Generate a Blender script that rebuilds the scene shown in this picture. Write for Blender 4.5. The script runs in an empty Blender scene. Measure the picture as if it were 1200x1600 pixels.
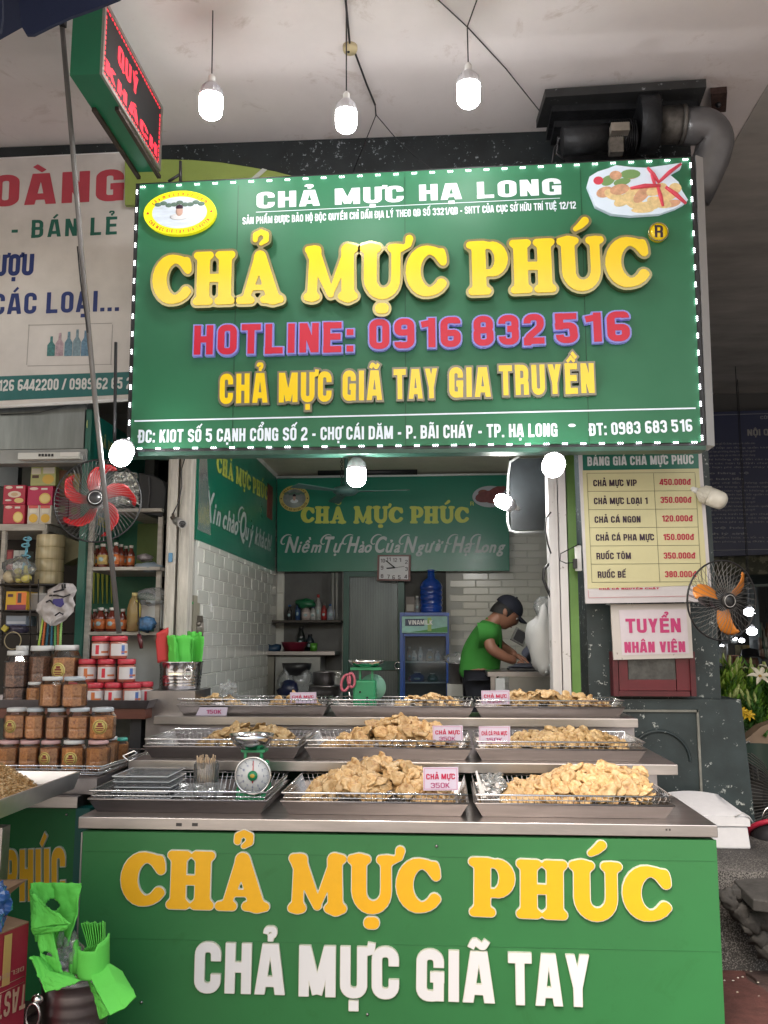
import bpy, bmesh, math, random, unicodedata
import numpy as np
from mathutils import Vector, Matrix, noise
R = math.radians
PI = math.pi
random.seed(7)
SC = bpy.context.scene
COL = SC.collection

# ------------------------------------------------------------------ camera
CAM_H, FPX = 1.5, 1400.0                       # eye height, focal length in pixels of the 1200x1600 picture
PITCH, YAW = math.atan(200/FPX), math.atan(92/FPX)
cd = bpy.data.cameras.new('camera'); cam = bpy.data.objects.new('camera', cd); COL.objects.link(cam)
cd.sensor_fit = 'VERTICAL'; cd.sensor_height = 36; cd.sensor_width = 27; cd.lens = 36*FPX/1600
cd.clip_start = .05; cd.clip_end = 600
cam.location = (0, 0, CAM_H); cam.rotation_euler = (PI/2+PITCH, 0, YAW)
SC.camera = cam
# ------------------------------------------------------------------ world, sun, exposure
w = bpy.data.worlds.new('World'); SC.world = w; w.use_nodes = True
wn = w.node_tree.nodes; bg = wn['Background']
sky = wn.new('ShaderNodeTexSky'); sky.sky_type = 'NISHITA'; sky.sun_disc = False
sky.sun_elevation = R(52); sky.sun_rotation = R(200); sky.air_density = 1.6; sky.dust_density = 6; sky.ozone_density = .6
w.node_tree.links.new(sky.outputs[0], bg.inputs[0]); bg.inputs[1].default_value = .15
sd = bpy.data.lights.new('sun', 'SUN'); sun = bpy.data.objects.new('sun', sd); COL.objects.link(sun)
sd.energy = 1.0; sd.angle = R(25); sd.color = (1, .96, .9); sun.rotation_euler = (R(38), 0, R(-20))
SC.view_settings.view_transform = 'Standard'; SC.view_settings.look = 'None'
SC.view_settings.exposure = 1.15; SC.view_settings.gamma = 1; SC.view_settings.use_curve_mapping = False
try:
    SC.cycles.max_bounces = 7; SC.cycles.diffuse_bounces = 4; SC.cycles.transparent_max_bounces = 12
    SC.cycles.sample_clamp_indirect = 4; SC.cycles.caustics_reflective = False; SC.cycles.caustics_refractive = False
except Exception: pass

# ------------------------------------------------------------------ pixel -> place
CR = cam.rotation_euler.to_matrix()
def ray(px, py): return CR @ Vector(((px-600)/FPX, (800-py)/FPX, -1))
def P(px, py, Y):                               # the point on the plane y = Y seen at a pixel
    d = ray(px, py); t = Y/d.y
    return Vector((d.x*t, Y, CAM_H+d.z*t))
class Plane:
    def __init__(s, o, n): s.o = Vector(o); s.n = Vector(n).normalized()
    def hit(s, px, py):
        d = ray(px, py); c = Vector((0, 0, CAM_H)); return c+d*((s.o-c).dot(s.n)/d.dot(s.n))
def PZ(px, py, z):                              # the point at height z seen at a pixel
    d = ray(px, py); return Vector((0, 0, CAM_H))+d*((z-CAM_H)/d.z)
def YZ(px, py, z): return PZ(px, py, z).y
def PX(px, py, x): d = ray(px, py); return Vector((0, 0, CAM_H))+d*(x/d.x)
def Z(z): return Plane((0, 0, z), (0, 0, 1))

# ------------------------------------------------------------------ materials
MAT = {}
def M(name, col=(.5,.5,.5), rough=.6, metal=0, var=.0, vs=6, bump=0, bs=60, emit=0, coat=0, alpha=1, streak=None, trans=0, spec=None):
    if name in MAT: return MAT[name]
    m = bpy.data.materials.new(name); m.use_nodes = True; MAT[name] = m
    nt = m.node_tree; N = nt.nodes; L = nt.links; b = N['Principled BSDF']
    b.inputs['Base Color'].default_value = (*col, 1); b.inputs['Roughness'].default_value = rough; b.inputs['Metallic'].default_value = metal
    if coat: b.inputs['Coat Weight'].default_value = coat; b.inputs['Coat Roughness'].default_value = .12
    if spec is not None: b.inputs['Specular IOR Level'].default_value = spec
    if trans: b.inputs['Transmission Weight'].default_value = trans
    if alpha < 1: b.inputs['Alpha'].default_value = alpha
    if emit: b.inputs['Emission Color'].default_value = (*col, 1); b.inputs['Emission Strength'].default_value = emit
    tc = None
    if var or bump:
        tc = N.new('ShaderNodeTexCoord'); mp = N.new('ShaderNodeMapping'); L.new(tc.outputs['Object'], mp.inputs[0])
        if streak: mp.inputs['Scale'].default_value = streak
    if var:
        n = N.new('ShaderNodeTexNoise'); n.inputs['Scale'].default_value = vs; n.inputs['Detail'].default_value = 6
        n.inputs['Roughness'].default_value = .62; L.new(mp.outputs[0], n.inputs[0])
        r = N.new('ShaderNodeMapRange'); r.inputs[1].default_value = .3; r.inputs[2].default_value = .7
        r.inputs[3].default_value = 1-var; r.inputs[4].default_value = 1+var*.7; L.new(n.outputs[0], r.inputs[0])
        h = N.new('ShaderNodeVectorMath'); h.operation = 'SCALE'; h.inputs[0].default_value = col
        L.new(r.outputs[0], h.inputs['Scale']); L.new(h.outputs[0], b.inputs['Base Color'])
        r2 = N.new('ShaderNodeMapRange'); r2.inputs[3].default_value = min(1, rough*1.25); r2.inputs[4].default_value = rough*.75
        L.new(n.outputs[0], r2.inputs[0]); L.new(r2.outputs[0], b.inputs['Roughness'])
    if bump:
        n = N.new('ShaderNodeTexNoise'); n.inputs['Scale'].default_value = bs; n.inputs['Detail'].default_value = 5; L.new(mp.outputs[0], n.inputs[0])
        bb = N.new('ShaderNodeBump'); bb.inputs['Strength'].default_value = bump; bb.inputs['Distance'].default_value = .01
        L.new(n.outputs[0], bb.inputs['Height']); L.new(bb.outputs[0], b.inputs['Normal'])
    return m
def chips(name, base, chip, thr=.64, sc=22, rough=.5, mid=None):      # flaking paint: chips of a paler coat show through
    m = bpy.data.materials.new(name); m.use_nodes = True; MAT[name] = m
    nt = m.node_tree; N = nt.nodes; L = nt.links; b = N['Principled BSDF']
    tc = N.new('ShaderNodeTexCoord')
    n1 = N.new('ShaderNodeTexNoise'); n1.inputs['Scale'].default_value = sc; n1.inputs['Detail'].default_value = 7; n1.inputs['Roughness'].default_value = .7
    n2 = N.new('ShaderNodeTexNoise'); n2.inputs['Scale'].default_value = 2.2; n2.inputs['Detail'].default_value = 3
    n3 = N.new('ShaderNodeTexNoise'); n3.inputs['Scale'].default_value = 5; n3.inputs['Detail'].default_value = 8
    for n in (n1, n2, n3): L.new(tc.outputs['Object'], n.inputs[0])
    a = N.new('ShaderNodeMath'); a.operation = 'MULTIPLY_ADD'; a.inputs[1].default_value = .35; L.new(n2.outputs[0], a.inputs[0]); L.new(n1.outputs[0], a.inputs[2])
    r = N.new('ShaderNodeMapRange'); r.inputs[1].default_value = thr+.16; r.inputs[2].default_value = thr+.2; L.new(a.outputs[0], r.inputs[0])
    mx0 = N.new('ShaderNodeMix'); mx0.data_type = 'RGBA'; mx0.inputs[6].default_value = (*base, 1); mx0.inputs[7].default_value = (*(mid or [c*1.9+.01 for c in base]), 1)
    r3 = N.new('ShaderNodeMapRange'); r3.inputs[1].default_value = .35; r3.inputs[2].default_value = .8; L.new(n3.outputs[0], r3.inputs[0]); L.new(r3.outputs[0], mx0.inputs[0])
    mx = N.new('ShaderNodeMix'); mx.data_type = 'RGBA'; mx.inputs[7].default_value = (*chip, 1); L.new(mx0.outputs[2], mx.inputs[6]); L.new(r.outputs[0], mx.inputs[0])
    L.new(mx.outputs[2], b.inputs['Base Color']); b.inputs['Roughness'].default_value = rough
    bb = N.new('ShaderNodeBump'); bb.inputs['Strength'].default_value = .35; bb.inputs['Distance'].default_value = .004; L.new(a.outputs[0], bb.inputs['Height']); L.new(bb.outputs[0], b.inputs['Normal'])
    return m
def clear(name, tint=(1,1,1), dens=.12, rough=.08):                   # thin clear plastic or glass
    m = bpy.data.materials.new(name); m.use_nodes = True; MAT[name] = m
    nt = m.node_tree; N = nt.nodes; L = nt.links; N.remove(N['Principled BSDF'])
    t = N.new('ShaderNodeBsdfTransparent'); t.inputs[0].default_value = (*tint, 1)
    g = N.new('ShaderNodeBsdfGlossy'); g.inputs['Roughness'].default_value = rough
    d = N.new('ShaderNodeBsdfDiffuse'); d.inputs[0].default_value = (*[min(1, c*.9) for c in tint], 1)
    lw = N.new('ShaderNodeLayerWeight'); lw.inputs[0].default_value = .35
    m1 = N.new('ShaderNodeMixShader'); L.new(lw.outputs[0], m1.inputs[0]); L.new(t.outputs[0], m1.inputs[1]); L.new(g.outputs[0], m1.inputs[2])
    m2 = N.new('ShaderNodeMixShader'); m2.inputs[0].default_value = dens; L.new(m1.outputs[0], m2.inputs[1]); L.new(d.outputs[0], m2.inputs[2])
    L.new(m2.outputs[0], N['Material Output'].inputs[0]); return m
GREEN = M('sign_green', (.022,.165,.078), .5, var=.05, vs=3)
CGREEN = M('counter_green', (.030,.165,.052), .40, var=.10, vs=1.8, bump=.06, bs=5)
DGREEN = M('inner_sign_green', (.006,.17,.105), .3, var=.08, vs=2)
STEEL = M('steel', (.56,.54,.54), .28, 1, var=.18, vs=9, streak=(.4,3,3), bump=.04, bs=30)
STEELD = M('worn_steel', (.34,.32,.33), .34, 1, var=.22, vs=7, bump=.05, bs=25)
CHROME = M('chrome', (.72,.72,.73), .16, 1)
BLACK = M('black_plastic', (.012,.012,.014), .4)
WHITE = M('white_paint', (.78,.78,.78), .5, var=.05)
DARK = M('dark_metal', (.045,.045,.05), .45, .6, var=.2)
YEL = M('yellow_letter', (.84,.58,.005), .3, emit=.10, coat=.5)
GOLD = M('gold_letter', (.80,.42,.012), .45, var=.03)
RIM = M('letter_rim', (.34,.30,.16), .25, .85)
BULB = M('bulb_glow', (1,.99,.96), .4, emit=38)
BULBI = M('bulb_glow_inside', (1,.99,.96), .4, emit=110)
BULBBODY = M('bulb_body', (.62,.62,.68), .4)
WOODW = M('weathered_white_wood', (.50,.47,.42), .75, var=.3, vs=5, streak=(6,6,.8), bump=.3, bs=30)
PRINTW = M('white_print', (.72,.80,.90), .6, emit=.12)  # slight glow put into the print as a backlit sheen
REDP = M('red_print', (.55,.015,.04), .5)
BLKP = M('black_print', (.03,.012,.03), .5)
PEEL = chips('flaking_dark_paint', (.014,.024,.027), (.42,.45,.44), .622, 27)
PEELB = chips('flaking_beam_paint', (.006,.010,.012), (.26,.29,.31), .645, 38)
CLEAR = clear('clear_plastic', (.97,.97,.97), .02, .12)
FILM = clear('plastic_film', (.93,.95,.96), .13, .16)

# ------------------------------------------------------------------ mesh building
class MB:
    def __init__(s): s.v = []; s.f = []; s.sm = []
    def add(s, vs, fs, smooth=False):
        o = len(s.v); s.v += [tuple(v) for v in vs]; s.f += [tuple(i+o for i in f) for f in fs]; s.sm += [smooth]*len(fs); return s
    def box(s, c, d, rot=None, taper=1):
        vs = []
        for z in (-.5, .5):
            k = taper if z > 0 else 1
            for x, y in ((-.5,-.5),(.5,-.5),(.5,.5),(-.5,.5)):
                v = Vector((x*d[0]*k, y*d[1]*k, z*d[2]))
                if rot is not None: v = rot @ v
                vs.append(v+Vector(c))
        return s.add(vs, [(3,2,1,0),(4,5,6,7),(0,1,5,4),(1,2,6,5),(2,3,7,6),(3,0,4,7)])
    def bbox(s, a, b):
        a = Vector(a); b = Vector(b); return s.box((a+b)/2, [abs(x) for x in (b-a)])
    def pbox(s, x0, y0, x1, y1, Y, d, e=0):      # a box whose front covers a rectangle of the picture at depth Y
        a = P(x0, (y0+y1)/2, Y); b = P(x1, (y0+y1)/2, Y); t = P((x0+x1)/2, y0, Y).z; u = P((x0+x1)/2, y1, Y).z
        return s.bbox((a.x, Y, u), (b.x, Y+d, t))
    def prism(s, quad, off):                      # quad: any polygon in 3D, extruded by a vector
        n = len(quad); q = [Vector(p) for p in quad]; off = Vector(off)
        return s.add(q+[p+off for p in q], [tuple(range(n)), tuple(range(2*n-1, n-1, -1))]+[(i, n+i, n+(i+1)%n, (i+1)%n) for i in range(n)])
    def tube(s, pts, r, n=8, cap=True, smooth=True):
        pts = [Vector(p) for p in pts]; rs = r if isinstance(r, (list, tuple)) else [r]*len(pts)
        base = len(s.v); up = None; vs = []; m = len(pts)
        for i, p in enumerate(pts):
            t = (pts[min(i+1, m-1)]-pts[max(i-1, 0)]).normalized()
            if up is None: up = Vector((0,0,1)) if abs(t.z) < .9 else Vector((1,0,0))
            a = (up-t*up.dot(t))
            if a.length < 1e-5: a = t.orthogonal()
            a.normalize(); b = t.cross(a); up = a
            for k in range(n): th = 2*PI*k/n; vs.append(p+(a*math.cos(th)+b*math.sin(th))*rs[i])
        fs = [(i*n+k, i*n+(k+1)%n, (i+1)*n+(k+1)%n, (i+1)*n+k) for i in range(m-1) for k in range(n)]
        s.add(vs, fs, smooth)
        if cap: s.add([], []); s.f += [tuple(base+k for k in range(n-1, -1, -1)), tuple(base+(m-1)*n+k for k in range(n))]; s.sm += [False, False]
        return s
    def ring(s, c, rad, r, axis='z', n=32, m=6, rot=None, arc=2*PI, sx=1, sy=1):
        pts = []
        for k in range(n+1):
            t = arc*k/n; u, v = math.cos(t)*rad*sx, math.sin(t)*rad*sy
            p = {'z': Vector((u, v, 0)), 'y': Vector((u, 0, v)), 'x': Vector((0, u, v))}[axis]
            if rot is not None: p = rot @ p
            pts.append(p+Vector(c))
        return s.tube(pts, r, m, cap=False)
    def lathe(s, prof, c=(0,0,0), n=20, axis=None, smooth=True, flat=1):
        vs = []; c = Vector(c); Rm = axis if axis is not None else Matrix.Identity(3)
        for (r, z) in prof:
            for k in range(n): t = 2*PI*(k+.5)/n; vs.append(Rm @ Vector((r*math.cos(t), r*math.sin(t)*flat, z))+c)
        m = len(prof)
        s.add(vs, [(i*n+k, i*n+(k+1)%n, (i+1)*n+(k+1)%n, (i+1)*n+k) for i in range(m-1) for k in range(n)], smooth)
        b = len(s.v)-m*n
        if prof[0][0] > 1e-6: s.f.append(tuple(b+k for k in range(n-1, -1, -1))); s.sm.append(False)
        if prof[-1][0] > 1e-6: s.f.append(tuple(b+(m-1)*n+k for k in range(n))); s.sm.append(False)
        return s
    def ball(s, c, r, n=10, m=6, amp=0, seed=0):
        r = Vector(r) if isinstance(r, (tuple, list, Vector)) else Vector((r, r, r)); vs = []
        for i in range(m+1):
            ph = PI*i/m
            for k in range(n):
                t = 2*PI*k/n; d = Vector((math.sin(ph)*math.cos(t), math.sin(ph)*math.sin(t), math.cos(ph)))
                q = 1+amp*noise.noise(d*1.7+Vector((seed, seed*.7, 0))) if amp else 1
                vs.append(Vector((d.x*r.x, d.y*r.y, d.z*r.z))*q+Vector(c))
        return s.add(vs, [(i*n+k, (i+1)*n+k, (i+1)*n+(k+1)%n, i*n+(k+1)%n) for i in range(m) for k in range(n)], True)
    def sheet(s, fn, nu, nv, smooth=True):        # fn(u, v) -> point
        vs = [fn(i/nu, j/nv) for j in range(nv+1) for i in range(nu+1)]; W = nu+1
        return s.add(vs, [(j*W+i, j*W+i+1, (j+1)*W+i+1, (j+1)*W+i) for j in range(nv) for i in range(nu)], smooth)
    def mesh(s, name, off=Vector((0,0,0))):
        me = bpy.data.meshes.new(name); me.from_pydata([(v[0]-off[0], v[1]-off[1], v[2]-off[2]) for v in s.v], [], s.f)
        me.polygons.foreach_set('use_smooth', s.sm); me.update(); return me
ROOT = {}
def off_of(o):
    while o.parent: o = o.parent
    return ROOT.get(o.name, Vector((0,0,0)))
def tag(o, label=None, cat=None, group=None, kind=None):
    if label: o['label'] = label
    if cat: o['category'] = cat
    if group: o['group'] = group
    if kind: o['kind'] = kind
    return o
def thing(name, label, cat, loc=(0,0,0), rot=(0,0,0), group=None):
    o = bpy.data.objects.new(name, None); COL.objects.link(o); o.location = loc; o.rotation_euler = rot; o.empty_display_size = .05
    ROOT[o.name] = Vector(loc) if tuple(rot) == (0,0,0) else Vector((0,0,0))
    return tag(o, label, cat, group)
def setmat(me, mats):
    for m in (mats if isinstance(mats, (list, tuple)) else [mats]): me.materials.append(m)
def part(name, mb, mat, parent=None, label=None, kind=None, bevel=0, local=False):
    off = Vector((0,0,0)) if (parent is None or local) else off_of(parent)
    me = mb.mesh(name, off) if isinstance(mb, MB) else mb
    if not me.materials: setmat(me, mat)
    o = bpy.data.objects.new(name, me); COL.objects.link(o); o.parent = parent
    if bevel:
        b = o.modifiers.new('bevel', 'BEVEL'); b.width = bevel; b.segments = 2; b.limit_method = 'ANGLE'
    return tag(o, label, None, None, kind)
def solo(name, mb, mat, label, cat, group=None, bevel=0, kind=None):       # a thing that is one mesh, origin at its own base
    xs = [v[0] for v in mb.v]; ys = [v[1] for v in mb.v]; zs = [v[2] for v in mb.v]
    off = Vector(((min(xs)+max(xs))/2, (min(ys)+max(ys))/2, min(zs)))
    me = mb.mesh(name, off); setmat(me, mat); o = bpy.data.objects.new(name, me); COL.objects.link(o); o.location = off; ROOT[o.name] = off
    if bevel:
        b = o.modifiers.new('bevel', 'BEVEL'); b.width = bevel; b.segments = 2; b.limit_method = 'ANGLE'
    return tag(o, label, cat, group, kind)
def struct(name, mb, mat):
    o = part(name, mb, mat); o['kind'] = 'structure'; return o
def copy_tree(o, loc=None, rot=None, label=None, parent=None, scale=None):
    c = o.copy(); COL.objects.link(c); c.parent = parent
    if loc is not None: c.location = loc
    if rot is not None: c.rotation_euler = rot
    if scale is not None: c.scale = scale
    if label: c['label'] = label
    for ch in list(o.children): copy_tree(ch, parent=c)
    return c

# ------------------------------------------------------------------ lettering: glyph outlines from distance fields
GW = .17                                                            # stroke width of the condensed gothic, cap height 1
def fillet(pts, closed=False):
    out = []; n = len(pts)
    for i, p in enumerate(pts):
        r = p[2] if len(p) > 2 else 0
        if r == 0 or (not closed and i in (0, n-1)): out.append((p[0], p[1])); continue
        a = Vector(pts[i-1][:2]); b = Vector(p[:2]); c = Vector(pts[(i+1)%n][:2])
        d1 = (a-b).normalized(); d2 = (c-b).normalized(); q1 = b+d1*r; q2 = b+d2*r
        for k in range(7):
            t = k/6; e = q1.lerp(b, t).lerp(b.lerp(q2, t), t)*.5 + (b+(d1+d2)*r-(d1*math.sin(t*PI/2)+d2*math.cos(t*PI/2))*r)*.5
            out.append((e.x, e.y))
    if closed: out.append(out[0])
    return out
def seg_box(X, Y, a, b, hw, e0, e1):
    dx, dy = b[0]-a[0], b[1]-a[1]; L = math.hypot(dx, dy) or 1e-6; ux, uy = dx/L, dy/L
    t = (X-a[0])*ux+(Y-a[1])*uy; n = abs(-(X-a[0])*uy+(Y-a[1])*ux)
    return np.maximum(n-hw, np.maximum(-e0-t, t-L-e1))
def seg_cap(X, Y, a, b, r0, r1):
    dx, dy = b[0]-a[0], b[1]-a[1]; L2 = dx*dx+dy*dy or 1e-9
    t = np.clip(((X-a[0])*dx+(Y-a[1])*dy)/L2, 0, 1)
    return np.hypot(X-a[0]-t*dx, Y-a[1]-t*dy)-(r0+(r1-r0)*t)
def stroke(X, Y, pts, w, closed=False):
    q = [p for i, p in enumerate(fillet(pts, closed))]; q = [p for i, p in enumerate(q) if i == 0 or math.hypot(p[0]-q[i-1][0], p[1]-q[i-1][1]) > 1e-4]
    d = np.full(X.shape, 9.); n = len(q)
    for i in range(n-1):
        def ext(j0, j1, j2):
            a = Vector(q[j1])-Vector(q[j0]); b = Vector(q[j2])-Vector(q[j1])
            if a.length < 1e-6 or b.length < 1e-6: return 0
            th = min(abs(a.angle(b)), R(100)); return w/2*math.tan(th/2)
        e0 = ext(i-1, i, i+1) if i > 0 else (ext(n-2, 0, 1) if closed else 0)
        e1 = ext(i, i+1, i+2) if i < n-2 else (ext(n-2, n-1, 1) if closed else 0)
        d = np.minimum(d, seg_box(X, Y, q[i], q[i+1], w/2, e0+(.008 if i > 0 or closed else 0), e1+(.008 if i < n-2 or closed else 0)))
    return d
def gothic(ch, w=GW, W=.53):                                         # -> list of (points, closed), width, clip diagonals
    l, r, b, t = w/2, W-w/2, w*.44, 1-w*.44; c = W/2; k = min(.17, (W-w)/2-.004); m = .52
    o = lambda *p: (list(p), False)
    G = {
     'C': [o((r,.64),(r,t,k),(l,t,k),(l,b,k),(r,b,k),(r,.36))],
     'G': [o((r,.66),(r,t,k),(l,t,k),(l,b,k),(r-.02,b,k*.6),(r,.2)), o((r,0),(r,.46),(c+.01,.46))],
     'O': [([(l,b,k),(r,b,k),(r,t,k),(l,t,k)], True)], '0': [([(l,b,k),(r,b,k),(r,t,k),(l,t,k)], True)],
     'Q': [([(l,b,k),(r,b,k),(r,t,k),(l,t,k)], True), o((c+.03,.24),(W,-.04))],
     'U': [o((l,1),(l,b,k),(r,b,k),(r,1))], 'H': [o((l,0),(l,1)), o((r,0),(r,1)), o((l,.52),(r,.52))],
     'I': [o((l,0),(l,1))], 'L': [o((l,1),(l,b),(W-.05,b))], 'E': [o((W-.04,t),(l,t),(l,b),(W-.04,b)), o((l,.52),(W-.07,.52))],
     'F': [o((W-.04,t),(l,t),(l,0)), o((l,.52),(W-.07,.52))],
     'T': [o((0,t),(W,t)), o((c,t),(c,0))], 'P': [o((l,0),(l,t),(r,t,k),(r,.43,k),(l,.43))],
     'R': [o((l,0),(l,t),(r,t,k),(r,.46,k),(l,.46)), o((l,.46),(r,.46,.1),(r,0))],
     'B': [([(l,b),(r,b,k),(r,.52,.1),(l,.52)], True), ([(l,.52),(r-.01,.52,.1),(r-.01,t,k),(l,t)], True)],
     'D': [([(l,b),(r,b,k),(r,t,k),(l,t)], True)], 'Đ': [([(l,b),(r,b,k),(r,t,k),(l,t)], True), o((-.07,.5),(.26,.5))],
     'đ': [([(l,b,k),(r,b,k),(r,.66,k),(l,.66,k)], True), o((r,0),(r,1)), o((c,.84),(W+.08,.84))],
     'S': [o((r,.7),(r,t,k),(l,t,k),(l,.54,.15),(r,.47,.15),(r,b,k),(l,b,k),(l,.3))],
     '5': [o((W-.03,t),(l,t),(l,.58),(r-.03,.6,.14),(r,b,k),(l,b,k),(l,.28))],
     '2': [o((l,.7),(l,t,k),(r,t,k),(r,.56,.12),(l,.2,.12),(l,b),(W,b))],
     '3': [o((l,.72),(l,t,k),(r,t,k),(r,.53,.1),(c-.04,.53)), o((c-.04,.53),(r,.53,.1),(r,b,k),(l,b,k),(l,.28))],
     '1': [o((W*.62,0),(W*.62,1)), o((W*.62,.84),(.06,.78))], '4': [o((r-.05,0),(r-.05,1)), o((r-.08,1),(.04,.24),(W,.24))],
     '6': [([(l,b,k),(r,b,k),(r,.47,.12),(l,.47,.12)], True), o((l,.36),(l,t,k),(r,t,.09),(r,.79))],
     '9': [([(l,.53,.12),(r,.53,.12),(r,t,k),(l,t,k)], True), o((r,.64),(r,b,k),(l,b,.09),(l,.21))],
     '8': [([(l,b,k),(r,b,k),(r,.52,.12),(l,.52,.12)], True), ([(l+.01,.52,.12),(r-.01,.52,.12),(r-.01,t,k),(l+.01,t,k)], True)],
     '7': [o((0,t),(r,t),(c-.06,-.05))], ':': [o((l,0),(l,.2)), o((l,.56),(l,.76))], '.': [o((l,0),(l,.18))],
     '-': [o((.02,.42),(.30,.42))], '/': [o((.0,-.1),(.36,1.1))], '*': [o((.12,.62),(.12,.98)), o((-.03,.71),(.27,.89)), o((-.03,.89),(.27,.71))],
     'X': [o((l-.02,-.1),(r+.02,1.1)), o((l-.02,1.1),(r+.02,-.1))], 'K': [o((l,0),(l,1)), o((l+.03,.38),(r+.05,1.1)), o((l+.12,.56),(r+.05,-.1))],
     'V': [o((l-.03,1.1),(c,-.05),(r+.03,1.1))][:0]+[o((l-.02,1.1),(c,-.1)), o((c,-.1),(r+.02,1.1))],
     'Y': [o((l-.02,1.1),(c,.36)), o((r+.02,1.1),(c,.36)), o((c,.46),(c,0))],
     'A': [o((l-.03,-.1),(c-.045,1.1)), o((r+.03,-.1),(c+.045,1.1)), o((l+.05,.25),(r-.05,.25))],
     'N': [o((l,0),(l,1)), o((r,0),(r,1)), o((l-.01,1.1),(r+.01,-.1))],
     'M': [o((l,0),(l,1)), o((r+.2,0),(r+.2,1)), o((l,1.12),(c+.1,.05)), o((c+.1,.05),(r+.2,1.12))], 'W': [],
    }
    Wd = {'I': w, ':': w, '.': w, 'M': W+.2, '-': .32, '/': .36, '1': W*.8, '*': .25, 'A': W+.05, 'Y': W+.03, 'L': W-.04, 'E': W-.03}.get(ch, W)
    if ch == 'A': G['A'] = [o((l-.03,-.1),(c+.025-.05,1.1)), o((r+.08,-.1),(c+.025+.05,1.1)), o((l+.05,.25),(r,.25))]
    return G.get(ch, []), Wd
def marks_gothic(X, Y, mk, cx, W, w, top):
    s = w*.62
    if mk == '\u0300': return stroke(X, Y, [(cx-.12, top+.24), (cx+.06, top+.05)], s)
    if mk == '\u0301': return stroke(X, Y, [(cx+.13, top+.26), (cx-.05, top+.05)], s)
    if mk == '\u0302': return stroke(X, Y, [(cx-.15, top+.05), (cx, top+.19), (cx+.15, top+.05)], s*.9)
    if mk == '\u0306': return stroke(X, Y, [(cx-.13, top+.22), (cx-.11, top+.08, .07), (cx+.11, top+.08, .07), (cx+.13, top+.22)], s*.9)
    if mk == '\u0303': return stroke(X, Y, [(cx-.16, top+.06), (cx-.09, top+.2, .05), (cx+.08, top+.07, .05), (cx+.16, top+.2)], s)
    if mk == '\u0309': return stroke(X, Y, [(cx-.1, top+.2), (cx-.08, top+.29, .04), (cx+.08, top+.29, .06), (cx+.07, top+.17, .04), (cx, top+.14), (cx, top+.05)], s*.85)
    if mk == '\u031b': return stroke(X, Y, [(W-w*.2, .9), (W+.08, .93), (W+.1, 1.08)], w*.75)
    if mk == '\u0323': return stroke(X, Y, [(cx-.09, -.17), (cx+.09, -.17)], w*1.0)
def smin(a, b, k=.05):
    h = np.clip(.5+.5*(b-a)/k, 0, 1); return b*(1-h)+a*h-k*h*(1-h)
def arcpts(cx, cy, rx, ry, a0, a1, n=14): return [(cx+rx*math.cos(R(a0+(a1-a0)*i/n)), cy+ry*math.sin(R(a0+(a1-a0)*i/n))) for i in range(n+1)]
def chain(X, Y, pts, rs):
    d = np.full(X.shape, 9.)
    for i in range(len(pts)-1): d = np.minimum(d, seg_cap(X, Y, pts[i], pts[i+1], rs[i], rs[i+1]))
    return d
def cooper(ch, X, Y):                                                # soft heavy slab-serif capitals
    def stem(x, hw, y0=.06, y1=.94): return seg_box(X, Y, (x, y0), (x, y1), hw, 0, 0)
    def serif(x0, x1, y, r=.078): return seg_cap(X, Y, (x0+r, y), (x1-r, y), r, r)
    if ch == 'C':
        p = arcpts(.43, .5, .29, .37, 42, 322, 20); rs = []
        for i in range(21):
            a = R(42+280*i/20); rs.append(.085+.065*max(0, -math.cos(a))**.8+.02*max(0, math.cos(a)))
        d = chain(X, Y, p, rs); d = smin(d, seg_cap(X, Y, (.67,.84), (.69,.66), .07, .082), .06); return smin(d, seg_cap(X, Y, (.64,.2), (.72,.27), .06, .045), .04), .78
    if ch == 'H':
        d = np.minimum(stem(.22, .135), stem(.64, .135)); d = np.minimum(d, seg_box(X, Y, (.22,.5), (.64,.5), .085, 0, 0))
        for y in (.078, .922):
            for x in (.22, .64): d = smin(d, serif(x-.205, x+.205, y), .05)
        return d, .86
    if ch == 'A':
        d = smin(seg_cap(X, Y, (.46,.86), (.20,.1), .12, .075), seg_cap(X, Y, (.46,.86), (.72,.1), .13, .13), .02)
        d = smin(d, seg_box(X, Y, (.25,.30), (.68,.30), .06, 0, 0), .03)
        d = smin(d, serif(.0, .38, .075), .05); return smin(d, serif(.46, .94, .078), .05), .94
    if ch == 'M':
        d = np.minimum(seg_cap(X, Y, (.2,.9), (.17,.08), .1, .1), seg_cap(X, Y, (.82,.9), (.84,.08), .13, .13))
        d = np.minimum(d, seg_cap(X, Y, (.2,.84), (.52,.12), .14, .075)); d = np.minimum(d, seg_cap(X, Y, (.82,.86), (.52,.12), .1, .06))
        d = smin(d, serif(.0, .33, .075), .05); d = smin(d, serif(.64, 1.04, .078), .05); d = smin(d, serif(.01, .34, .925), .05); return smin(d, serif(.72, 1.03, .925), .05), 1.04
    if ch == 'U':
        d = np.minimum(seg_cap(X, Y, (.21,.9), (.21,.38), .13, .13), seg_cap(X, Y, (.68,.9), (.68,.38), .095, .095))
        d = smin(d, chain(X, Y, arcpts(.445, .38, .235, .27, 180, 360, 12), [.13-.035*i/12-.0*i for i in range(13)]), .01)
        d = smin(d, serif(.0, .42, .925), .05); return smin(d, serif(.51, .86, .925), .05), .86
    if ch == 'P':
        d = stem(.23, .135); d = smin(d, serif(.02, .45, .078), .05); d = smin(d, serif(.0, .4, .925), .05)
        bowl = chain(X, Y, [(.25,.925)]+arcpts(.43, .655, .2, .25, 90, -90, 12)+[(.25,.40)], [.075]+[.075+.055*math.sin(PI*i/12) for i in range(13)]+[.07])
        return smin(d, bowl, .02), .76
    return np.full(X.shape, 9.), .4
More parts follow.
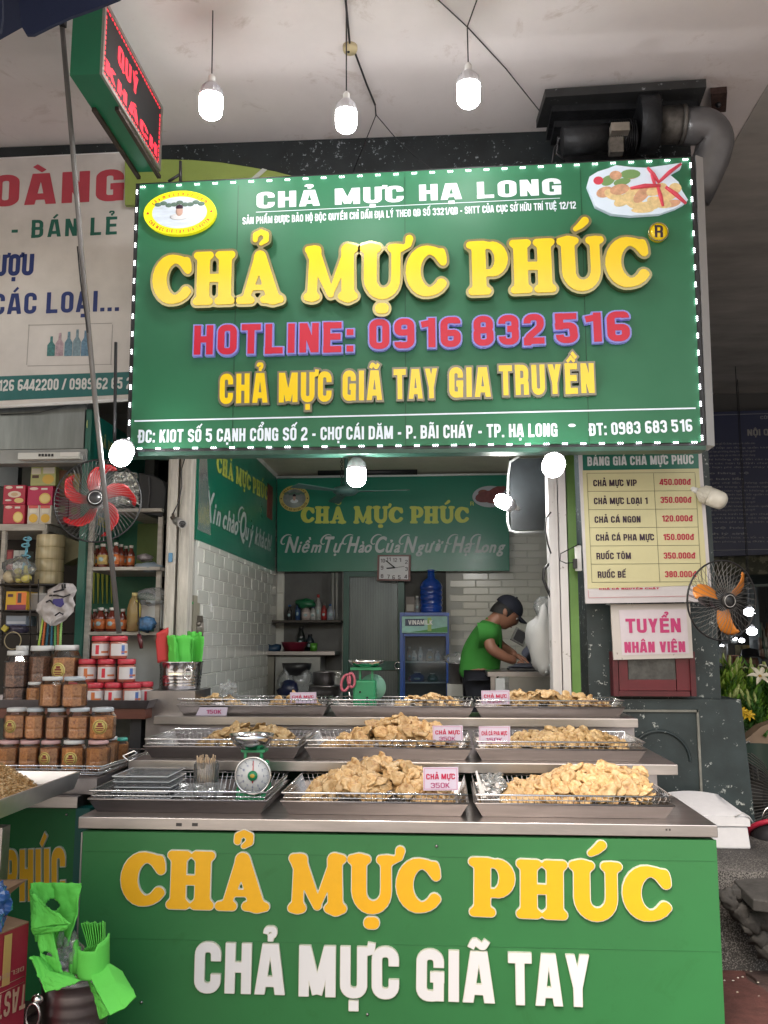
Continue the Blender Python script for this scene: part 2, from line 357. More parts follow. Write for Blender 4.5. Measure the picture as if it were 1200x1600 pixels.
def marks_cooper(X, Y, mk, cx, W):
    if mk == '\u0309': return chain(X, Y, [(cx-.11,1.18),(cx-.1,1.27),(cx+.0,1.32),(cx+.1,1.27),(cx+.1,1.17),(cx+.0,1.1)], [.06,.065,.06,.07,.065,.045])
    if mk == '\u0301': return chain(X, Y, [(cx-.07,1.14),(cx+.02,1.2),(cx+.1,1.28)], [.055,.075,.085])
    if mk == '\u031b': return chain(X, Y, [(W-.06,.9),(W+.05,.98),(W+.07,1.08)], [.05,.07,.085])
    if mk == '\u0323': return seg_cap(X, Y, (cx-.035,-.15), (cx+.035,-.15), .105, .105)
def march(F, x0, y0, h):
    ny, nx = F.shape; S = F < 0; c = S[:-1,:-1]*1+S[:-1,1:]*2+S[1:,1:]*4+S[1:,:-1]*8
    nxt = {}; pos = {}
    def pt(e):
        if e in pos: return e
        k, i, j = e
        if k == 0: a, b = F[j,i], F[j,i+1]; t = a/(a-b); pos[e] = (x0+(i+t)*h, y0+j*h)
        else: a, b = F[j,i], F[j+1,i]; t = a/(a-b); pos[e] = (x0+i*h, y0+(j+t)*h)
        return e
    T = {1:[(3,0)],2:[(0,1)],3:[(3,1)],4:[(1,2)],6:[(0,2)],7:[(3,2)],8:[(2,3)],9:[(2,0)],11:[(2,1)],12:[(1,3)],13:[(1,0)],14:[(0,3)],5:[(3,0),(1,2)],10:[(0,1),(2,3)]}
    for j, i in zip(*np.nonzero((c > 0) & (c < 15))):
        E = [(0,i,j),(1,i+1,j),(0,i,j+1),(1,i,j)]
        for a, b in T[int(c[j,i])]: nxt[pt(E[a])] = pt(E[b])
    loops = []
    while nxt:
        s = next(iter(nxt)); L = []; k = s
        while k in nxt: L.append(pos[k]); k = nxt.pop(k)
        if len(L) > 4: loops.append(L)
    return loops
def simp(L, tol):
    def dp(P):
        if len(P) < 3: return P[:]
        a = np.array(P[0]); b = np.array(P[-1]); q = np.array(P); d = b-a; n = math.hypot(*d)
        e = np.hypot(*(q-a).T) if n < 1e-9 else abs(d[0]*(q[:,1]-a[1])-d[1]*(q[:,0]-a[0]))/n
        k = int(e.argmax())
        return [P[0], P[-1]] if e[k] < tol else dp(P[:k+1])[:-1]+dp(P[k:])
    m = len(L)//2; return dp(L[:m+1])[:-1]+dp(L[m:]+[L[0]])[:-1]
GC = {}
_tc = bpy.data.curves.new('tmp_text', 'FONT'); _to = bpy.data.objects.new('tmp_text', _tc)
def builtin(ch):                                                     # outline segments of the built-in font, cap height 1
    _tc.body = ch; _tc.resolution_u = 4; COL.objects.link(_to); bpy.context.view_layer.update()
    dg = bpy.context.evaluated_depsgraph_get(); me = _to.evaluated_get(dg).to_mesh()
    cnt = {}
    for p in me.polygons:
        for e in p.edge_keys: cnt[e] = cnt.get(e, 0)+1
    S = [(tuple(me.vertices[a].co[:2]), tuple(me.vertices[b].co[:2])) for (a, b), k in cnt.items() if k == 1]
    COL.objects.unlink(_to); return S
def glyph(ch, style, thr):
    key = (ch, style[0], round(thr, 4))+tuple(style[1:])
    if key in GC: return GC[key]
    d0 = unicodedata.normalize('NFD', ch); base, mks = d0[0], d0[1:]
    if style[0] in ('gothic', 'cooper'):
        h = .0125 if style[0] == 'gothic' else .016; w = style[1] if len(style) > 1 else GW; W0 = style[2] if len(style) > 2 else .53
        xs = np.arange(-.3, 1.5, h); ys = np.arange(-.42, 1.7, h); X, Y = np.meshgrid(xs, ys)
        if style[0] == 'gothic':
            G, W = gothic(base, w, W0); D = np.full(X.shape, 9.)
            for pts, cl in G: D = np.minimum(D, stroke(X, Y, pts, w, cl))
            if base in 'AMNVYXK7/Q': D = np.maximum(D, np.maximum(-Y, Y-1)) if base != 'Q' else D
            top = 1.02; n = 0
            for mk in mks:
                if mk in '\u0323\u031b': D = np.minimum(D, marks_gothic(X, Y, mk, W/2, W, w, 1)); continue
                q = marks_gothic(X, Y, mk, W/2+(.16 if n else 0), W, w, top+(.12 if n else 0)); D = np.minimum(D, q) if q is not None else D; n += 1
        else:
            D, W = cooper(base, X, Y)
            for mk in mks: D = np.minimum(D, marks_cooper(X, Y, mk, W/2, W))
        tol = .003
    else:                                                            # built-in: ('builtin', x scale, weight, shear)
        sx, wt, sh = style[1:4]; S = builtin(ch)
        if not S: W = .28; loops = []; GC[key] = (loops, W); return GC[key]
        k = 1/.729
        A = np.array([[((a[0]+sh*a[1])*k*sx, a[1]*k, (b[0]+sh*b[1])*k*sx, b[1]*k)] for a, b in S]).reshape(-1, 4)
        x0 = min(A[:,0].min(), A[:,2].min()); A[:,(0,2)] -= x0-wt; W = A[:,(0,2)].max()+wt
        h = .022; xs = np.arange(-.08, W+.1, h); y1 = max(A[:,1].max(), A[:,3].max())+.1; y0 = min(A[:,1].min(), A[:,3].min())-.1
        ys = np.arange(y0, y1, h); X, Y = np.meshgrid(xs, ys); D = np.full(X.shape, 9.); ins = np.zeros(X.shape, bool)
        for ax, ay, bx, by in A:
            D = np.minimum(D, seg_cap(X, Y, (ax, ay), (bx, by), 0, 0))
            if abs(ay-by) > 1e-9: ins ^= ((ay > Y) != (by > Y)) & (X < (bx-ax)*(Y-ay)/(by-ay)+ax)
        D = np.where(ins, -D, D)-wt; tol = .006
    loops = [simp(L, tol) for L in march(D-thr+1e-7, xs[0], ys[0], xs[1]-xs[0])]
    GC[key] = (loops, W); return GC[key]
MC = {}
def glyph_mesh(ch, style, thr=0, depth=0):
    key = (ch, tuple(style), round(thr, 4), round(depth, 5))
    if key in MC: return MC[key]
    loops, W = glyph(ch, style, thr)
    c = bpy.data.curves.new('g', 'CURVE'); c.dimensions = '2D'; c.fill_mode = 'BOTH'; c.extrude = depth/2
    for L in loops:
        if len(L) < 3: continue
        s = c.splines.new('POLY'); s.points.add(len(L)-1); s.use_cyclic_u = True
        for p, q in zip(s.points, L): p.co = (q[0], q[1], 0, 1)
    o = bpy.data.objects.new('g', c); COL.objects.link(o); bpy.context.view_layer.update()
    me = bpy.data.meshes.new_from_object(o.evaluated_get(bpy.context.evaluated_depsgraph_get())); COL.objects.unlink(o); bpy.data.objects.remove(o)
    MC[key] = (me, W); return MC[key]
def layout(text, style, gap=.09, space=.26):
    x = 0; out = []
    for ch in text:
        if ch == ' ': x += space; continue
        W = glyph(ch, style, 0)[1]; out.append((ch, x)); x += W+gap
    return out, x-gap
def frame_px(pl, a, b, cap, out):
    A = pl.hit(*a); B = pl.hit(*b); T = pl.hit(a[0], a[1]-cap)
    n = pl.n if pl.n.dot(Vector((0,0,CAM_H))-pl.o) > 0 else -pl.n
    ux = (B-A); L = ux.length; ux.normalize(); uy = n.cross(ux).normalized()
    if uy.z < 0: uy = -uy
    return A+n*out, ux, uy, n, L, (T-A).length
def line_flat(name, text, pl, a, b, cap, style, mat, parent, out=.002, gap=.09, space=.3, label=None, thr=0):
    """printed lettering: a whole line as one flat mesh"""
    O, ux, uy, n, L, H = frame_px(pl, a, b, cap, out); lay, W = layout(text, style, gap, space); sx = L/W; mb = MB()
    for ch, x in lay:
        me, _ = glyph_mesh(ch, style, thr, 0)
        vs = [O+ux*((v.co.x+x)*sx)+uy*(v.co.y*H) for v in me.vertices]; fs = [tuple(p.vertices) for p in me.polygons]
        mb.add(vs, fs)
    return part(name, mb, mat, parent, label)
def line_raised(text, pl, a, b, cap, style, mat, parent, depth=.03, base=.0, rim=0, rimmat=None, gap=.09, space=.3, rimdepth=None, label=None):
    """channel letters: each letter a part, its rim a sub-part"""
    O, ux, uy, n, L, H = frame_px(pl, a, b, cap, 0); lay, W = layout(text, style, gap, space); sx = L/W
    rd = rimdepth if rimdepth is not None else depth*.9
    root = off_of(parent)
    for ch, x in lay:
        me, _ = glyph_mesh(ch, style, -rim*.35 if rim and style[0] == 'cooper' else 0, 1)
        if not me.materials: setmat(me, mat)
        if me.materials[0] != mat: me = me.copy(); me.materials.clear(); setmat(me, mat)
        o = bpy.data.objects.new('letter', me); COL.objects.link(o); o.parent = parent
        Mx = Matrix((ux*sx, uy*H, n*depth)).transposed().to_4x4(); Mx.translation = O+ux*(x*sx)+n*(base+depth/2)-root
        o.matrix_basis = Mx
        if label: o['label'] = label
        if rim:
            m2, _ = glyph_mesh(ch, style, rim, 1)
            if not m2.materials: setmat(m2, rimmat)
            if m2.materials[0] != rimmat: m2 = m2.copy(); m2.materials.clear(); setmat(m2, rimmat)
            o2 = bpy.data.objects.new('letter_rim', m2); COL.objects.link(o2); o2.parent = o
            M2 = Matrix((ux*sx, uy*H, n*rd)).transposed().to_4x4(); M2.translation = O+ux*(x*sx)+n*(base+rd/2)-root
            o2.matrix_basis = Mx.inverted() @ M2
GOTH = ('gothic', .17); GOTHL = ('gothic', .12); COOP = ('cooper',)

# ================================================================== SETTING
pav = M('pavement_ground', (.045,.03,.028), .9, var=.3, vs=1.5, bump=.4, bs=20)
struct('ground', MB().add([(-120,-120,-.012),(120,-120,-.012),(120,120,-.012),(-120,120,-.012)], [(0,1,2,3)]), M('street_paving', (.34,.32,.30), .9, var=.25, vs=2))
gp = struct('pavement', MB().bbox((-4,1.5,-.011),(4,5.1,-.002)), pav)
tile_m = [M('paver_%s' % n, c, .8, var=.35, vs=14, bump=.6, bs=45) for n, c in (('red',(.085,.032,.028)),('dark',(.05,.03,.027)),('worn',(.07,.042,.038)))]
tme = []
for k in range(3):                                                   # wave-edged paving stones
    mb = MB(); n = 8; s = .148; pts = []
    for side in range(4):
        for i in range(n):
            t = -1+2*i/n; wv = .016*math.sin(t*PI)*(1 if side % 2 else -1)
            pts.append({0:(t*s, -s+wv),1:(s+wv, t*s),2:(-t*s, s+wv),3:(-s+wv, -t*s)}[side])
    mb.prism([(x, y, 0) for x, y in pts], (0, 0, .012)); me = mb.mesh('paving_stone'); setmat(me, tile_m[k]); tme.append(me)
rng = random.Random(3)
for i in range(26):
    for j in range(5):
        x = -3.0+i*.3; y = 3.2+j*.3
        if abs(x) < 1.0 and y > 3.7: continue
        o = bpy.data.objects.new('paving_stone', rng.choice(tme)); COL.objects.link(o); o.parent = gp
        o.location = (x, y, -.002+rng.uniform(0, .004)); o.rotation_euler = (rng.uniform(-.012,.012), rng.uniform(-.012,.012), rng.choice((0, PI/2)))
granite = chips('speckled_granite', (.02,.019,.019), (.17,.16,.155), .52, 150, .85, mid=(.05,.047,.047))
mb = MB(); ZST = .45; YST = YZ(1160,1362,ZST); mb.bbox((1.2,YST,ZST-.09),(7,8.6,ZST)); mb.bbox((1.2,YST+.04,-.01),(7,YST+.5,ZST-.091)); struct('granite_step', mb, granite)
struct('raised_floor', MB().bbox((-6,5.1,-.02),(.999,14,.19)), M('floor_concrete', (.12,.11,.10), .8, var=.2))
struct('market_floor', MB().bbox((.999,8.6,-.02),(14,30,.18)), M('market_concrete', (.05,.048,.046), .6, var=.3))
ceil_m = M('ceiling_plaster', (.76,.71,.715), .85, var=.07, vs=1.6, bump=.15, bs=12)
def grime(m, thr=.58, sc=3.5, dark=.55, tint=(.62,.55,.5)):
    nt = m.node_tree; N = nt.nodes; L = nt.links; b = N['Principled BSDF']; src = b.inputs['Base Color'].links[0].from_socket
    tc = N.new('ShaderNodeTexCoord'); n = N.new('ShaderNodeTexNoise'); n.inputs['Scale'].default_value = sc; n.inputs['Detail'].default_value = 9; n.inputs['Roughness'].default_value = .72; n.inputs['Distortion'].default_value = .6
    r = N.new('ShaderNodeMapRange'); r.inputs[1].default_value = thr; r.inputs[2].default_value = thr+.12; r.inputs[4].default_value = dark; L.new(tc.outputs['Object'], n.inputs[0]); L.new(n.outputs[0], r.inputs[0])
    mx = N.new('ShaderNodeMix'); mx.data_type = 'RGBA'; mx.blend_type = 'MULTIPLY'; mx.inputs[7].default_value = (*tint, 1); L.new(r.outputs[0], mx.inputs[0]); L.new(src, mx.inputs[6]); L.new(mx.outputs[2], b.inputs['Base Color'])
grime(ceil_m, .57, 3.2, .6); grime(CGREEN, .58, 5.5, .5, (.70,.74,.62)); grime(GREEN, .64, 3, .25, (.8,.85,.8)); grime(STEEL, .6, 9, .5) if 0 else None
_nt = ceil_m.node_tree                                               # grime blotches on the plaster, stronger towards the raw concrete end
struct('ceiling', MB().bbox((-10,1.6,4.68),(1.9,14,4.9)), ceil_m)
struct('concrete_soffit', MB().bbox((1.9,1.6,4.675),(14,11.6,4.9)), M('raw_soffit', (.42,.40,.38), .9, var=.28, vs=2.2, streak=(.6,1.6,1), bump=.3, bs=9))
# facade beam and pillar ------------------------------------------------
T = thing('facade_beam', 'dark peeling concrete beam above the large green sign', 'beam', (0,5.42,3.2))
part('wall', MB().bbox((-4,5.3,3.2),(1.56,5.6,4.67)), PEELB, T)
part('ledge', MB().bbox((-4,5.26,4.60),(-1.95,5.30,4.672)), PEELB, T)
T = thing('pillar', 'dark green square pillar with flaking paint carrying the price board', 'pillar', (1.2,5.6,.2))
part('shaft', MB().bbox((.83,5.3,1.17),(1.57,5.85,3.2)), PEEL, T)
mb = MB(); mb.prism([(.83,5.24,.2),(1.72,5.24,.2),(1.66,5.24,1.17),(.83,5.24,1.17)], (0,.62,0)); part('plinth', mb, PEEL, T)
mb = MB(); mb.ring((1.20,5.235,.83), .165, .009, 'y', 28, 5, arc=PI*.95); part('round_moulding', mb, PEEL, T)
mb = MB()
for a, b in (((.98,5.225,1.10),(1.42,5.24,1.112)), ((1.41,5.225,.3),(1.422,5.24,1.112))): mb.bbox(a, b)
part('panel_moulding', mb, M('worn_edge', (.22,.22,.2), .8, var=.4), T)
# kiosk shell -------------------------------------------------------------
WALLM = M('grout_wall', (.56,.56,.53), .85)
lw = struct('left_wall', MB().bbox((-1.62,5.45,.19),(-1.53,8.3,3.1)), WALLM)
bw = struct('back_wall', MB().bbox((-1.53,8.2,.19),(1.2,8.3,3.1)), WALLM)
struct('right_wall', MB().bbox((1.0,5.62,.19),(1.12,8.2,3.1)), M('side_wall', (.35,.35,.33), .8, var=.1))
struct('kiosk_ceiling', MB().bbox((-1.62,5.62,3.03),(1.12,8.3,3.12)), M('kiosk_ceiling_board', (.58,.55,.45), .8, var=.08))
T = thing('ceiling_pipe', 'dark conduit running along the back of the kiosk ceiling', 'pipe', (0,8.05,2.97))
mb = MB(); mb.tube([P(497,738,8.0), P(652,737,8.0)], .028, 8); part('conduit', mb, DARK, T); part('white_batten', MB().tube([P(430,746,8.1), P(795,741,8.1)], .014, 6), WHITE, T)
tm = [M('wall_tile_%d' % k, c, .22, var=.04, vs=3, coat=.3) for k, c in enumerate(((.66,.66,.62),(.63,.63,.59),(.69,.69,.65)))]
def tiles(parent, o, u, v, nrm, W, H, tw, th, cnt, running=True, skip=None):
    mes = []
    for m in tm:
        mb = MB(); a = tw/2-.0025; b = th/2-.002; q = [(-a,-b),(a,-b),(a,b),(-a,b)]; e = .004
        vs = [Vector(u)*x+Vector(v)*y for x, y in q]+[Vector(u)*(x-math.copysign(e,x))+Vector(v)*(y-math.copysign(e,y))+Vector(nrm)*.008 for x, y in q]
        mb.add(vs, [(4,5,6,7),(0,1,5,4),(1,2,6,5),(2,3,7,6),(3,0,4,7)]); me = mb.mesh('wall_tile'); setmat(me, m); mes.append(me)
    k = 0; rg = random.Random(5)
    for j in range(int(H/th)):
        for i in range(int(W/tw)+1):
            x = (i+.5)*tw-(tw/2 if running and j % 2 else 0); y = (j+.5)*th
            if x < tw*.4 or x > W-tw*.4 or k >= cnt or (skip and skip(x, y)): continue
            ob = bpy.data.objects.new('wall_tile', rg.choice(mes)); COL.objects.link(ob); ob.parent = parent
            ob.location = Vector(o)+Vector(u)*x+Vector(v)*y; k += 1
tiles(lw, (-1.53,5.5,1.02), (0,1,0), (0,0,1), (1,0,0), 2.68, 1.5, .262, .088, 190)
tiles(bw, (.06,8.2,1.05), (1,0,0), (0,0,1), (0,-1,0), .94, 1.5, .235, .066, 110)
tiles(bw, (-1.53,8.2,1.66), (0,0,1), (1,0,0), (0,-1,0), .55, .26, .27, .07, 40)
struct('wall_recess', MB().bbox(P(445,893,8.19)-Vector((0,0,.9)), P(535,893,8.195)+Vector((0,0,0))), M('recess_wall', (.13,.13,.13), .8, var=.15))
# door frame posts and strips --------------------------------------------
T = thing('door_post', 'pair of weathered white timber posts left of the kiosk opening', 'post', P(270,1080,5.25))
for x0, x1, nm in ((251,267,'post'),(271,288,'post')):
    a = P(x0,1085,5.25); b = P(x1,1085,5.25); mb = MB(); h = P(x0,712,5.25).z; mb.bbox((a.x,5.25,.2),(b.x,5.36,h)); mb.bbox((a.x+.012,5.243,.2),(a.x+.02,5.25,h)); part(nm, mb, WOODW, T, bevel=.004)
part('sticker', MB().bbox(P(263,878,5.235), P(270,864,5.242)), M('blue_sticker', (.1,.25,.42), .5), T)
T = thing('corner_post', 'chipped white timber post right of the kiosk opening', 'post', P(872,1085,5.25))
a = P(860,900,5.25); b = P(887,900,5.25); h = P(872,705,5.25).z
mb = MB(); mb.bbox((a.x,5.25,.2),(a.x+.05,5.40,h)); mb.bbox((a.x+.056,5.235,.2),(b.x,5.40,h)); mb.bbox((a.x+.02,5.245,.2),(a.x+.03,5.25,h)); part('timber', mb, chips('chipped_white_paint', (.62,.60,.60), (.16,.14,.12), .62, 12, .6, mid=(.55,.53,.53)), T)
a = P(889,900,5.25); b = P(909,900,5.25)
solo('trim_strip', MB().bbox((a.x+.004,5.27,.2),(b.x-.02,5.36,h)), M('leaf_green_paint', (.13,.27,.06), .45, var=.15), 'bright leaf green painted strip between white post and dark pillar', 'trim')

# ================================================================== MAIN SIGN
YS = 4.6
TL, TR, BR, BL = P(211,285,YS), P(1086,242,YS), P(1104,695,YS), P(196,705,YS)
spl = Plane((0,YS,0),(0,-1,0))
S = thing('shop_sign', 'large green illuminated shop sign with raised yellow letters above the stall', 'sign', ((BL.x+BR.x)/2, YS, BL.z))
def inset(q, d):
    c = sum(q, Vector())/4; return [p+(c-p).normalized()*d for p in q]
part('casing', MB().prism([p+Vector((0,.012,0)) for p in (TL,TR,BR,BL)], (0,.13,0)), DARK, S)
part('face_panel', MB().prism(inset([TL,TR,BR,BL], .03), (0,.012,0)), GREEN, S)
for q in ((TR,BR),):
    mb = MB(); mb.prism([q[0]+Vector((.003,.0,0)), q[0]+Vector((.05,.03,0)), q[1]+Vector((.05,.03,0)), q[1]+Vector((.003,.0,0))], (0,.12,0)); part('side_edge', mb, M('silver_edge', (.5,.5,.52), .35, .5), S)
part('bottom_edge', MB().prism([BL+Vector((.0,.01,-.002)), BR+Vector((0,.01,-.002)), BR+Vector((0,.01,-.024)), BL+Vector((0,.01,-.024))], (0,.1,0)), M('dark_green_edge', (.02,.07,.05), .4), S)
seam = M('panel_seam', (.006,.08,.035), .5)
for x in (372, 632, 906):
    t0 = P(x, 290-(x-372)*.05, YS); t1 = P(x+ (x-650)*.02, 698, YS); part('seam', MB().bbox((t0.x,YS-.002,t1.z),(t0.x+.0035,YS,t0.z)), seam, S)
for args in (('CHẢ MỰC HẠ LONG',(401,326),(877,304),25,('gothic',.2),.1,.35), ):
    line_flat('lettering', args[0], spl, args[1], args[2], args[3], args[4], PRINTW, S, gap=args[5], space=args[6])
line_flat('lettering', 'SẢN PHẨM ĐƯỢC BẢO HỘ ĐỘC QUYỀN CHỈ DẪN ĐỊA LÝ THEO QĐ SỐ 3321/QĐ - SHTT CỦA CỤC SỞ HỮU TRÍ TUỆ 12/12', spl, (379,351),(900,326), 11, ('gothic',.18), PRINTW, S)
line_flat('lettering', 'ĐC: KIOT SỐ 5 CẠNH CỔNG SỐ 2 - CHỢ CÁI DĂM - P. BÃI CHÁY - TP. HẠ LONG', spl, (216,692),(871,682), 20, ('gothic',.19), PRINTW, S)
line_flat('lettering', '*', spl, (890,676),(898,676), 14, GOTH, PRINTW, S)
line_flat('lettering', 'ĐT: 0983 683 516', spl, (921,681),(1082,674), 19, ('gothic',.19), PRINTW, S)
for a, b, wd in (((400,332),(875,310),.003), ((210,659),(1087,639),.008)):
    A = P(*a, YS-.002); B = P(*b, YS-.002); part('rule_line', MB().prism([A, B, B+Vector((0,0,wd)), A+Vector((0,0,wd))], (0,-.001,0)), PRINTW, S)
G2 = ('gothic', .215)
LILAC = M('lilac_rim', (.24,.25,.66), .4, emit=.10); REDL = M('red_letter', (.55,.004,.035), .35, emit=.06); GREYRIM = M('grey_rim', (.22,.21,.17), .35, .5)
line_raised('CHẢ', spl, (241,485),(447,479), 84, COOP, YEL, S, .05, 0, .036, RIM, gap=-.01)
line_raised('MỰC', spl, (475,476),(700,472), 86, COOP, YEL, S, .05, 0, .036, RIM, gap=.0)
line_raised('PHÚC', spl, (729,468),(1015,457), 85, COOP, YEL, S, .05, 0, .036, RIM, gap=-.01)
for t, a, b in (('HOTLINE:',(305,557),(553,552)), ('0916',(578,548),(720,544)), ('832',(740,543),(850,539)), ('516',(868,539),(983,535))):
    line_raised(t, spl, a, b, 45, ('gothic',.21,.60), REDL, S, .032, 0, .048, LILAC, gap=.15)
for t, a, b in (('CHẢ',(345,633),(419,631)), ('MỰC',(437,631),(519,629)), ('GIÃ',(536,628),(597,627)), ('TAY',(616,626),(685,624)), ('GIA',(702,623),(766,622)), ('TRUYỀN',(780,620),(928,616))):
    line_raised(t, spl, a, b, 46, ('gothic',.20), YEL, S, .028, 0, .07, GREYRIM, gap=.13)
mb = MB(); c = P(1029,362,YS-.03); mb.lathe([(0,0),(.048,0),(.048,.03),(0,.03)], c, 24, Matrix.Rotation(-PI/2, 3, 'X')); part('registered_mark', mb, YEL, S)
mb = MB(); mb.ring(P(1029,362,YS-.031), .05, .004, 'y'); part('mark_rim', mb, RIM, S)
line_flat('lettering', 'R', Plane((0,YS-.03,0),(0,-1,0)), (1023,371),(1036,371), 19, GOTH, BLKP, S, out=.0015)
# round badge
bc = P(283,336,YS); ex, ez = (345-222)/2/1400*YS, (376-298)/2/1400*YS
def disc(c, rx, rz, y0, y1, n=40, th=0):
    return MB().prism([(c.x+rx*math.cos(t)*math.cos(th)-rz*math.sin(t)*math.sin(th), y0, c.z+rz*math.sin(t)*math.cos(th)+rx*math.cos(t)*math.sin(th)) for t in [2*PI*k/n for k in range(n)]], (0,y1-y0,0))
BY = M('badge_yellow', (.80,.74,.01), .4, emit=.25)
def badge(parent, c, rx, rz, y, k=1, bright=True, dep=.03):
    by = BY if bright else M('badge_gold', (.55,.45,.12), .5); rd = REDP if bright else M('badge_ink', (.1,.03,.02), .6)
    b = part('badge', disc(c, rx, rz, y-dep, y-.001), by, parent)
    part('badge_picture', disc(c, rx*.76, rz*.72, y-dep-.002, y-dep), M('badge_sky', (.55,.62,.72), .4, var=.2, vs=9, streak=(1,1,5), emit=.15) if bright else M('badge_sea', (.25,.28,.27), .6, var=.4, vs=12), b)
    pl = Plane((0,y-dep,0),(0,-1,0)); mb = MB()
    for text, a0, a1, s in (('chamucphuc.com', 152, 28, 1), ('CHẢ MỰC GIÃ TAY GIA TRUYỀN', 203, 337, -1)):
        st = ('builtin', .75, .03, 0) if s > 0 else GOTH
        lay, W = layout(text, st, .1, .3)
        for ch, x in lay:
            me, cw = glyph_mesh(ch, st); t = R(a0+(a1-a0)*((x+cw/2)/W)); H = rz*.17 if s > 0 else rz*.15
            bx, bz = c.x+rx*.885*math.cos(t), c.z+rz*.865*math.sin(t); tx = Vector((math.sin(t)*rx, 0, -math.cos(t)*rz)).normalized()*s; up = Vector((-tx.z, 0, tx.x))
            sx = H*(.95 if s > 0 else .85)
            mb.add([Vector((bx, y-dep-.002, bz))+tx*((v.co.x-cw/2)*sx)+up*((v.co.y-.5)*H) for v in me.vertices], [tuple(p.vertices) for p in me.polygons])
    for sx in (-1, 1):
        q = Vector((c.x+sx*rx*.88, y-dep-.002, c.z)); mb.add([q+Vector((math.sin(PI*i/5), 0, math.cos(PI*i/5)))*(rz*.085 if i % 2 == 0 else rz*.035) for i in range(10)], [tuple(range(10))])
    part('badge_lettering', mb, rd, b)
    mb = MB(); mb.ball((c.x, y-dep-.004, c.z+rz*.05), (rx*.1, .003, rz*.24), 12, 8); part('printed_face', mb, M('printed_skin', (.55,.36,.3), .6), b)
    mb = MB(); mb.ball((c.x, y-dep-.0045, c.z+rz*.22), (rx*.105, .003, rz*.12), 12, 6); part('printed_hair', mb, BLKP, b)
    mb = MB(); mb.ball((c.x, y-dep-.003, c.z-rz*.2), (rx*.27, .002, rz*.16), 12, 6); part('printed_shirt', mb, M('printed_shirt', (.7,.73,.78), .6), b)
    mb = MB()
    for k in range(9): mb.ball((c.x+rx*(-.6+.15*k), y-dep-.003, c.z+rz*(.38+.06*math.sin(k*2))), (rx*.1, .002, rz*.1), 8, 5)
    part('printed_hills', mb, M('printed_hills', (.12,.2,.16), .6), b)
badge(S, bc, ex, ez, YS)
# food picture cut-out
pic = [P(x, y, YS-.028) for x, y in ((917,290),(921,276),(934,268),(950,263),(962,258),(986,261),(1010,262),(1040,258),(1066,254),(1064,262),(1046,272),(1060,284),(1066,298),(1075,312),(1069,318),(1056,325),(1030,334),(985,337),(955,334),(930,322))]
b = part('food_picture', MB().prism(pic, (0,.026,0)), M('plate_print', (.62,.72,.85), .3, emit=.15), S)
FP = [M('print_fried', (.72,.55,.28), .4, var=.3, vs=30, emit=.12), M('print_fried_shade', (.62,.35,.22), .4, var=.3, vs=30, emit=.1), M('print_chilli', (.62,.06,.1), .4, emit=.1), M('print_leaf', (.2,.36,.14), .5, emit=.05)]
rg = random.Random(11)
for x, y, rx, ry, th, k in ((945,300,14,9,.3,1),(958,304,15,9,-.4,0),(975,312,18,9,.5,0),(990,316,20,10,-.6,0),(1003,304,18,9,.8,1),(1012,322,20,8,.1,0),(1030,316,20,9,-.3,0),(1045,304,16,10,.5,0),(968,296,16,9,.2,1),(1026,296,18,9,.4,0),(1050,318,14,6,.2,1),(990,298,14,8,.2,0),(1004,328,18,5,0,0),(1055,294,10,9,0,0),
                        (935,282,8,7,0,2),(950,282,12,8,.5,3),(962,274,10,8,0,1),(985,272,16,8,0,3),(988,274,11,6,.2,1),(972,284,14,6,.2,3)):
    c = P(x, y, YS-.03); s = YS/1400; part('printed_piece', disc(c, rx*s, ry*s, YS-.0300-.0006*rg.random()-.0003, YS-.0285, 16, th), FP[k], b)
for a, q, wd in (((1012,262),(1030,286),7),((1030,284),(1064,256),7),((1032,290),(985,294),8),((1028,292),(1036,322),7),((1040,292),(1072,318),8),((1018,272),(1024,292),6)):
    A = P(*a, YS-.033); B = P(*q, YS-.033); part('printed_chilli', MB().tube([A, A.lerp(B,.5)+Vector((0,0,.006)), B], [wd/3*YS/1400, wd/2*YS/1400, wd/3.2*YS/1400], 6), FP[2], b)
# LED clusters round the border
LED = M('led_glow', (.92,.96,1), .4, emit=6)
mb = MB()
for k in (-1, 0, 1): mb.ball((k*.0105, 0, 0), (.0028,.0025,.0052), 6, 4)
ledh = mb.mesh('led_cluster'); setmat(ledh, LED)
def leds(a, b, n, vert=False):
    for k in range(n):
        A = P(a[0]+(b[0]-a[0])*k/(n-1), a[1]+(b[1]-a[1])*k/(n-1), YS-.008)
        o = bpy.data.objects.new('led_cluster', ledh); COL.objects.link(o); o.parent = S; o.location = A-off_of(S); o.rotation_euler = (0, PI/2 if vert else 0, 0)
leds((223,292),(1071,249), 31); leds((218,701),(1085,691), 31); leds((214,300),(201,688), 15, True); leds((1079,258),(1097,684), 17, True)
mb = MB(); mb.tube([P(1079,250,YS-.004), P(1098,690,YS-.004)], .002, 4); mb.tube([P(215,292,YS-.004), P(200,696,YS-.004)], .002, 4); part('led_wire', mb, DARK, S)

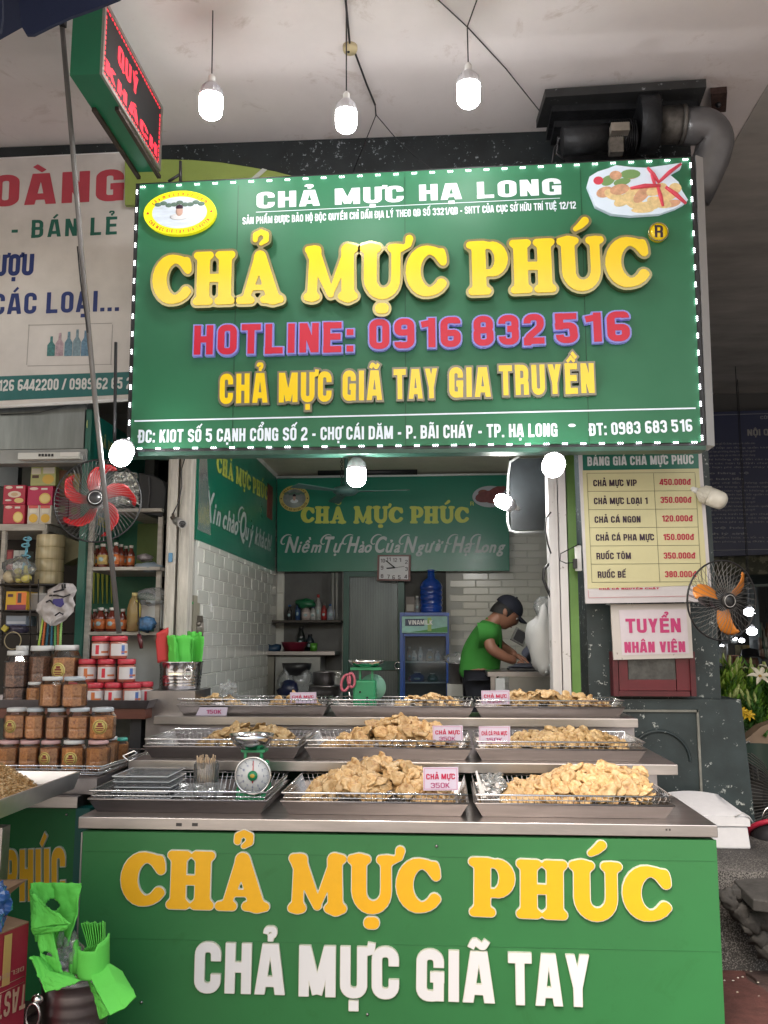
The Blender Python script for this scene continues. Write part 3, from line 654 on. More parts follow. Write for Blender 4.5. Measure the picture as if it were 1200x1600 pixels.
# ================================================================== LED TICKER BOX on the left of the sign
_f = P(248,268,4.56); XF = _f.x; zb = _f.z; zt = P(256,168,4.56).z; YN = YZ(150,116,zb)
T = thing('ticker_box', 'green box with scrolling red LED screen jutting out above the shop sign', 'display', (XF,4.1,zb))
part('housing', MB().bbox((XF-.14,YN,zb),(XF,4.56,zt)), M('ticker_green', (.01,.15,.075), .35, var=.05), T)
fr = MB(); fr.bbox((XF,YN,zb),(XF+.012,4.56,zb+.02)); fr.bbox((XF,YN,zt-.02),(XF+.012,4.56,zt)); fr.bbox((XF,YN,zb+.021),(XF+.012,YN+.02,zt-.021)); fr.bbox((XF,4.54,zb+.021),(XF+.012,4.56,zt-.021)); part('frame', fr, M('alu_frame', (.3,.29,.27), .4, .7), T)
sc_ = part('screen', MB().bbox((XF+.0005,YN+.025,zb+.022),(XF+.006,4.535,zt-.022)), M('screen_black', (.01,.01,.012), .5), T)
LR = bpy.data.materials.new('led_red'); LR.use_nodes = True; n_ = LR.node_tree.nodes; l_ = LR.node_tree.links; bs_ = n_['Principled BSDF']
tc_ = n_.new('ShaderNodeTexCoord'); vo = n_.new('ShaderNodeTexVoronoi'); vo.inputs['Scale'].default_value = 150; vo.inputs['Randomness'].default_value = 0; l_.new(tc_.outputs['Object'], vo.inputs[0])
mr = n_.new('ShaderNodeMapRange'); mr.inputs[1].default_value = .35; mr.inputs[2].default_value = .55; mr.inputs[3].default_value = 1.1; mr.inputs[4].default_value = .5; l_.new(vo.outputs['Distance'], mr.inputs[0]); l_.new(mr.outputs[0], bs_.inputs['Emission Strength'])
bs_.inputs['Base Color'].default_value = (.3,.01,.01,1); bs_.inputs['Emission Color'].default_value = (1,.03,.06,1)
sp2 = Plane((XF+.006,0,0),(1,0,0))
def on_screen(text, y0, y1, z, h, st):
    lay, W = layout(text, st, .12, .3); mb = MB(); sx = (y1-y0)/W
    for ch, x in lay:
        me, _ = glyph_mesh(ch, st); mb.add([(XF+.0075, y0+(v.co.x+x)*sx, z+v.co.y*h) for v in me.vertices], [tuple(p.vertices) for p in me.polygons])
    part('screen_lettering', mb, LR, T)
on_screen('QUÝ', YN+.19, YN+.48, zb+(zt-zb)*.50, (zt-zb)*.26, ('gothic', .2)); on_screen('KHÁCH', YN+.05, 4.50, zb+(zt-zb)*.13, (zt-zb)*.17, ('gothic', .2))
mb = MB()
for k in range(26):
    y = YN+.035+k*(4.5-YN)/26
    for z in (zb+.03, zt-.03): mb.bbox((XF+.006,y,z-.004),(XF+.008,y+.016,z+.004))
for k in range(11):
    z = zb+.045+k*.026
    for y in (YN+.035, 4.525): mb.bbox((XF+.006,y-.004,z),(XF+.008,y+.004,z+.015))
part('border_dots', mb, LR, T)
mb = MB(); mb.bbox((XF-.135,YN+.25,zb-.02),(XF-.115,4.6,zb-.001)); mb.bbox((XF-.02,YN+.25,zb-.02),(XF,4.6,zb-.001)); part('support_rail', mb, M('rust_bracket', (.06,.045,.04), .7, .5, var=.3), T)
mb = MB(); mb.tube([P(282,283,4.64), P(282,252,4.64)], .009, 6); mb.tube([P(282,283,4.64)+Vector((-.07,0,0)), P(282,272,4.64)], .009, 6)
solo('sign_bracket', mb, DARK, 'thin black steel bracket fixing the sign top to the beam', 'bracket')

# ================================================================== CEILING THINGS
def bulb(c, d, dia, lit, label, group='LED bulbs', name='light_bulb', cord=None, glow=None):
    d = Vector(d).normalized(); q = Vector((0,0,-1)).rotation_difference(d).to_matrix(); r = dia/2; h = dia*1.0
    o = thing(name, label, 'bulb', c, group=group); O = Vector(c)
    mb = MB(); pr = [(0,-h*.98)]+[(r*.97*math.sin(t), -h*.62-h*.36*math.cos(t)) for t in [PI/2*k/6 for k in range(1,7)]]+[(r,-h*.3),(r*.99,0)]
    mb.lathe(pr, O, 20, q); part('diffuser', mb, (glow or BULB) if lit else M('bulb_off', (.66,.63,.56), .3), o)
    mb = MB(); mb.lathe([(r*1.0,0),(r*1.01,h*.1),(r*.82,h*.42),(r*.45,h*.62),(r*.34,h*.66)], O, 24, q); part('heat_sink', mb, BULBBODY if lit else M('bulb_body_off', (.6,.57,.5), .4), o)
    mb = MB()
    for k in range(16):
        t = 2*PI*k/16; mb.tube([O+q@Vector((r*1.02*math.cos(t), r*1.02*math.sin(t), h*.08)), O+q@Vector((r*.86*math.cos(t), r*.86*math.sin(t), h*.4))], r*.035, 4)
    part('fins', mb, BULBBODY if lit else MAT['bulb_body_off'], o)
    mb = MB(); mb.lathe([(r*.34,h*.66),(r*.3,h*.95),(r*.15,h*1.05)], O, 12, q); part('socket', mb, WHITE if lit else WHITE, o)
    if cord: part('cord', MB().tube([O+q@Vector((0,0,h*1.02))]+[Vector(p) for p in cord], .0035, 5), DARK, o)
    return o
for x, y, Y, dia, top, lb in ((330,152,4.1,.118,(333,-10),'left of the three bulbs hanging from the ceiling on cords'), (541,176,4.0,.104,(541,-12),'middle of the three bulbs hanging from the ceiling on cords'), (732,134,4.1,.116,(730,42),'right of the three bulbs hanging from the ceiling on cords')):
    c = P(x, y, Y)
    cord = [P(*top, Y)]
    if x == 732: cord.append(P(748,-8,Y))
    bulb(c, (0,0,-1), dia, True, 'lit white LED '+lb.replace('bulbs','bulbs',1), cord=cord)
bulb(P(557,733,4.72), (0,0,-1), .10, True, 'lit white bulb hanging under the middle of the sign', cord=[P(557,708,4.72)], glow=BULBI)
bulb(P(192,704,4.45), (.12,-.75,-.55), .115, True, 'lit white bulb at the lower left corner of the sign')
bulb(P(866,724,4.55), (-.2,-.75,-.4), .112, True, 'lit white bulb under the right part of the sign')
bulb(P(793,787,5.7), (-.75,-.35,.3), .09, True, 'small lit bulb tilted beside the dish on the inner sign', glow=BULBI)
bulb(P(1108,775,5.1), (.78,-.25,-.42), .105, False, 'unlit cream bulb sticking out behind the price board')
mb = MB(); mb.tube([P(192,700,4.5)+Vector((0,.05,.05)), P(215,712,4.62)], .012, 6); solo('bulb_arm', mb, DARK, 'short dark arm holding the bulb at the sign corner', 'bracket')
T = thing('ceiling_rosette', 'round yellowed cable rosette on the ceiling behind the middle bulb', 'cable box', Z(4.68).hit(547,72))
c = Z(4.68).hit(547,72); mb = MB(); mb.lathe([(0,-.035),(.034,-.035),(.04,-.02),(.04,0)], c, 18); part('cap', mb, M('yellowed_plastic', (.5,.42,.25), .5), T)
mb = MB(); mb.ball(c+Vector((-.008,-.004,-.036)), .008, 8, 5); part('hole', mb, BLACK, T)
def wire(name, pts, r, label, mat=None, cat='cable', g=None): return solo(name, MB().tube(pts, r, 5), mat or DARK, label, cat, g)
c1 = Z(4.665).hit(555,84); c2 = Z(4.665).hit(586,164)
wire('ceiling_cable', [Z(4.67).hit(540,0), c+Vector((0,0,-.01)), c1, Z(4.66).hit(572,130), c2], .006, 'worn grey cable from the rosette along the ceiling')
wire('hanging_wire', [c2, Z(4.62).hit(587,181), P(551,270,5.2)], .003, 'thin wire falling left from the knot to the sign top')
wire('hanging_wire', [c2, Z(4.62).hit(588,180), P(620,218,5.1), P(655,250,5.1), P(682,270,4.9)], .003, 'thin wire falling right from the knot to the sign top')
wire('hanging_wire', [Z(4.67).hit(672,-12), Z(4.67).hit(730,42), Z(4.67).hit(790,107), P(850,182,5.0)], .0032, 'long dark wire crossing to the exhaust motor at right')
# exhaust unit
T = thing('exhaust_unit', 'dirty dark exhaust blower with grey elbow duct under the ceiling', 'exhaust fan', P(990,260,5.0))
SOOT = M('sooty_metal', (.022,.024,.028), .5, .5, var=.5, vs=12, bump=.3); DUCT = M('grey_duct', (.14,.14,.15), .38, .3, var=.2, vs=5)
a = [Z(4.56).hit(*q) for q in ((852,152),(1104,136),(1086,186),(838,200))]; part('mounting_plate', MB().prism(a, (0,0,.05)), chips('sooty_paint', (.012,.013,.014), (.3,.32,.33), .62, 16), T)
mb = MB(); mb.pbox(866,176,1000,196,4.95,.2); mb.pbox(884,186,1000,262,5.12,.06); mb.pbox(862,158,1090,170,4.85,.3); part('bracket_frame', mb, SOOT, T)
mb = MB(); mb.tube([P(878,222,4.85), P(950,216,4.85)], .082, 18); part('motor_end', mb, SOOT, T)
mb = MB(); A = P(952,216,4.85); B = P(992,213,4.85); mb.tube([A, B], .085, 18)
for k in range(12): mb.tube([A.lerp(B, k/12), A.lerp(B, k/12+.03)], .098, 14)
part('motor_fins', mb, SOOT, T)
part('terminal_box', MB().box(P(968,202,4.74), (.10,.06,.05)), M('dusty_alu', (.28,.25,.22), .5, .4, var=.3), T); part('capacitor', MB().box(P(962,229,4.74), (.075,.05,.09)), M('dusty_box', (.12,.11,.1), .5, .4, var=.5, vs=30), T)
mb = MB(); mb.tube([P(994,195,4.88), P(1024,193,4.88)], .165, 24); part('blower_housing', mb, SOOT, T)
part('blower_outlet', MB().box(P(1011,162,4.88), (.12,.2,.13)), SOOT, T)
mb = MB(); mb.tube([P(1026,196,4.9), P(1066,195,4.9)], .105, 22); mb.tube([P(1062,195,4.9), P(1068,195,4.9)], .112, 22); part('inlet_collar', mb, M('scuffed_duct', (.12,.115,.11), .45, .4, var=.6, vs=14), T)
mb = MB(); pts = [P(1069,197,4.9), P(1090,197,4.9)]
cc = P(1094,197,4.9); rr = .09
for k in range(1, 9): t = PI/2*k/8; pts.append(Vector((cc.x+rr*math.sin(t), 4.9+.03*k/8, cc.z-rr*(1-math.cos(t)))))
pts += [P(1112,246,4.96), P(1096,282,5.0), P(1082,310,5.04)]
mb.tube(pts, [.105]*len(pts), 22); part('elbow_duct', mb, DUCT, T)
mb = MB(); mb.tube([P(884,250,4.9), P(870,240,4.9), P(872,215,4.9), P(890,225,4.88)], .008, 5); mb.tube([P(862,258,4.9), P(866,232,4.9), P(880,212,4.9)], .006, 5); part('wiring', mb, DARK, T)
T = thing('ceiling_hook', 'rusty bolted pipe clamp on the ceiling right of the duct', 'bracket', P(1123,150,4.9))
mb = MB(); q = [Z(4.66).hit(*p) for p in ((1110,142),(1136,140),(1134,170),(1112,172))]; mb.prism([p+Vector((0,0,-.02)) for p in q], (0,0,.04)); part('plate', mb, M('rust', (.07,.04,.035), .8, .3, var=.5, vs=30), T); part('bolt', MB().ball(q[0].lerp(q[2], .5)+Vector((0,0,-.03)), .018, 8, 6), DARK, T)
# navy awning at the top left corner
NAVY = M('navy_fabric', (.012,.02,.06), .8, bump=.2, bs=300)
def scallop(pts, Y, label):
    solo('awning_edge', MB().prism([P(x, y, Y) for x, y in pts], (0,.012,0)), NAVY, label, 'awning', 'navy umbrella valance')
scallop([(27,-60),(30,12),(34,42),(41,54),(52,54),(80,40),(108,27),(150,12),(185,-2),(260,-60)], 2.6, 'larger scallop of navy umbrella fabric hanging in the top left corner')
scallop([(-60,-60),(-60,60),(-12,58),(0,50),(3,30),(3,-60)], 2.6, 'small sliver of navy umbrella fabric at the left picture edge')
T = thing('umbrella_pole', 'long grey metal pole leaning in front of the left banner', 'pole', P(186,990,4.35))
part('shaft', MB().tube([P(96,30,4.0), P(128,400,4.15), P(150,640,4.3), P(186,990,4.4)], .0135, 8), M('pole_grey', (.22,.21,.21), .45, .4, var=.15), T); part('top_clip', MB().box(P(98,36,3.99), (.03,.03,.035)), DARK, T); part('guy_line', MB().tube([P(121,385,4.14), P(126,440,4.14), P(137,520,4.2)], .004, 4), DARK, T)
solo('thin_rod', MB().tube([P(181,535,4.5), P(179,690,4.5)], .009, 6), DARK, 'short dark rod standing before the left banner near the sign edge', 'rod')

# ================================================================== NEIGHBOUR ON THE LEFT
YB = 5.22
T = thing('banner', 'old white neighbour banner with red green and blue lettering and a teal strip', 'banner', P(100,620,YB))
bq = [P(-60,252,YB), P(212,238,YB), P(203,622,YB), P(-60,638,YB)]
BANW = M('banner_vinyl', (.66,.63,.61), .5, var=.16, vs=2.5)
part('sheet', MB().prism(bq, (0,.03,0)), BANW, T)
tq = [P(-60,590,YB-.003), P(203,581,YB-.003), P(203,616,YB-.003), P(-60,629,YB-.003)]; part('bottom_strip', MB().prism(tq, (0,.0025,0)), M('teal_print', (.01,.13,.13), .5, var=.15), T)
bpl = Plane((0,YB,0),(0,-1,0)); BLU = M('blue_print', (.01,.03,.17), .5, var=.1); RD2 = M('faded_red_print', (.50,.06,.09), .5, var=.1); GR2 = M('green_print', (.01,.12,.09), .5, var=.1)
line_flat('lettering', 'HOÀNG', bpl, (-66,326),(193,313), 48, ('gothic',.2), RD2, T, gap=.12)
line_flat('lettering', 'BÁN - BÁN LẺ', bpl, (-74,377),(183,366), 27, ('cooper2',) if 0 else ('gothic',.17), GR2, T, gap=.2, space=.4)
line_flat('lettering', 'RƯỢU', bpl, (-30,432),(52,430), 33, ('gothic',.2), BLU, T)
line_flat('lettering', 'BIA CÁC LOẠI...', bpl, (-84,494),(186,486), 32, ('gothic',.18), BLU, T, gap=.13)
line_flat('lettering', 'PHONG KHÁNH * ĐT: 0126 6442200 / 0989 62 65 27', bpl, (-150,614),(215,607), 17, ('gothic',.19), M('strip_lettering', (.62,.64,.64), .5), T, out=.0045)
e = MB(); L_ = lambda x0,y0,x1,y1: e.pbox(x0,y0,x1,y1,YB-.002,.0015)
L_(44,506,175,507); L_(43,570,175,571); L_(43,507,44,570); L_(174,507,175,570); part('picture_border', e, M('faint_line', (.36,.34,.33), .6), T)
for x, h, c in ((79,34,(.05,.2,.2)),(92,40,(.45,.33,.38)),(106,42,(.13,.25,.33)),(119,46,(.2,.3,.36)),(132,44,(.12,.24,.36))):
    s_ = .0037; b_ = P(x, 556, YB-.004); r_ = 6.5*s_; hh = h*s_
    pr = [(-1,0),(1,0),(1,.55),(.35,.72),(.3,1),(-.3,1),(-.35,.72),(-1,.55)]
    part('printed_bottle', MB().prism([b_+Vector((u*r_,0,v*hh)) for u, v in pr], (0,.003,0)), M('printed_bottle_%d' % x, c, .5, var=.4, vs=60), T)
e = MB(); e.tube([P(-60,639,YB+.01), P(203,624,YB+.01)], .012, 6); e.tube([P(-60,251,YB+.01), P(210,238,YB+.01)], .008, 6); part('edge_batten', e, WHITE, T)
T = thing('arched_board', 'yellow green arched board peeping out above the shop sign', 'board', P(350,285,5.2))
q = [P(x, y, 5.16) for x, y in ((195,249),(250,249),(300,250),(345,254),(390,261),(430,268),(480,281),(480,320),(195,320))]
part('panel', MB().prism(q, (0,.03,0)), M('lime_board', (.26,.34,.08), .5, var=.08), T); q = [P(x, y, 5.155) for x, y in ((410,263),(417,265),(396,284),(386,284))]; part('stripe', MB().prism(q, (0,.004,0)), M('pale_stripe', (.5,.52,.5), .5), T)

T = thing('stall_fascia', 'dull grey sheet metal fascia below the white banner', 'fascia', P(60,700,5.3))
part('sheet_metal', MB().pbox(-80,630,134,702,5.3,.1), M('dull_zinc', (.17,.19,.20), .35, .6, var=.25, vs=3, streak=(4,4,.6)), T)
part('beam', MB().pbox(-80,703,134,724,5.27,.12), M('grey_beam', (.3,.31,.31), .6, var=.1), T); part('lower_panel', MB().pbox(-80,725,28,760,5.75,.06), M('blue_grey_panel', (.16,.19,.21), .5, var=.1), T)
e = MB(); e.tube([P(0,648,5.29), P(60,645,5.28), P(110,632,5.28)], .0025, 4); part('loose_wire', e, DARK, T)
T = thing('tube_light', 'white fluorescent tube fitting fixed under the grey fascia', 'lamp', P(78,716,5.22))
part('fixture', MB().pbox(28,707,124,717,5.2,.06), M('fitting_white', (.6,.6,.58), .4), T); part('sticker', MB().pbox(94,706.5,122,713,5.193,.006), M('pale_sticker', (.7,.68,.66), .5), T)
e = MB()
for k in range(5): e.pbox(60+k*5,709,63+k*5,713,5.193,.006)
part('vent_slots', e, DARK, T)
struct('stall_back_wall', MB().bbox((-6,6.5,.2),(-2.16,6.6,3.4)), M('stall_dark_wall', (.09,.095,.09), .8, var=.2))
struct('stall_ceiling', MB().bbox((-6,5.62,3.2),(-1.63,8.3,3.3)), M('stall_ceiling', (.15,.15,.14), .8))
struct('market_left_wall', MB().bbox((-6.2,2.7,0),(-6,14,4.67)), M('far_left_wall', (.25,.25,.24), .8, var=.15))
SHW = M('shelf_white', (.42,.39,.35), .7, var=.3, vs=6, streak=(1,6,6))
# neighbour's open shelf unit
T = thing('stall_shelf', 'open shelf unit of the left stall stacked with boxes and toys', 'shelf', P(60,1090,5.4))
part('top_board', MB().pbox(-60,819,70,829,5.35,.5), SHW, T); part('upright', MB().pbox(62,820,68,1000,5.36,.03), SHW, T); part('upright', MB().pbox(-2,829,4,1000,5.36,.03), SHW, T)
part('recess_shade', MB().pbox(-60,829,126,1100,5.9,.05), M('shelf_shadow_board', (.035,.03,.028), .8), T)  # near-black board paints the shade deep inside the shelf
e = MB(); RACK = M('rusty_rack', (.10,.09,.085), .5, .7, var=.4)
for y in (913, 954, 990):
    for Y in (5.2, 5.32, 5.44, 5.56): e.tube([P(-20,y,5.2)+Vector((0,Y-5.2,0)), P(85 if y < 960 else 66,y,5.2)+Vector((0,Y-5.2,0))], .0045, 4)
    for k in range(14): a = P(-20+k*7.5,y,5.2); e.tube([a, a+Vector((0,.36,0))], .003, 4)
for x in (3, 47, 60): e.tube([P(x,905,5.19), P(x,1010,5.19)], .004, 4)
part('wire_rack', e, RACK, T)
def carton(x0,y0,x1,y1,Y,d,col,label,deco=(),name='carton',grp=None,cat='box'):
    o = thing(name, label, cat, P((x0+x1)/2,y1,Y), group=grp)
    part('box', MB().pbox(x0,y0,x1,y1,Y,d), M('carton_%s_%d' % (name, len(MAT)), col, .45, var=.08), o, bevel=.002)
    for i, (u0,v0,u1,v1,c2,rd) in enumerate(deco):
        X0, X1, Y0, Y1 = x0+(x1-x0)*u0, x0+(x1-x0)*u1, y0+(y1-y0)*v0, y0+(y1-y0)*v1; m = M('print_%d' % len(MAT), c2, .45)
        if rd: c = P((X0+X1)/2,(Y0+Y1)/2,Y); part('printed_mark', disc(c, (X1-X0)/2/1400*Y, (Y1-Y0)/2/1400*Y, Y-.002-.0004*i, Y-.0003, 16), m, o)
        else: part('printed_mark', MB().pbox(X0,Y0,X1,Y1,Y-.002-.0004*i,.0018), m, o)
    return o
CR_, PK, OR_ = (.45,.02,.06), (.75,.6,.5), (.75,.42,.05)
cookie = lambda: [(.45,.35,.95,.95,(.72,.48,.12),True),(.5,.42,.9,.88,(.80,.62,.25),True),(.08,.06,.45,.22,(.75,.55,.5),True),(.55,.1,.8,.2,(.75,.7,.65),False)]
milk = [(.2,.3,.85,.66,(.72,.6,.5),True),(.35,.38,.7,.58,(.6,.4,.25),True),(.1,.04,.45,.2,(.75,.6,.5),True),(.6,.06,.9,.16,(.8,.75,.7),False),(.5,.66,.95,.94,(.70,.5,.2),True),(.08,.74,.4,.84,(.75,.65,.6),True)]
carton(48,729,87,759,5.45,.2,(.50,.52,.22),'pale green and white biscuit box on top of the red boxes',[(.45,.4,.95,.92,(.75,.5,.1),True),(.04,.1,.4,.4,(.75,.7,.6),False),(.5,.04,.95,.36,(.72,.68,.6),False),(.06,.45,.32,.6,(.1,.05,.04),False)],grp='biscuit boxes on the left stall')
carton(5,758,39,788,5.4,.2,CR_,'red biscuit box with milk splash print, upper left of the stack',milk,grp='biscuit boxes on the left stall')
carton(5,788.5,38,818.5,5.4,.2,(.47,.03,.06),'red biscuit box at the bottom left of the stack on the shelf top',cookie(),grp='biscuit boxes on the left stall')
carton(43,759.5,82,789,5.4,.2,(.50,.015,.09),'crimson biscuit box right of the milk splash box',cookie(),grp='biscuit boxes on the left stall')
carton(43,789.5,61,818.5,5.4,.2,(.62,.56,.5),'white and yellow biscuit box in the bottom row beside a twin, left one',[(.1,.45,.9,.95,(.75,.45,.05),True),(.1,0,.9,.16,(.7,.1,.1),False),(.2,.2,.8,.4,(.75,.7,.6),False)],grp='biscuit boxes on the left stall')
carton(61.5,789.5,80,818.5,5.4,.2,(.62,.57,.5),'white and yellow biscuit box in the bottom row beside a twin, right one',[(.1,.45,.9,.95,(.75,.45,.05),True),(.1,0,.9,.16,(.7,.1,.1),False),(.2,.2,.8,.4,(.75,.7,.6),False)],grp='biscuit boxes on the left stall')
for i, (x0,y0,x1,y1,c,lb) in enumerate(((89,735,104,776,(.2,.09,.05),'dim brown box behind the red fan cage, top left'),(105,740,124,778,(.26,.22,.05),'dim olive box behind the red fan cage, top right'),(89,777,106,818,(.14,.02,.04),'dim maroon box behind the red fan cage, bottom left'),(107,779,125,822,(.2,.03,.07),'dim wine box behind the red fan cage, bottom right'))):
    carton(x0,y0,x1,y1,5.5,.2,c,lb,[(.2,.3,.8,.6,(.14,.12,.05),True),(.1,.7,.9,.85,(.1,.09,.08),False)],grp='biscuit boxes on the left stall')
T = thing('tape_rolls', 'tall cream stack of wide tape rolls on the wire rack', 'tape', P(76,913,5.3))
for k in range(4):
    c = P(76,913,5.42); h = (P(76,835,5.3).z-P(76,913,5.3).z)/4; e = MB(); e.lathe([(.035,0),(.084,.0005),(.0865,.004),(.0865,h-.003),(.084,h-.0005),(.035,h-.0005)], (c.x,5.42,c.z+k*h), 24); part('roll', e, M('cream_tape', (.55,.46,.28), .22, var=.25, vs=8, streak=(6,6,.2), coat=.5), T)
solo('hanging_sack', MB().prism([P(x,y,5.5) for x, y in ((98,838),(124,847),(124,870),(98,882))], (0,.15,0)), M('khaki_sheet', (.24,.22,.13), .6, var=.15), 'olive sheet behind the tape rolls on the left stall', 'sheet')
carton(10,859,20,890,5.62,.1,(.25,.01,.03),'narrow dark red box standing deep in the cabinet',[(.2,.1,.8,.5,(.4,.05,.06),False)])
carton(20.5,860,29,888,5.5,.1,(.55,.56,.55),'white packet with grey print in the cabinet, left one',[(.2,.3,.8,.5,(.2,.22,.25),True),(.2,.7,.8,.85,(.2,.22,.25),True)])
carton(29.5,860,41,888,5.5,.1,(.52,.55,.55),'white packet with grey print in the cabinet, right one',[(.2,.2,.8,.4,(.2,.3,.35),True),(.2,.7,.8,.85,(.2,.22,.25),True)])
TY = [M('toy_yellow', (.55,.48,.12), .35), M('toy_blue', (.16,.42,.55), .3), M('toy_pale', (.5,.42,.28), .4)]
for i, (x,y,r,k,lb) in enumerate(((16,901,11,2,'pale round bagged rattle at the left of the toys'),(28,893,6,0,'small yellow toy ball between the bagged rattles'),(30,904,7.5,0,'yellow rattle ball in front of the toy bag'),(41,903,8.5,0,'yellow rattle with upright handle beside the tape rolls'))):
    c = P(x,y,5.22); s_ = 5.22/1400; o = thing('rattle', lb, 'toy', c+Vector((0,0,-r*s_)), group='toys on the wire rack')
    part('ball', MB().ball(c, r*s_, 14, 9), TY[k], o)
    part('ring', MB().ring(c+Vector((0,-r*s_*.6,0)), r*s_*.72, .003, 'y', 18), TY[2], o)
    if i == 3: part('handle', MB().tube([c, P(40,884,5.22)], [.016,.011], 8), TY[0], o)
T = thing('toy_windmill', 'blue plastic spinning toy in a clear bag by the cabinet', 'toy', P(40,888,5.3))
part('stick', MB().tube([P(45,838,5.3), P(40,868,5.28), P(36,890,5.26)], .009, 6), TY[1], T)
for x, y in ((43,842),(40,852),(41,870)): e = MB(); e.ring(P(x,y,5.27), .024, .005, 'y', 14, sx=1, sy=.4); part('wheel', e, TY[1], T)
e = MB(); e.ball(P(30,888,5.22), (.09,.05,.07), 14, 8, .5, 3); solo('clear_bag', e, FILM, 'clear plastic bag around the toys on the wire rack', 'bag')
carton(9,924,41,953,5.24,.16,(.72,.42,.02),'yellow and orange cardboard pack on the wire rack',[(.5,.05,1,.8,(.75,.18,.03),False),(.58,.1,.76,.62,(.05,.03,.03),False),(.05,.72,.97,1,(.2,.015,.08),False),(.1,.15,.35,.3,(.1,.03,.05),False)])
carton(42,927,72,953,5.3,.14,(.30,.29,.31),'grey plastic box beside the orange pack',[(0,.0,1,.08,(.45,.44,.45),False),(.55,.1,.6,1,(.2,.19,.2),False)])
carton(9,962,41,978,5.3,.14,(.26,.30,.38),'pale blue tray of small goods on the lower wire rack',[(.05,.55,.95,.8,(.5,.52,.6),False),(.0,.85,1,1,(.03,.05,.15),False)])
e = MB(); e.ball(P(25,984,5.25), (.07,.05,.028), 10, 6, .6, 4); solo('goods_heap', e, M('dark_purple_pack', (.05,.04,.07), .4), 'dark bundle of packets under the pale blue tray', 'packets')
solo('yellow_clip', MB().box(P(8,982,5.18), (.035,.02,.035), Matrix.Rotation(.6,3,'Y')), M('mustard_plastic', (.45,.36,.04), .4), 'small mustard clip at the left edge of the wire rack', 'clip', bevel=.004)
solo('hoop', MB().ring(P(20,1001,5.15), .05, .003, 'y'), M('straw_wire', (.4,.33,.2), .5), 'thin straw coloured hoop hanging under the wire rack', 'hoop')
# cloth lantern bag and ropes
T = thing('cloth_bag', 'crumpled white cloth bag with dark straps hanging at the green post', 'bag', P(92,975,5.1))
def bagf(u, v):
    y = 912+(978-912)*v; cx = 105-30*v**.8 if v < .5 else 87.8-(v-.5)*6; wd = [9,24,22,30,28,20,2]; k = min(5.999, v*6); i = int(k); w_ = wd[i]+(wd[i+1]-wd[i])*(k-i)
    p = P(cx+(u-.5)*2*w_, y, 5.1); p.y += -.05*math.sin(u*PI)+.03*noise.noise(Vector((u*6,v*7,0)))-.02*abs(noise.noise(Vector((u*13,v*4,2)))); return p
e = MB(); e.sheet(bagf, 24, 32); part('cloth', e, M('dirty_white_cloth', (.52,.48,.48), .9, var=.15, vs=20), T)
for pts in (((77,931),(88,930),(99,933),(110,929)),((72,941),(78,938),(84,944)),((86,962),(93,957),(99,960)),((97,913),(98,920)),((101,912),(102,919)),((84,925),(100,921))): part('strap', MB().tube([P(x,y,5.035) for x, y in pts], .005, 5), BLACK, T)
e = MB(); e.prism([P(x,y,5.03) for x, y in ((83,936),(97,935),(99,944),(94,949),(88,947),(82,942))], (0,.012,0)); part('emblem', e, M('violet_print', (.04,.03,.18), .6), T)
for i, (x0, x1, c, lb) in enumerate(((68,60,(.42,.6,.12),'lime rope'),(72,66,(.6,.15,.05),'orange rope'),(77,72,(.03,.12,.18),'dark blue rope'),(82,80,(.03,.14,.22),'blue rope'),(87,86,(.12,.35,.12),'green rope'),(91,91,(.4,.14,.05),'rust coloured rope'),(96,94,(.35,.6,.2),'pale lime rope'))):
    e = MB(); n = 26; pts = [P(x0+(x1-x0)*t/n, 964+t*48/n, 5.16) for t in range(n+1)]; e.tube(pts, [.0065*(1+.25*(k % 2)) for k in range(n+1)], 6); solo('rope', e, M('rope_%d' % i, c, .8), lb+' hanging below the cloth bag', 'rope', 'ropes hanging below the cloth bag')

# side bay: green post, side sign, bottle shelves
solo('green_post', MB().pbox(122,640,133,1100,5.3,.06), M('teal_post', (.01,.10,.075), .45, var=.15), 'tall dark teal post left of the bottle shelves', 'post')
XS = P(132,640,5.3).x
T = thing('side_sign', 'narrow teal side sign with round emblem behind the leaning pole', 'sign', (XS,5.6,2.0))
part('panel', MB().bbox((XS,5.36,PX(136,830,XS).z),(XS+.02,6.4,PX(136,642,XS).z)), M('teal_sign', (.008,.15,.12), .3, var=.05), T)
sp3 = Plane((XS+.02,0,0),(1,0,0))
line_flat('lettering', 'CHẢ MỰC', sp3, (149,690),(184,714), 16, COOP, M('pale_gold_print', (.45,.5,.2), .5), T, gap=.02)
line_flat('lettering', 'PHÚC', sp3, (152,820),(178,832), 15, COOP, M('dull_yellow_print', (.42,.42,.05), .5), T, gap=.02)
c = sp3.hit(140,665); e = MB(); e.lathe([(0,0),(.05,0),(.05,.004),(0,.004)], c, 20, Matrix.Rotation(PI/2,3,'Y')); part('emblem', e, M('pale_gold_print'), T)
T = thing('bottle_shelf', 'white painted side shelves holding sauce bottles between green post and timber posts', 'shelf', P(190,990,5.4))
def shelf_z(y): return P(190,y,5.35).z
XR = P(250,900,5.35).x
for y in (886, 987): z = shelf_z(y); part('board', MB().bbox((XS+.03,5.34,z-.02),(XR,5.9,z)), SHW, T)
z = shelf_z(795); part('top_board', MB().bbox((P(180,795,5.35).x,5.34,z-.02),(XR,5.95,z)), SHW, T)
part('upright', MB().pbox(133,800,140,1100,5.33,.03), SHW, T); part('upright', MB().pbox(244,800,251,1000,5.40,.03), SHW, T)
part('back_panel', MB().pbox(134,800,252,1000,5.93,.02), M('shelf_back_green', (.01,.13,.07), .5, var=.1), T)
part('lime_panel', MB().pbox(214,818,247,882,5.90,.02), M('lime_panel', (.13,.20,.05), .5, var=.2), T)
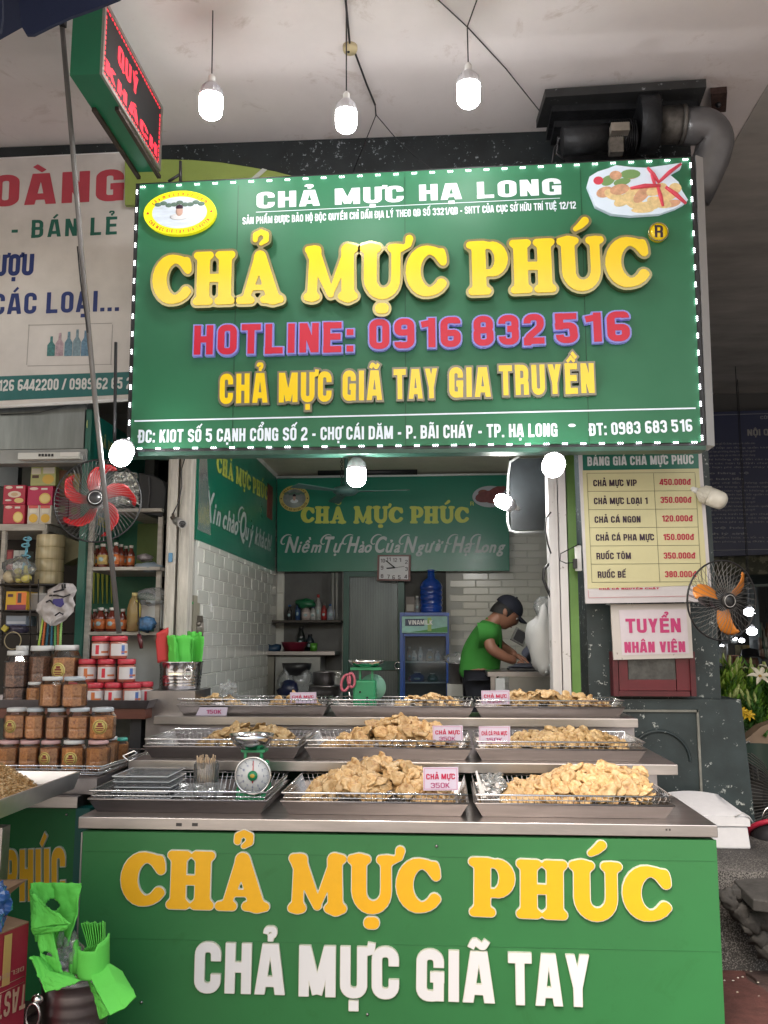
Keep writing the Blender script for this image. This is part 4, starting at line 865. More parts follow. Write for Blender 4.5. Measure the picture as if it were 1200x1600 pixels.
for k in range(6):
    x = 137+k*7; q = [P(x,893,5.9), P(x+4,893,5.9), P(x+2.5,943,5.9), P(x+1.5,943,5.9)]; part('painted_blade', MB().prism(q, (0,.01,0)), M('blade_yellow', (.35,.40,.04), .5), T)
SAUCE = M('sauce_bottle', (.12,.022,.012), .15, coat=.6); LAB = M('bottle_label', (.55,.16,.05), .4, var=.3, vs=60); LAB2 = M('bottle_label_gold', (.5,.36,.13), .4, var=.3, vs=60); CAPW = M('bottle_cap', (.6,.58,.55), .4)
def bottle(x, ybase, Y, wpx, hpx, label, grp, lab=LAB, z=None, body=None, cap=None):
    c = P(x, ybase, Y); z = c.z if z is None else z; r = wpx/2/1400*Y; h = hpx/1400*Y
    o = thing('bottle', label, 'bottle', (c.x,Y,z), group=grp); O = Vector((c.x,Y,z))
    e = MB(); e.lathe([(r*.9,0),(r,h*.04),(r,h*.58),(r*.92,h*.64),(r*.5,h*.8),(r*.45,h*.88)], O, 14); part('glass', e, body or SAUCE, o)
    e = MB(); e.lathe([(r*1.02,h*.12),(r*1.02,h*.52)], O, 14); part('paper_label', e, lab, o)
    e = MB(); e.ball(O+Vector((0,-r*.86,h*.33)), (r*.5,r*.25,h*.12), 10, 6); part('label_picture', e, M('label_scene', (.3,.42,.45), .4, var=.4, vs=80), o)
    e = MB(); e.lathe([(r*.5,h*.88),(r*.52,h),(0,h)], O, 12); part('cap', e, cap or CAPW, o); return o
z1, z2 = shelf_z(886), shelf_z(987)
ups = [(142,5.38,13,40,LAB2,'leftmost with gold label'),(151,5.5,12,38,LAB,'second, partly hidden behind'),(160,5.38,17,38,LAB2,'third, widest with brown label'),(173,5.5,13,36,LAB,'fourth, half hidden by the pole'),(180,5.38,14,40,LAB,'fifth with orange label'),(188,5.42,12,38,LAB,'sixth from the left'),(196,5.46,12,36,LAB,'seventh from the left'),(204,5.42,12,36,LAB,'rightmost with red label')]
for x, Y, w_, h_, lb, t in ups: bottle(x, 886, Y, w_, h_, 'sauce bottle on the upper side shelf, '+t, 'sauce bottles on the side shelves', lb, z1)
los = [(138,5.38,13,38,'leftmost'),(147,5.52,12,36,'second, standing behind'),(156,5.38,18,38,'third with blue picture'),(165,5.54,12,36,'fourth, standing behind'),(174,5.38,18,38,'fifth with blue picture'),(181,5.54,12,36,'sixth, behind the pole'),(191,5.40,14,36,'rightmost with red picture')]
for x, Y, w_, h_, t in los: bottle(x, 987, Y, w_, h_, 'reddish sauce jar bottle on the lower side shelf, '+t, 'sauce bottles on the side shelves', LAB, z2)
OIL = clear('oil_plastic', (.75,.55,.25), .3)
c = P(205,985,5.32); T = thing('oil_jug', 'large oil bottle with yellow handle and red dregs on the lower side shelf', 'bottle', (c.x,5.36,z2)); O = Vector((c.x,5.36,z2))
e = MB(); e.lathe([(.038,0),(.042,.01),(.042,.14),(.03,.19),(.015,.215)], O, 16); part('body', e, OIL, T); e = MB(); e.lathe([(.036,.004),(.038,.05),(0,.05)], O, 14); part('dregs', e, M('red_dregs', (.25,.03,.01), .3), T)
e = MB(); e.lathe([(.017,.215),(.017,.235),(0,.235)], O, 10); part('cap', e, M('pale_yellow_cap', (.55,.45,.2), .4), T); e = MB(); e.tube([O+Vector((.02,-.03,.19)), O+Vector((.045,-.03,.16)), O+Vector((.045,-.03,.09))], .005, 6); part('handle', e, TY[0], T)
e = MB(); e.ball(P(226,872,5.5), (.05,.06,.022), 12, 7, .5, 8); solo('crumpled_packet', e, M('crumpled_print', (.42,.38,.40), .4, var=.5, vs=40), 'crumpled printed packet on the right of the upper side shelf', 'packet')
e = MB(); e.ball(P(232,886,5.4), (.085,.06,.03), 14, 7, .6, 9); solo('folded_bags', e, M('grey_blue_film', (.22,.27,.32), .3), 'folded grey blue plastic bags hanging over the upper side shelf', 'bag')
e = MB(); e.pbox(216,938,252,982,5.42,.16); solo('white_pack', e, M('foam_boxes', (.62,.64,.66), .5), 'stack of white foam food boxes at the right of the lower side shelf', 'box', bevel=.006)
e = MB(); e.ball(P(238,934,5.40), (.10,.07,.05), 14, 8, .7, 5); solo('clear_bag', e, FILM, 'crumpled clear plastic bag resting on the white foam boxes', 'bag')
e = MB(); e.ball(P(230,975,5.30), (.055,.03,.045), 14, 8, .6, 6); solo('blue_packets', e, M('blue_lettered_film', (.04,.12,.25), .35, var=.6, vs=50), 'bag of blue printed packets before the white foam boxes', 'packets')
T = thing('suitcase', 'black suitcase standing on the top board beside the timber posts', 'suitcase', P(238,800,5.5))
q = [(216,738),(240,742),(256,752),(260,765),(257,800),(251,808),(216,800)]; part('body', MB().prism([P(x,y,5.38) for x, y in q], (0,.25,0)), M('black_nylon', (.014,.015,.018), .6, bump=.1), T, bevel=.01)
part('zip', MB().tube([P(233,745,5.372), P(234,770,5.372), P(231,798,5.372)], .004, 5), M('grey_zip', (.12,.12,.13), .4), T)
e = MB(); e.sheet(lambda u, v: P(176+38*u+6*v, 738+50*v, 5.42)+Vector((0,.03*noise.noise(Vector((u*6,v*6,1))),0)), 16, 16); solo('foil_bag', e, M('crinkled_foil', (.5,.52,.5), .22, .8, bump=.5, bs=40), 'shiny crinkled foil bag behind the red fan blades', 'bag')
# CCTV
T = thing('security_camera', 'small grey bullet camera clamped to the white timber post', 'camera', P(280,818,5.15))
e = MB(); A = P(276,814,5.2); B = P(285,819,5.02); e.tube([A, B], .026, 14); part('housing', e, M('camera_grey', (.38,.37,.36), .3, .6), T); e = MB(); e.lathe([(0,0),(.021,0),(.023,-.004)], B, 14, Vector((0,0,1)).rotation_difference(B-A).to_matrix()); part('lens', e, BLACK, T)
e = MB(); e.tube([P(270,803,5.23), P(272,812,5.2), P(277,815,5.2)], .008, 6); e.tube([P(267,808,5.22), P(275,818,5.2)], .008, 6); part('bracket', e, M('rusty_bracket', (.13,.10,.08), .6, .5), T)
wire('cctv_cable', [P(289,715,5.2), P(283,735,5.2), P(284,760,5.2), P(279,785,5.21), P(270,803,5.21)], .004, 'black cable running down the timber post to the camera')

# ------------------------------------------------------------------ fans
def fan(c, n, rad, sq, nb, bcol, label, tilt=0, wires=48, curve=.5, rimr=.005, hub=.055, mount=None, phase=90, tip=.82, bw=.3):
    """cage lies in the plane with normal n"""
    n = Vector(n).normalized(); q = Vector((0,-1,0)).rotation_difference(n).to_matrix(); C = Vector(c)
    o = thing('fan', label, 'fan', C)
    w3 = lambda x, y, z: C+q@Vector((x, -y, z))
    T2 = [w3(rad*math.cos(2*PI*k/48), 0, rad*math.sin(2*PI*k/48)) for k in range(49)]
    part('cage_rim', MB().tube(T2, rimr, 6, cap=False), BLACK, o)
    for s in (1, -1):
        e = MB()
        for k in range(wires):
            t = 2*PI*k/wires; pts = []
            for j in range(6):
                r = rad*(1-.82*j/5); pts.append(w3(r*math.cos(t+.25*j/5), s*.055*math.sin(PI/2*j/5), r*math.sin(t+.25*j/5)))
            e.tube(pts, .0016, 3, cap=False)
        part('front_grille' if s > 0 else 'rear_grille', e, M('grille_wire', (.22,.22,.22), .35, .8), o)
    for k in range(nb):
        a0 = R(phase)+2*PI*k/nb
        def bl(u, v):
            r = hub*.8+(rad*tip-hub*.8)*v; wd = bw*(.55+.75*v-.55*v**3)*rad*.5; a = a0+curve*v*v*.9
            x = r*math.cos(a)+(u-.5)*2*wd*-math.sin(a); z = r*math.sin(a)+(u-.5)*2*wd*math.cos(a)
            if v > .8: x -= math.cos(a)*abs(u-.5)**2*.2*rad; z -= math.sin(a)*abs(u-.5)**2*.2*rad
            return w3(x, .012+(u-.5)*.04, z)
        e = MB(); e.sheet(bl, 5, 10); me_o = part('blade', e, bcol, o); sm = me_o.modifiers.new('thick', 'SOLIDIFY'); sm.thickness = .003
    e = MB(); e.lathe([(hub,-.03),(hub,.012),(hub*.85,.025),(0,.028)], C, 20, q@Matrix.Rotation(PI/2,3,'X')); part('hub', e, BLACK, o)
    e = MB(); e.lathe([(rad*.2,.0),(rad*.2,.006),(0,.008)], w3(0,.056,0), 20, q@Matrix.Rotation(PI/2,3,'X')); part('badge', e, M('fan_badge', (.02,.02,.022), .3), o)
    e = MB(); e.ring(w3(0,.066,0), rad*.15, .0015, 'y', rot=q); part('badge_ring', e, M('badge_line', (.5,.5,.5), .4), o)
    e = MB(); e.tube([w3(0,-.03,0), w3(0,-.09,0), w3(0,-.16,0)], [.04,.05,.032], 14); part('motor', e, BLACK, o)
    if mount: part('stem', MB().tube([w3(0,-.10,0)]+[Vector(p) for p in mount], .014, 8), DARK, o)
    return o
fan(P(153,782,4.72), (.15,-1,.10), .232, 1, 5, M('red_blade', (.34,.010,.013), .4, coat=.15), 'red five bladed fan in a round black cage at the left', wires=64, mount=[P(160,745,5.0), P(155,725,5.25)], phase=110, curve=-.75, tip=.9, bw=.36)
fan(P(1128,938,4.75), (.35,-1,-.1), .205, 1, 3, M('orange_blade', (.65,.22,.03), .35, coat=.4), 'orange three bladed fan in a black ring beside the price board', wires=40, mount=[P(1112,920,5.2), P(1100,918,5.26)], phase=30, curve=.35, tip=.9, bw=.36)

# ================================================================== INSIDE THE KIOSK
YI = 8.06
T = thing('back_sign', 'dark green board with yellow name and white script on the kiosk back wall', 'sign', P(612,892,YI))
ip = Plane((0,YI,0),(0,-1,0))
part('panel', MB().prism([P(433,748,YI), P(795,742,YI), P(796,892,YI), P(433,893,YI)], (0,.03,0)), DGREEN, T)
PY = M('pale_yellow_print', (.50,.56,.09), .45); SCR = M('script_print', (.48,.52,.52), .45)
for t, a, b in (('CHẢ',(470,818),(541,818)), ('MỰC',(552,818),(630,818)), ('PHÚC',(640,818),(733,818))): line_flat('lettering', t, ip, a, b, 27, COOP, PY, T, gap=.0)
line_flat('lettering', 'R', ip, (735,790),(740,790), 6, ('gothic',.12), PY, T)
SCST = ('builtin', .62, .03, .38)
def script(text, pl, a, b, cap, mat, parent):
    """slanted script: capitals get long looping swashes"""
    O, ux, uy, n, L, H = frame_px(pl, a, b, cap, .002); lay, W = layout(text, SCST, -.02, .22); sx = L/W; mb = MB(); rd = []
    for ch, x in lay:
        k = 1.28 if ch.isupper() else .92
        me, cw = glyph_mesh(ch, SCST); mb.add([O+ux*((v.co.x*(1.12 if ch.isupper() else 1)+x)*sx)+uy*(v.co.y*H*k) for v in me.vertices], [tuple(p.vertices) for p in me.polygons])
        if ch.isupper(): rd.append(x)
    for x in rd:                                                     # tapering swash before each capital
        pts = [(x+.42, 1.32), (x+.2, 1.38), (x-.05, 1.25), (x-.22, .98), (x-.24, .72), (x-.1, .62), (x+.02, .74)]; q = []
        for i in range(len(pts)-1):
            for t in (0, .33, .66):
                p0, p1, p2, p3 = (Vector(pts[max(i-1,0)]), Vector(pts[i]), Vector(pts[i+1]), Vector(pts[min(i+2,len(pts)-1)]))
                q.append(.5*((2*p1)+(p2-p0)*t+(2*p0-5*p1+4*p2-p3)*t*t+(3*p1-p0-3*p2+p3)*t**3))
        m = len(q)
        for i in range(m-1):
            d = (q[i+1]-q[i]).normalized(); nn = Vector((-d.y, d.x)); w0 = .02+.035*math.sin(PI*i/m); w1 = .02+.035*math.sin(PI*(i+1)/m)
            mb.add([O+n*.001+ux*(p.x*sx)+uy*(p.y*H) for p in (q[i]-nn*w0, q[i+1]-nn*w1, q[i+1]+nn*w1, q[i]+nn*w0)], [(0,1,2,3)])
    part('script_lettering', mb, mat, parent)
script('Niềm Tự Hào Của Người Hạ Long', ip, (445,863), (790,863), 20, SCR, T)
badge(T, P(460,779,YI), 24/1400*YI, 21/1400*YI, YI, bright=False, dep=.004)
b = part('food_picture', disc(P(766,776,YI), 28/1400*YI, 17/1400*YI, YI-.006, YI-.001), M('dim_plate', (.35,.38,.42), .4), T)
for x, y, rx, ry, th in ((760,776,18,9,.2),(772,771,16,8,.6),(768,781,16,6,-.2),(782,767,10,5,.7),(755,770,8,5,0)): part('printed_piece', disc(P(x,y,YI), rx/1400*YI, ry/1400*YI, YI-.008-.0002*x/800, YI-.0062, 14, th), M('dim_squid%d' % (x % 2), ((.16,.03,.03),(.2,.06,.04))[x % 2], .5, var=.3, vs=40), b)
# side board
T = thing('welcome_board', 'long green board with white greeting script on the left kiosk wall', 'sign', (-1.5,6.6,2.2))
xw = P(431,820,8.05).x; zt_ = P(433,747,8.05).z; zb_ = P(431,893,8.05).z; yn = max(5.40, YZ(291,829,zb_))
part('panel', MB().bbox((xw-.05,yn,zb_),(xw,8.04,zt_)), DGREEN, T); wp = Plane((xw,0,0),(1,0,0))
line_flat('lettering', 'CHẢ MỰC PHÚC', wp, (338,738),(418,783), 30, COOP, PY, T, gap=.05, space=.35)
script('Xin chào Quý khách!', wp, (318,810), (424,862), 40, SCR, T)
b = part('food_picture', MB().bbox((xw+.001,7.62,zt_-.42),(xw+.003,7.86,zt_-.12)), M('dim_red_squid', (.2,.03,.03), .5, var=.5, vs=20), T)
e = MB(); e.sheet(lambda u, v: Vector((xw+.006+.01*abs(noise.noise(Vector((u*4,v*6,0)))), yn+.02+(.10+.22*v)*u, zt_-.05-.75*v)), 8, 12); solo('torn_film', e, FILM, 'torn clear protective film peeling at the near end of the green greeting board', 'film')
# clock
T = thing('wall_clock', 'square white wall clock with brown frame below the green inner sign', 'clock', P(615,909,7.98))
q = [P(590,867,7.99), P(642,867,7.99), P(641,908,7.99), P(589,907,7.99)]
part('frame', MB().prism([p for p in q], (0,.04,0)), M('brown_frame', (.12,.03,.025), .4), T); part('dial', MB().prism(inset(q,.024), (0,-.004,0)), M('clock_white', (.62,.62,.64), .4), T)
cc_ = P(617,887,7.982); cpl = Plane((0,7.986,0),(0,-1,0)); e = MB()
for t, x, y in (('12',617,877),('1',625,877),('2',635,880),('3',635,891),('4',634,903),('5',624,904),('6',615,904),('7',607,903),('8',597,902),('9',597,889),('10',598,878),('11',607,876)):
    w_ = 4 if len(t) == 1 else 7; O, ux, uy, n, L, H = frame_px(cpl, (x-w_/2,y+1), (x+w_/2,y+1), 6, .002); lay, W = layout(t, ('gothic',.15), .12)
    for ch, xx in lay: me, _ = glyph_mesh(ch, ('gothic',.15)); e.add([O+ux*((v.co.x+xx)*L/W)+uy*(v.co.y*H) for v in me.vertices], [tuple(p.vertices) for p in me.polygons])
part('numerals', e, BLKP, T)
for a, wd, nm in (((603,876),.005,'minute_hand'),((604,888),.006,'hour_hand'),((632,885),.002,'second_hand')): part(nm, MB().tube([cc_, P(*a,7.980)], wd, 5), BLACK, T)
# door
T = thing('back_door', 'grey corrugated metal door in a dark green frame under the clock', 'door', P(580,1085,8.1))
GF = M('door_frame_green', (.008,.075,.06), .4, var=.1); GD = M('door_grey', (.10,.12,.125), .35, .3, var=.2, vs=3, streak=(3,3,.5))
for x0, x1 in ((536,545),(622,632)): part('jamb', MB().pbox(x0,893,x1,1092,8.08,.08), GF, T)
part('header', MB().pbox(545.5,893,621.5,901,8.08,.08), GF, T); part('rail', MB().pbox(545.5,1033,621.5,1047,8.09,.06), GF, T)
e = MB()
for k in range(19): e.pbox(546+k*4,901,549+k*4,1033,8.115,.012); e.pbox(546+k*4,1047.5,549+k*4,1090,8.115,.012)
e.pbox(546,901,621.5,1090,8.125,.02); part('door_panel', e, GD, T); e = MB(); e.ring(P(622,1040,8.06), .03, .006, 'y'); part('handle', e, CHROME, T)
# left kitchen part
T = thing('kitchen_shelf', 'narrow dark shelf with jars and bottles left of the grey door', 'shelf', P(485,972,8.0)); z = P(485,969,7.95).z
part('board', MB().bbox(P(404,969,7.95)-Vector((0,0,.02)), Vector((P(532,969,7.95).x,8.18,z))), M('dark_board', (.06,.05,.045), .7), T)
for x in (520, 526): part('hanger', MB().tube([P(x,895,8.0), P(x,969,8.0)], .012, 6), M('pale_rod', (.25,.25,.24), .5), T)
for i, (x,w_,h_,c,lb) in enumerate(((452,9,24,(.04,.04,.04),'black jar at the left end of the kitchen shelf'),(465,8,30,(.03,.08,.2),'dark blue bottle on the kitchen shelf'),(478,14,24,(.5,.42,.4),'white spice jar on the kitchen shelf'),(489,9,22,(.5,.5,.5),'small pale jar on the kitchen shelf'),(497,9,40,(.35,.36,.35),'tall clear bottle on the kitchen shelf'),(506,9,26,(.3,.03,.03),'red sauce bottle on the kitchen shelf'),(517,13,25,(.3,.33,.4),'pale jar with blue lid on the kitchen shelf'))):
    bottle(x, 969, 8.02, w_, h_, lb, 'jars on the kitchen shelf', lab=M('kit_lab%d' % i, c, .5), z=z+.001, body=M('kit_body%d' % i, [k*.7 for k in c], .3), cap=M('kit_cap%d' % (i % 3), ((.03,.1,.25),(.3,.03,.03),(.1,.1,.1))[i % 3], .4))
e = MB(); e.ball(P(478,943,7.98), (.09,.05,.04), 12, 7, .7, 12); solo('green_bag', e, M('green_film', (.01,.12,.05), .35), 'crumpled green plastic bag on top of the shelf jars', 'bag')
T = thing('steel_sink', 'steel counter with grey hood box along the back left wall', 'counter', P(465,1090,7.9)); z = P(465,1018,7.75).z
part('top', MB().bbox((P(408,1018,7.75).x,7.75,z-.03),(P(523,1018,7.75).x,8.18,z)), STEELD, T); part('under_box', MB().pbox(430,1026,500,1092,7.8,.35), M('sink_grey', (.30,.30,.29), .45, .2, var=.15), T); part('side_leg', MB().pbox(413,1026,428,1092,7.8,.3), M('sink_side', (.2,.19,.16), .6), T)
c = P(460,1018,7.85); e = MB(); e.lathe([(.085,0),(.115,.075),(.12,.08),(.11,.075),(.08,.008),(0,.008)], (c.x,c.y,z+.001), 20); solo('red_basin', e, M('maroon_plastic', (.16,.012,.03), .35), 'maroon plastic basin on the steel sink counter', 'basin')
e = MB(); e.ball(P(424,1013,7.86), (.085,.05,.04), 12, 7, .6, 2); solo('blue_bag', e, M('dark_blue_film', (.02,.05,.10), .35), 'dark blue knotted bag left of the maroon basin', 'bag')
for x, h_, c, lb in ((470,38,(.01,.012,.012),'black bottle behind the maroon basin'),(484,26,(.012,.02,.03),'dark mug right of the maroon basin')): bottle(x, 1018, 8.0, 14, h_, lb, 'things by the basin', lab=M('dk_lab', (.01,.02,.02), .5), z=z+.001, body=M('dk_%d' % x, c, .3), cap=BLACK)
e = MB(); e.lathe([(.03,0),(.033,.07),(0,.07)], (P(490,1018,7.85).x,7.85,z+.001), 14); solo('green_cup', e, M('leaf_green_cup', (.07,.25,.03), .35), 'small bright green cup on the sink counter edge', 'cup')
e = MB(); e.lathe([(.0,-.09),(.08,-.075),(.115,-.03),(.125,.02),(.11,.02),(0,-.03)], P(464,1040,7.55), 20); solo('wok', e, BLACK, 'blackened wok hanging below the sink counter', 'wok')
for x, w_, sd_, lb in ((447,.07,1,'pale plastic bag hanging left under the wok'),(468,.10,5,'clear plastic bag hanging under the wok')): e = MB(); e.ball(P(x,1068,7.5), (w_,.05,.12), 14, 9, .5, sd_); solo('hanging_bag', e, FILM, lb, 'bag', 'bags under the wok')
e = MB(); e.ball(P(451,1078,7.3), (.085,.06,.07), 12, 8, .5, 7); solo('dark_bag', e, M('navy_film', (.01,.015,.05), .35), 'knotted dark navy bag behind the upper trays', 'bag')
T = thing('cook_pot', 'wide steel pots stacked behind the upper left trays', 'pot', P(505,1090,7.3)); z = P(505,1090,7.3).z
e = MB(); e.lathe([(.12,0),(.13,.05),(.13,.09),(.14,.09),(.12,.1),(0,.1)], (P(508,1090,7.3).x,7.3,z), 20); part('lower_pot', e, STEELD, T)
e = MB(); e.lathe([(.085,.101),(.09,.2),(.095,.205),(.08,.2),(0,.11)], (P(506,1090,7.3).x,7.3,z), 20); part('upper_pot', e, STEELD, T); e = MB(); e.ring((P(528,1070,7.3).x,7.3,z+.18), .02, .004, 'y'); part('handle', e, CHROME, T)
# fridge + jug
T = thing('drinks_fridge', 'blue glass fronted drinks fridge with a white lettered green header', 'fridge', P(664,1092,7.75))
FB = M('fridge_blue', (.008,.07,.34), .3, coat=.3)
yf = 7.7
part('side_panel', MB().pbox(625,962,630,1094,yf,.4), FB, T); part('side_panel', MB().pbox(697,962,702,1094,yf,.4), FB, T); part('top_panel', MB().pbox(625,957,702,962,yf,.4), FB, T); part('back_panel', MB().pbox(630,962,697,1094,yf+.38,.02), M('fridge_inner', (.10,.12,.13), .5), T)
hd = MB(); hd.pbox(628,963,699,989,yf-.02,.3); hdr = part('header', hd, M('fridge_header', (.22,.45,.42), .3, var=.4, vs=5, streak=(1,1,2)), T)
hp = Plane((0,yf-.022,0),(0,-1,0)); part('header_patch', MB().pbox(633,967,663,978,yf-.023,.002), M('header_navy', (.01,.03,.08), .4), hdr); line_flat('lettering', 'VINAMILK', hp, (638,976),(676,976), 7, ('gothic',.2,.7), WHITE, hdr, out=.004, gap=.12)
part('header_patch', MB().pbox(668,965,674,986,yf-.0235,.002), M('header_leaf', (.25,.4,.1), .4), hdr); part('header_swoosh', MB().prism([P(x,y,yf-.0225) for x, y in ((640,988),(699,979),(699,988))], (0,.002,0)), M('header_green', (.03,.22,.04), .4), hdr)
part('cross_bar', MB().pbox(630.5,989.5,696.5,994,yf+.001,.1), FB, T)
dr = part('door', MB().pbox(630.5,994.5,632.5,1092,yf-.005,.02), FB, T); part('glass', MB().pbox(633,995,696,1092,yf+.02,.004), clear('fridge_glass', (.80,.86,.9), .02), dr)
for y in (1034, 1066): part('shelf', MB().pbox(630.5,y,696.5,y+1.6,yf+.06,.3), M('fridge_shelf', (.4,.42,.43), .4), T)
rg = random.Random(4)
for i, (x,yb,w_,h_,c,lb) in enumerate(((640,1033,8,22,(.3,.22,.2),'pinkish carton'),(647,1033,9,16,(.5,.5,.48),'white tub'),(657,1033,7,22,(.5,.52,.52),'white milk bottle'),(672,1033,12,18,(.32,.28,.22),'tan pack'),(684,1033,8,16,(.25,.3,.35),'grey pack'),(652,1065,22,15,(.02,.06,.2),'dark blue pack'),(676,1065,16,13,(.02,.10,.10),'teal pack'),(642,1065,8,10,(.2,.05,.12),'plum pack'))):
    bottle(x, yb, yf+.12, w_, h_, lb+' on a shelf inside the fridge', 'goods in the fridge', lab=M('fr%d' % i, c, .5), z=P(x,yb,yf+.12).z, body=M('frb%d' % i, [k*.8 for k in c], .4), cap=M('frc', (.4,.4,.4), .4))
c = P(674,957,7.85); c.z = P(664,957,yf).z+.002; T = thing('water_jug', 'large blue water jug standing upside up on the fridge', 'water jug', c)
BL_ = M('blue_jug', (.006,.05,.32), .12, coat=.6, var=.5, vs=7); e = MB(); pr = [(.09,0),(.098,.01)]
for k in range(5): z0 = .02+k*.044; pr += [(.094,z0),(.1,z0+.012),(.1,z0+.032),(.094,z0+.042)]
pr += [(.092,.25),(.07,.28),(.035,.30),(.03,.36),(0,.36)]; e.lathe(pr, c, 22); part('body', e, BL_, T); e = MB(); e.lathe([(.032,.355),(.034,.375),(0,.378)], c, 14); part('cap', e, BL_, T)
carton(634,932,648,957,7.85,.1,(.10,.08,.07),'small dim box beside the water jug on the fridge',[(.1,.5,.9,.9,(.3,.28,.25),False)]); bottle(652, 957, 7.86, 9, 26, 'pale clear cup tower beside the water jug', 'things on the fridge', lab=M('cup_lab', (.25,.25,.25), .4), z=c.z, body=M('cup_body', (.2,.2,.2), .3))
solo('dim_wall_patch', MB().pbox(632,893,697,960,8.16,.02), M('painted_dim_wall', (.07,.07,.065), .7), 'dark sheet painting the dim wall area behind the water jug', 'panel')  # thin dark sheet added as painted shade over the back wall
# pot beside the man
c = P(717,1092,7.1); T = thing('stock_pot', 'tall steel stock pot on a low box behind the man', 'pot', (c.x,c.y,P(717,1068,7.1).z)); z = P(717,1068,7.1).z
e = MB(); h = P(717,1037,7.1).z-z; e.lathe([(.075,0),(.08,.01),(.08,h),(.086,h+.005),(.075,h),(.07,h-.02),(0,h-.02)], (c.x,c.y,z), 22); part('body', e, STEELD, T)
solo('pot_stand', MB().bbox((c.x-.09,c.y-.09,.19),(c.x+.11,c.y+.1,z-.001)), M('white_stand', (.42,.42,.4), .6, var=.1), 'white box stand under the steel stock pot', 'stand')
e = MB(); e.ball((c.x-.01,c.y,z+h+.035), (.10,.07,.05), 14, 8, .7, 21); solo('clear_bag', e, FILM, 'clear plastic bag lying over the steel stock pot', 'bag')
# work table on the right with draped things
T = thing('work_table', 'steel work table in front of the man', 'table', P(815,1090,6.3)); z = P(815,1050,6.1).z; x0 = P(762,1050,6.1).x; x1 = P(872,1050,6.1).x
part('top', MB().bbox((x0,6.1,z-.03),(x1,6.95,z)), STEELD, T)
for x, y in ((x0+.04,6.14),(x1-.04,6.14),(x0+.04,6.9),(x1-.04,6.9)): part('leg', MB().bbox((x-.02,y-.02,.19),(x+.02,y+.02,z-.031)), STEELD, T)
part('drawer_panel', MB().bbox((x0+.14,6.115,.6),(x1-.03,6.13,z-.032)), M('table_front', (.27,.27,.27), .3, .8, var=.1), T); part('corner_jug', MB().bbox((x0+.05,6.07,z-.2),(x0+.11,6.10,z-.04)), M('pale_jug', (.45,.47,.48), .4), T)
cz = z+.001; solo('cutting_board', MB().bbox((P(795,1045,6.4).x,6.35,cz),(P(850,1045,6.4).x,6.6,cz+.015)), M('dark_board2', (.04,.04,.045), .6), 'dark cutting board with cloth on the steel work table', 'cutting board', bevel=.004)
e = MB(); e.ball((P(822,1045,6.5).x,6.42,cz+.03), (.10,.05,.02), 14, 7, .6, 31); solo('squid_meat', e, M('grey_cloth', (.05,.055,.08), .7), 'small dark cloth on the cutting board under the hands', 'cloth')
T = thing('wall_cabinet', 'dark glass cabinet with white rounded frame on the right kiosk wall', 'cabinet', P(828,832,5.9))
part('glass', MB().pbox(797,716,858,828,5.95,.04), M('dark_glass', (.03,.036,.04), .4, var=.5, vs=3), T); e = MB(); e.tube([P(812,712,5.93), P(797,722,5.93), P(794,745,5.93), P(793,815,5.93), P(797,829,5.93), P(806,832,5.93), P(860,831,5.93)], .009, 7); part('frame', e, M('frame_white', (.5,.52,.52), .4), T)
wire('cable_loop', [P(861,800,5.2), P(853,810,5.22), P(852,830,5.2), P(856,850,5.2), P(861,865,5.2)], .005, 'black cable looping at the edge of the chipped white post', BLACK)
wire('cable_loop', [P(858,881,5.3), P(850,890,5.3), P(849,905,5.3), P(855,920,5.3), P(862,935,5.3)], .009, 'thick black hose curling out from behind the chipped white post', BLACK)
T = thing('power_strip', 'white power adapter hanging on the green strip beside the white post', 'socket', P(904,890,5.2)); part('body', MB().pbox(899,852,909,892,5.2,.03), WHITE, T, bevel=.004); part('plug', MB().pbox(896,873,902,888,5.18,.03), BLACK, T); part('lead', MB().tube([P(896,879,5.19), P(884,880,5.19), P(875,876,5.19), P(876,865,5.19), P(905,850,5.19)], .0035, 5), BLACK, T)
# hanging film bags at right
e = MB(); e.ball(P(852,1003,5.7), (.11,.08,.19), 16, 12, .5, 17); solo('film_roll_bag', e, clear('milky_film', (.9,.9,.9), .5, .25), 'bulging milky plastic bag hanging right of the work table', 'bag')
e = MB(); e.ball(P(853,960,5.72), (.07,.05,.09), 14, 8, .6, 18); solo('clear_bag', e, FILM, 'clear plastic gathered above the bulging milky bag', 'bag')
c = P(812,995,6.2); T = thing('tilted_tray', 'small steel tray tilted up beside the hanging bags', 'tray', c); q = Matrix.Rotation(.5,3,'Y') @ Matrix.Rotation(.9,3,'X')
part('tray', MB().box(c, (.10,.12,.012), q), CHROME, T); part('inner', MB().box(c+q@Vector((0,0,.008)), (.07,.09,.006), q), DARK, T)
e = MB(); e.sheet(lambda u, v: P(820+14*u+4*math.sin(v*5), 1000+38*v*(.6+.4*u), 6.0)+Vector((0,.03*math.sin(u*6+v*3),0)), 8, 10); o = solo('dark_cloth', e, M('dark_cloth', (.04,.045,.07), .8), 'dark cloth hanging between the tilted tray and the milky bag', 'cloth'); m_ = o.modifiers.new('t','SOLIDIFY'); m_.thickness = .006
e = MB(); e.sheet(lambda u, v: P(828+14*u, 985+30*v, 5.95)+Vector((0,.03*math.sin(u*5+v*4),0)), 8, 8); o = solo('dark_cloth', e, BLACK, 'black cloth bundle against the top of the milky bag', 'cloth'); m_ = o.modifiers.new('t','SOLIDIFY'); m_.thickness = .01
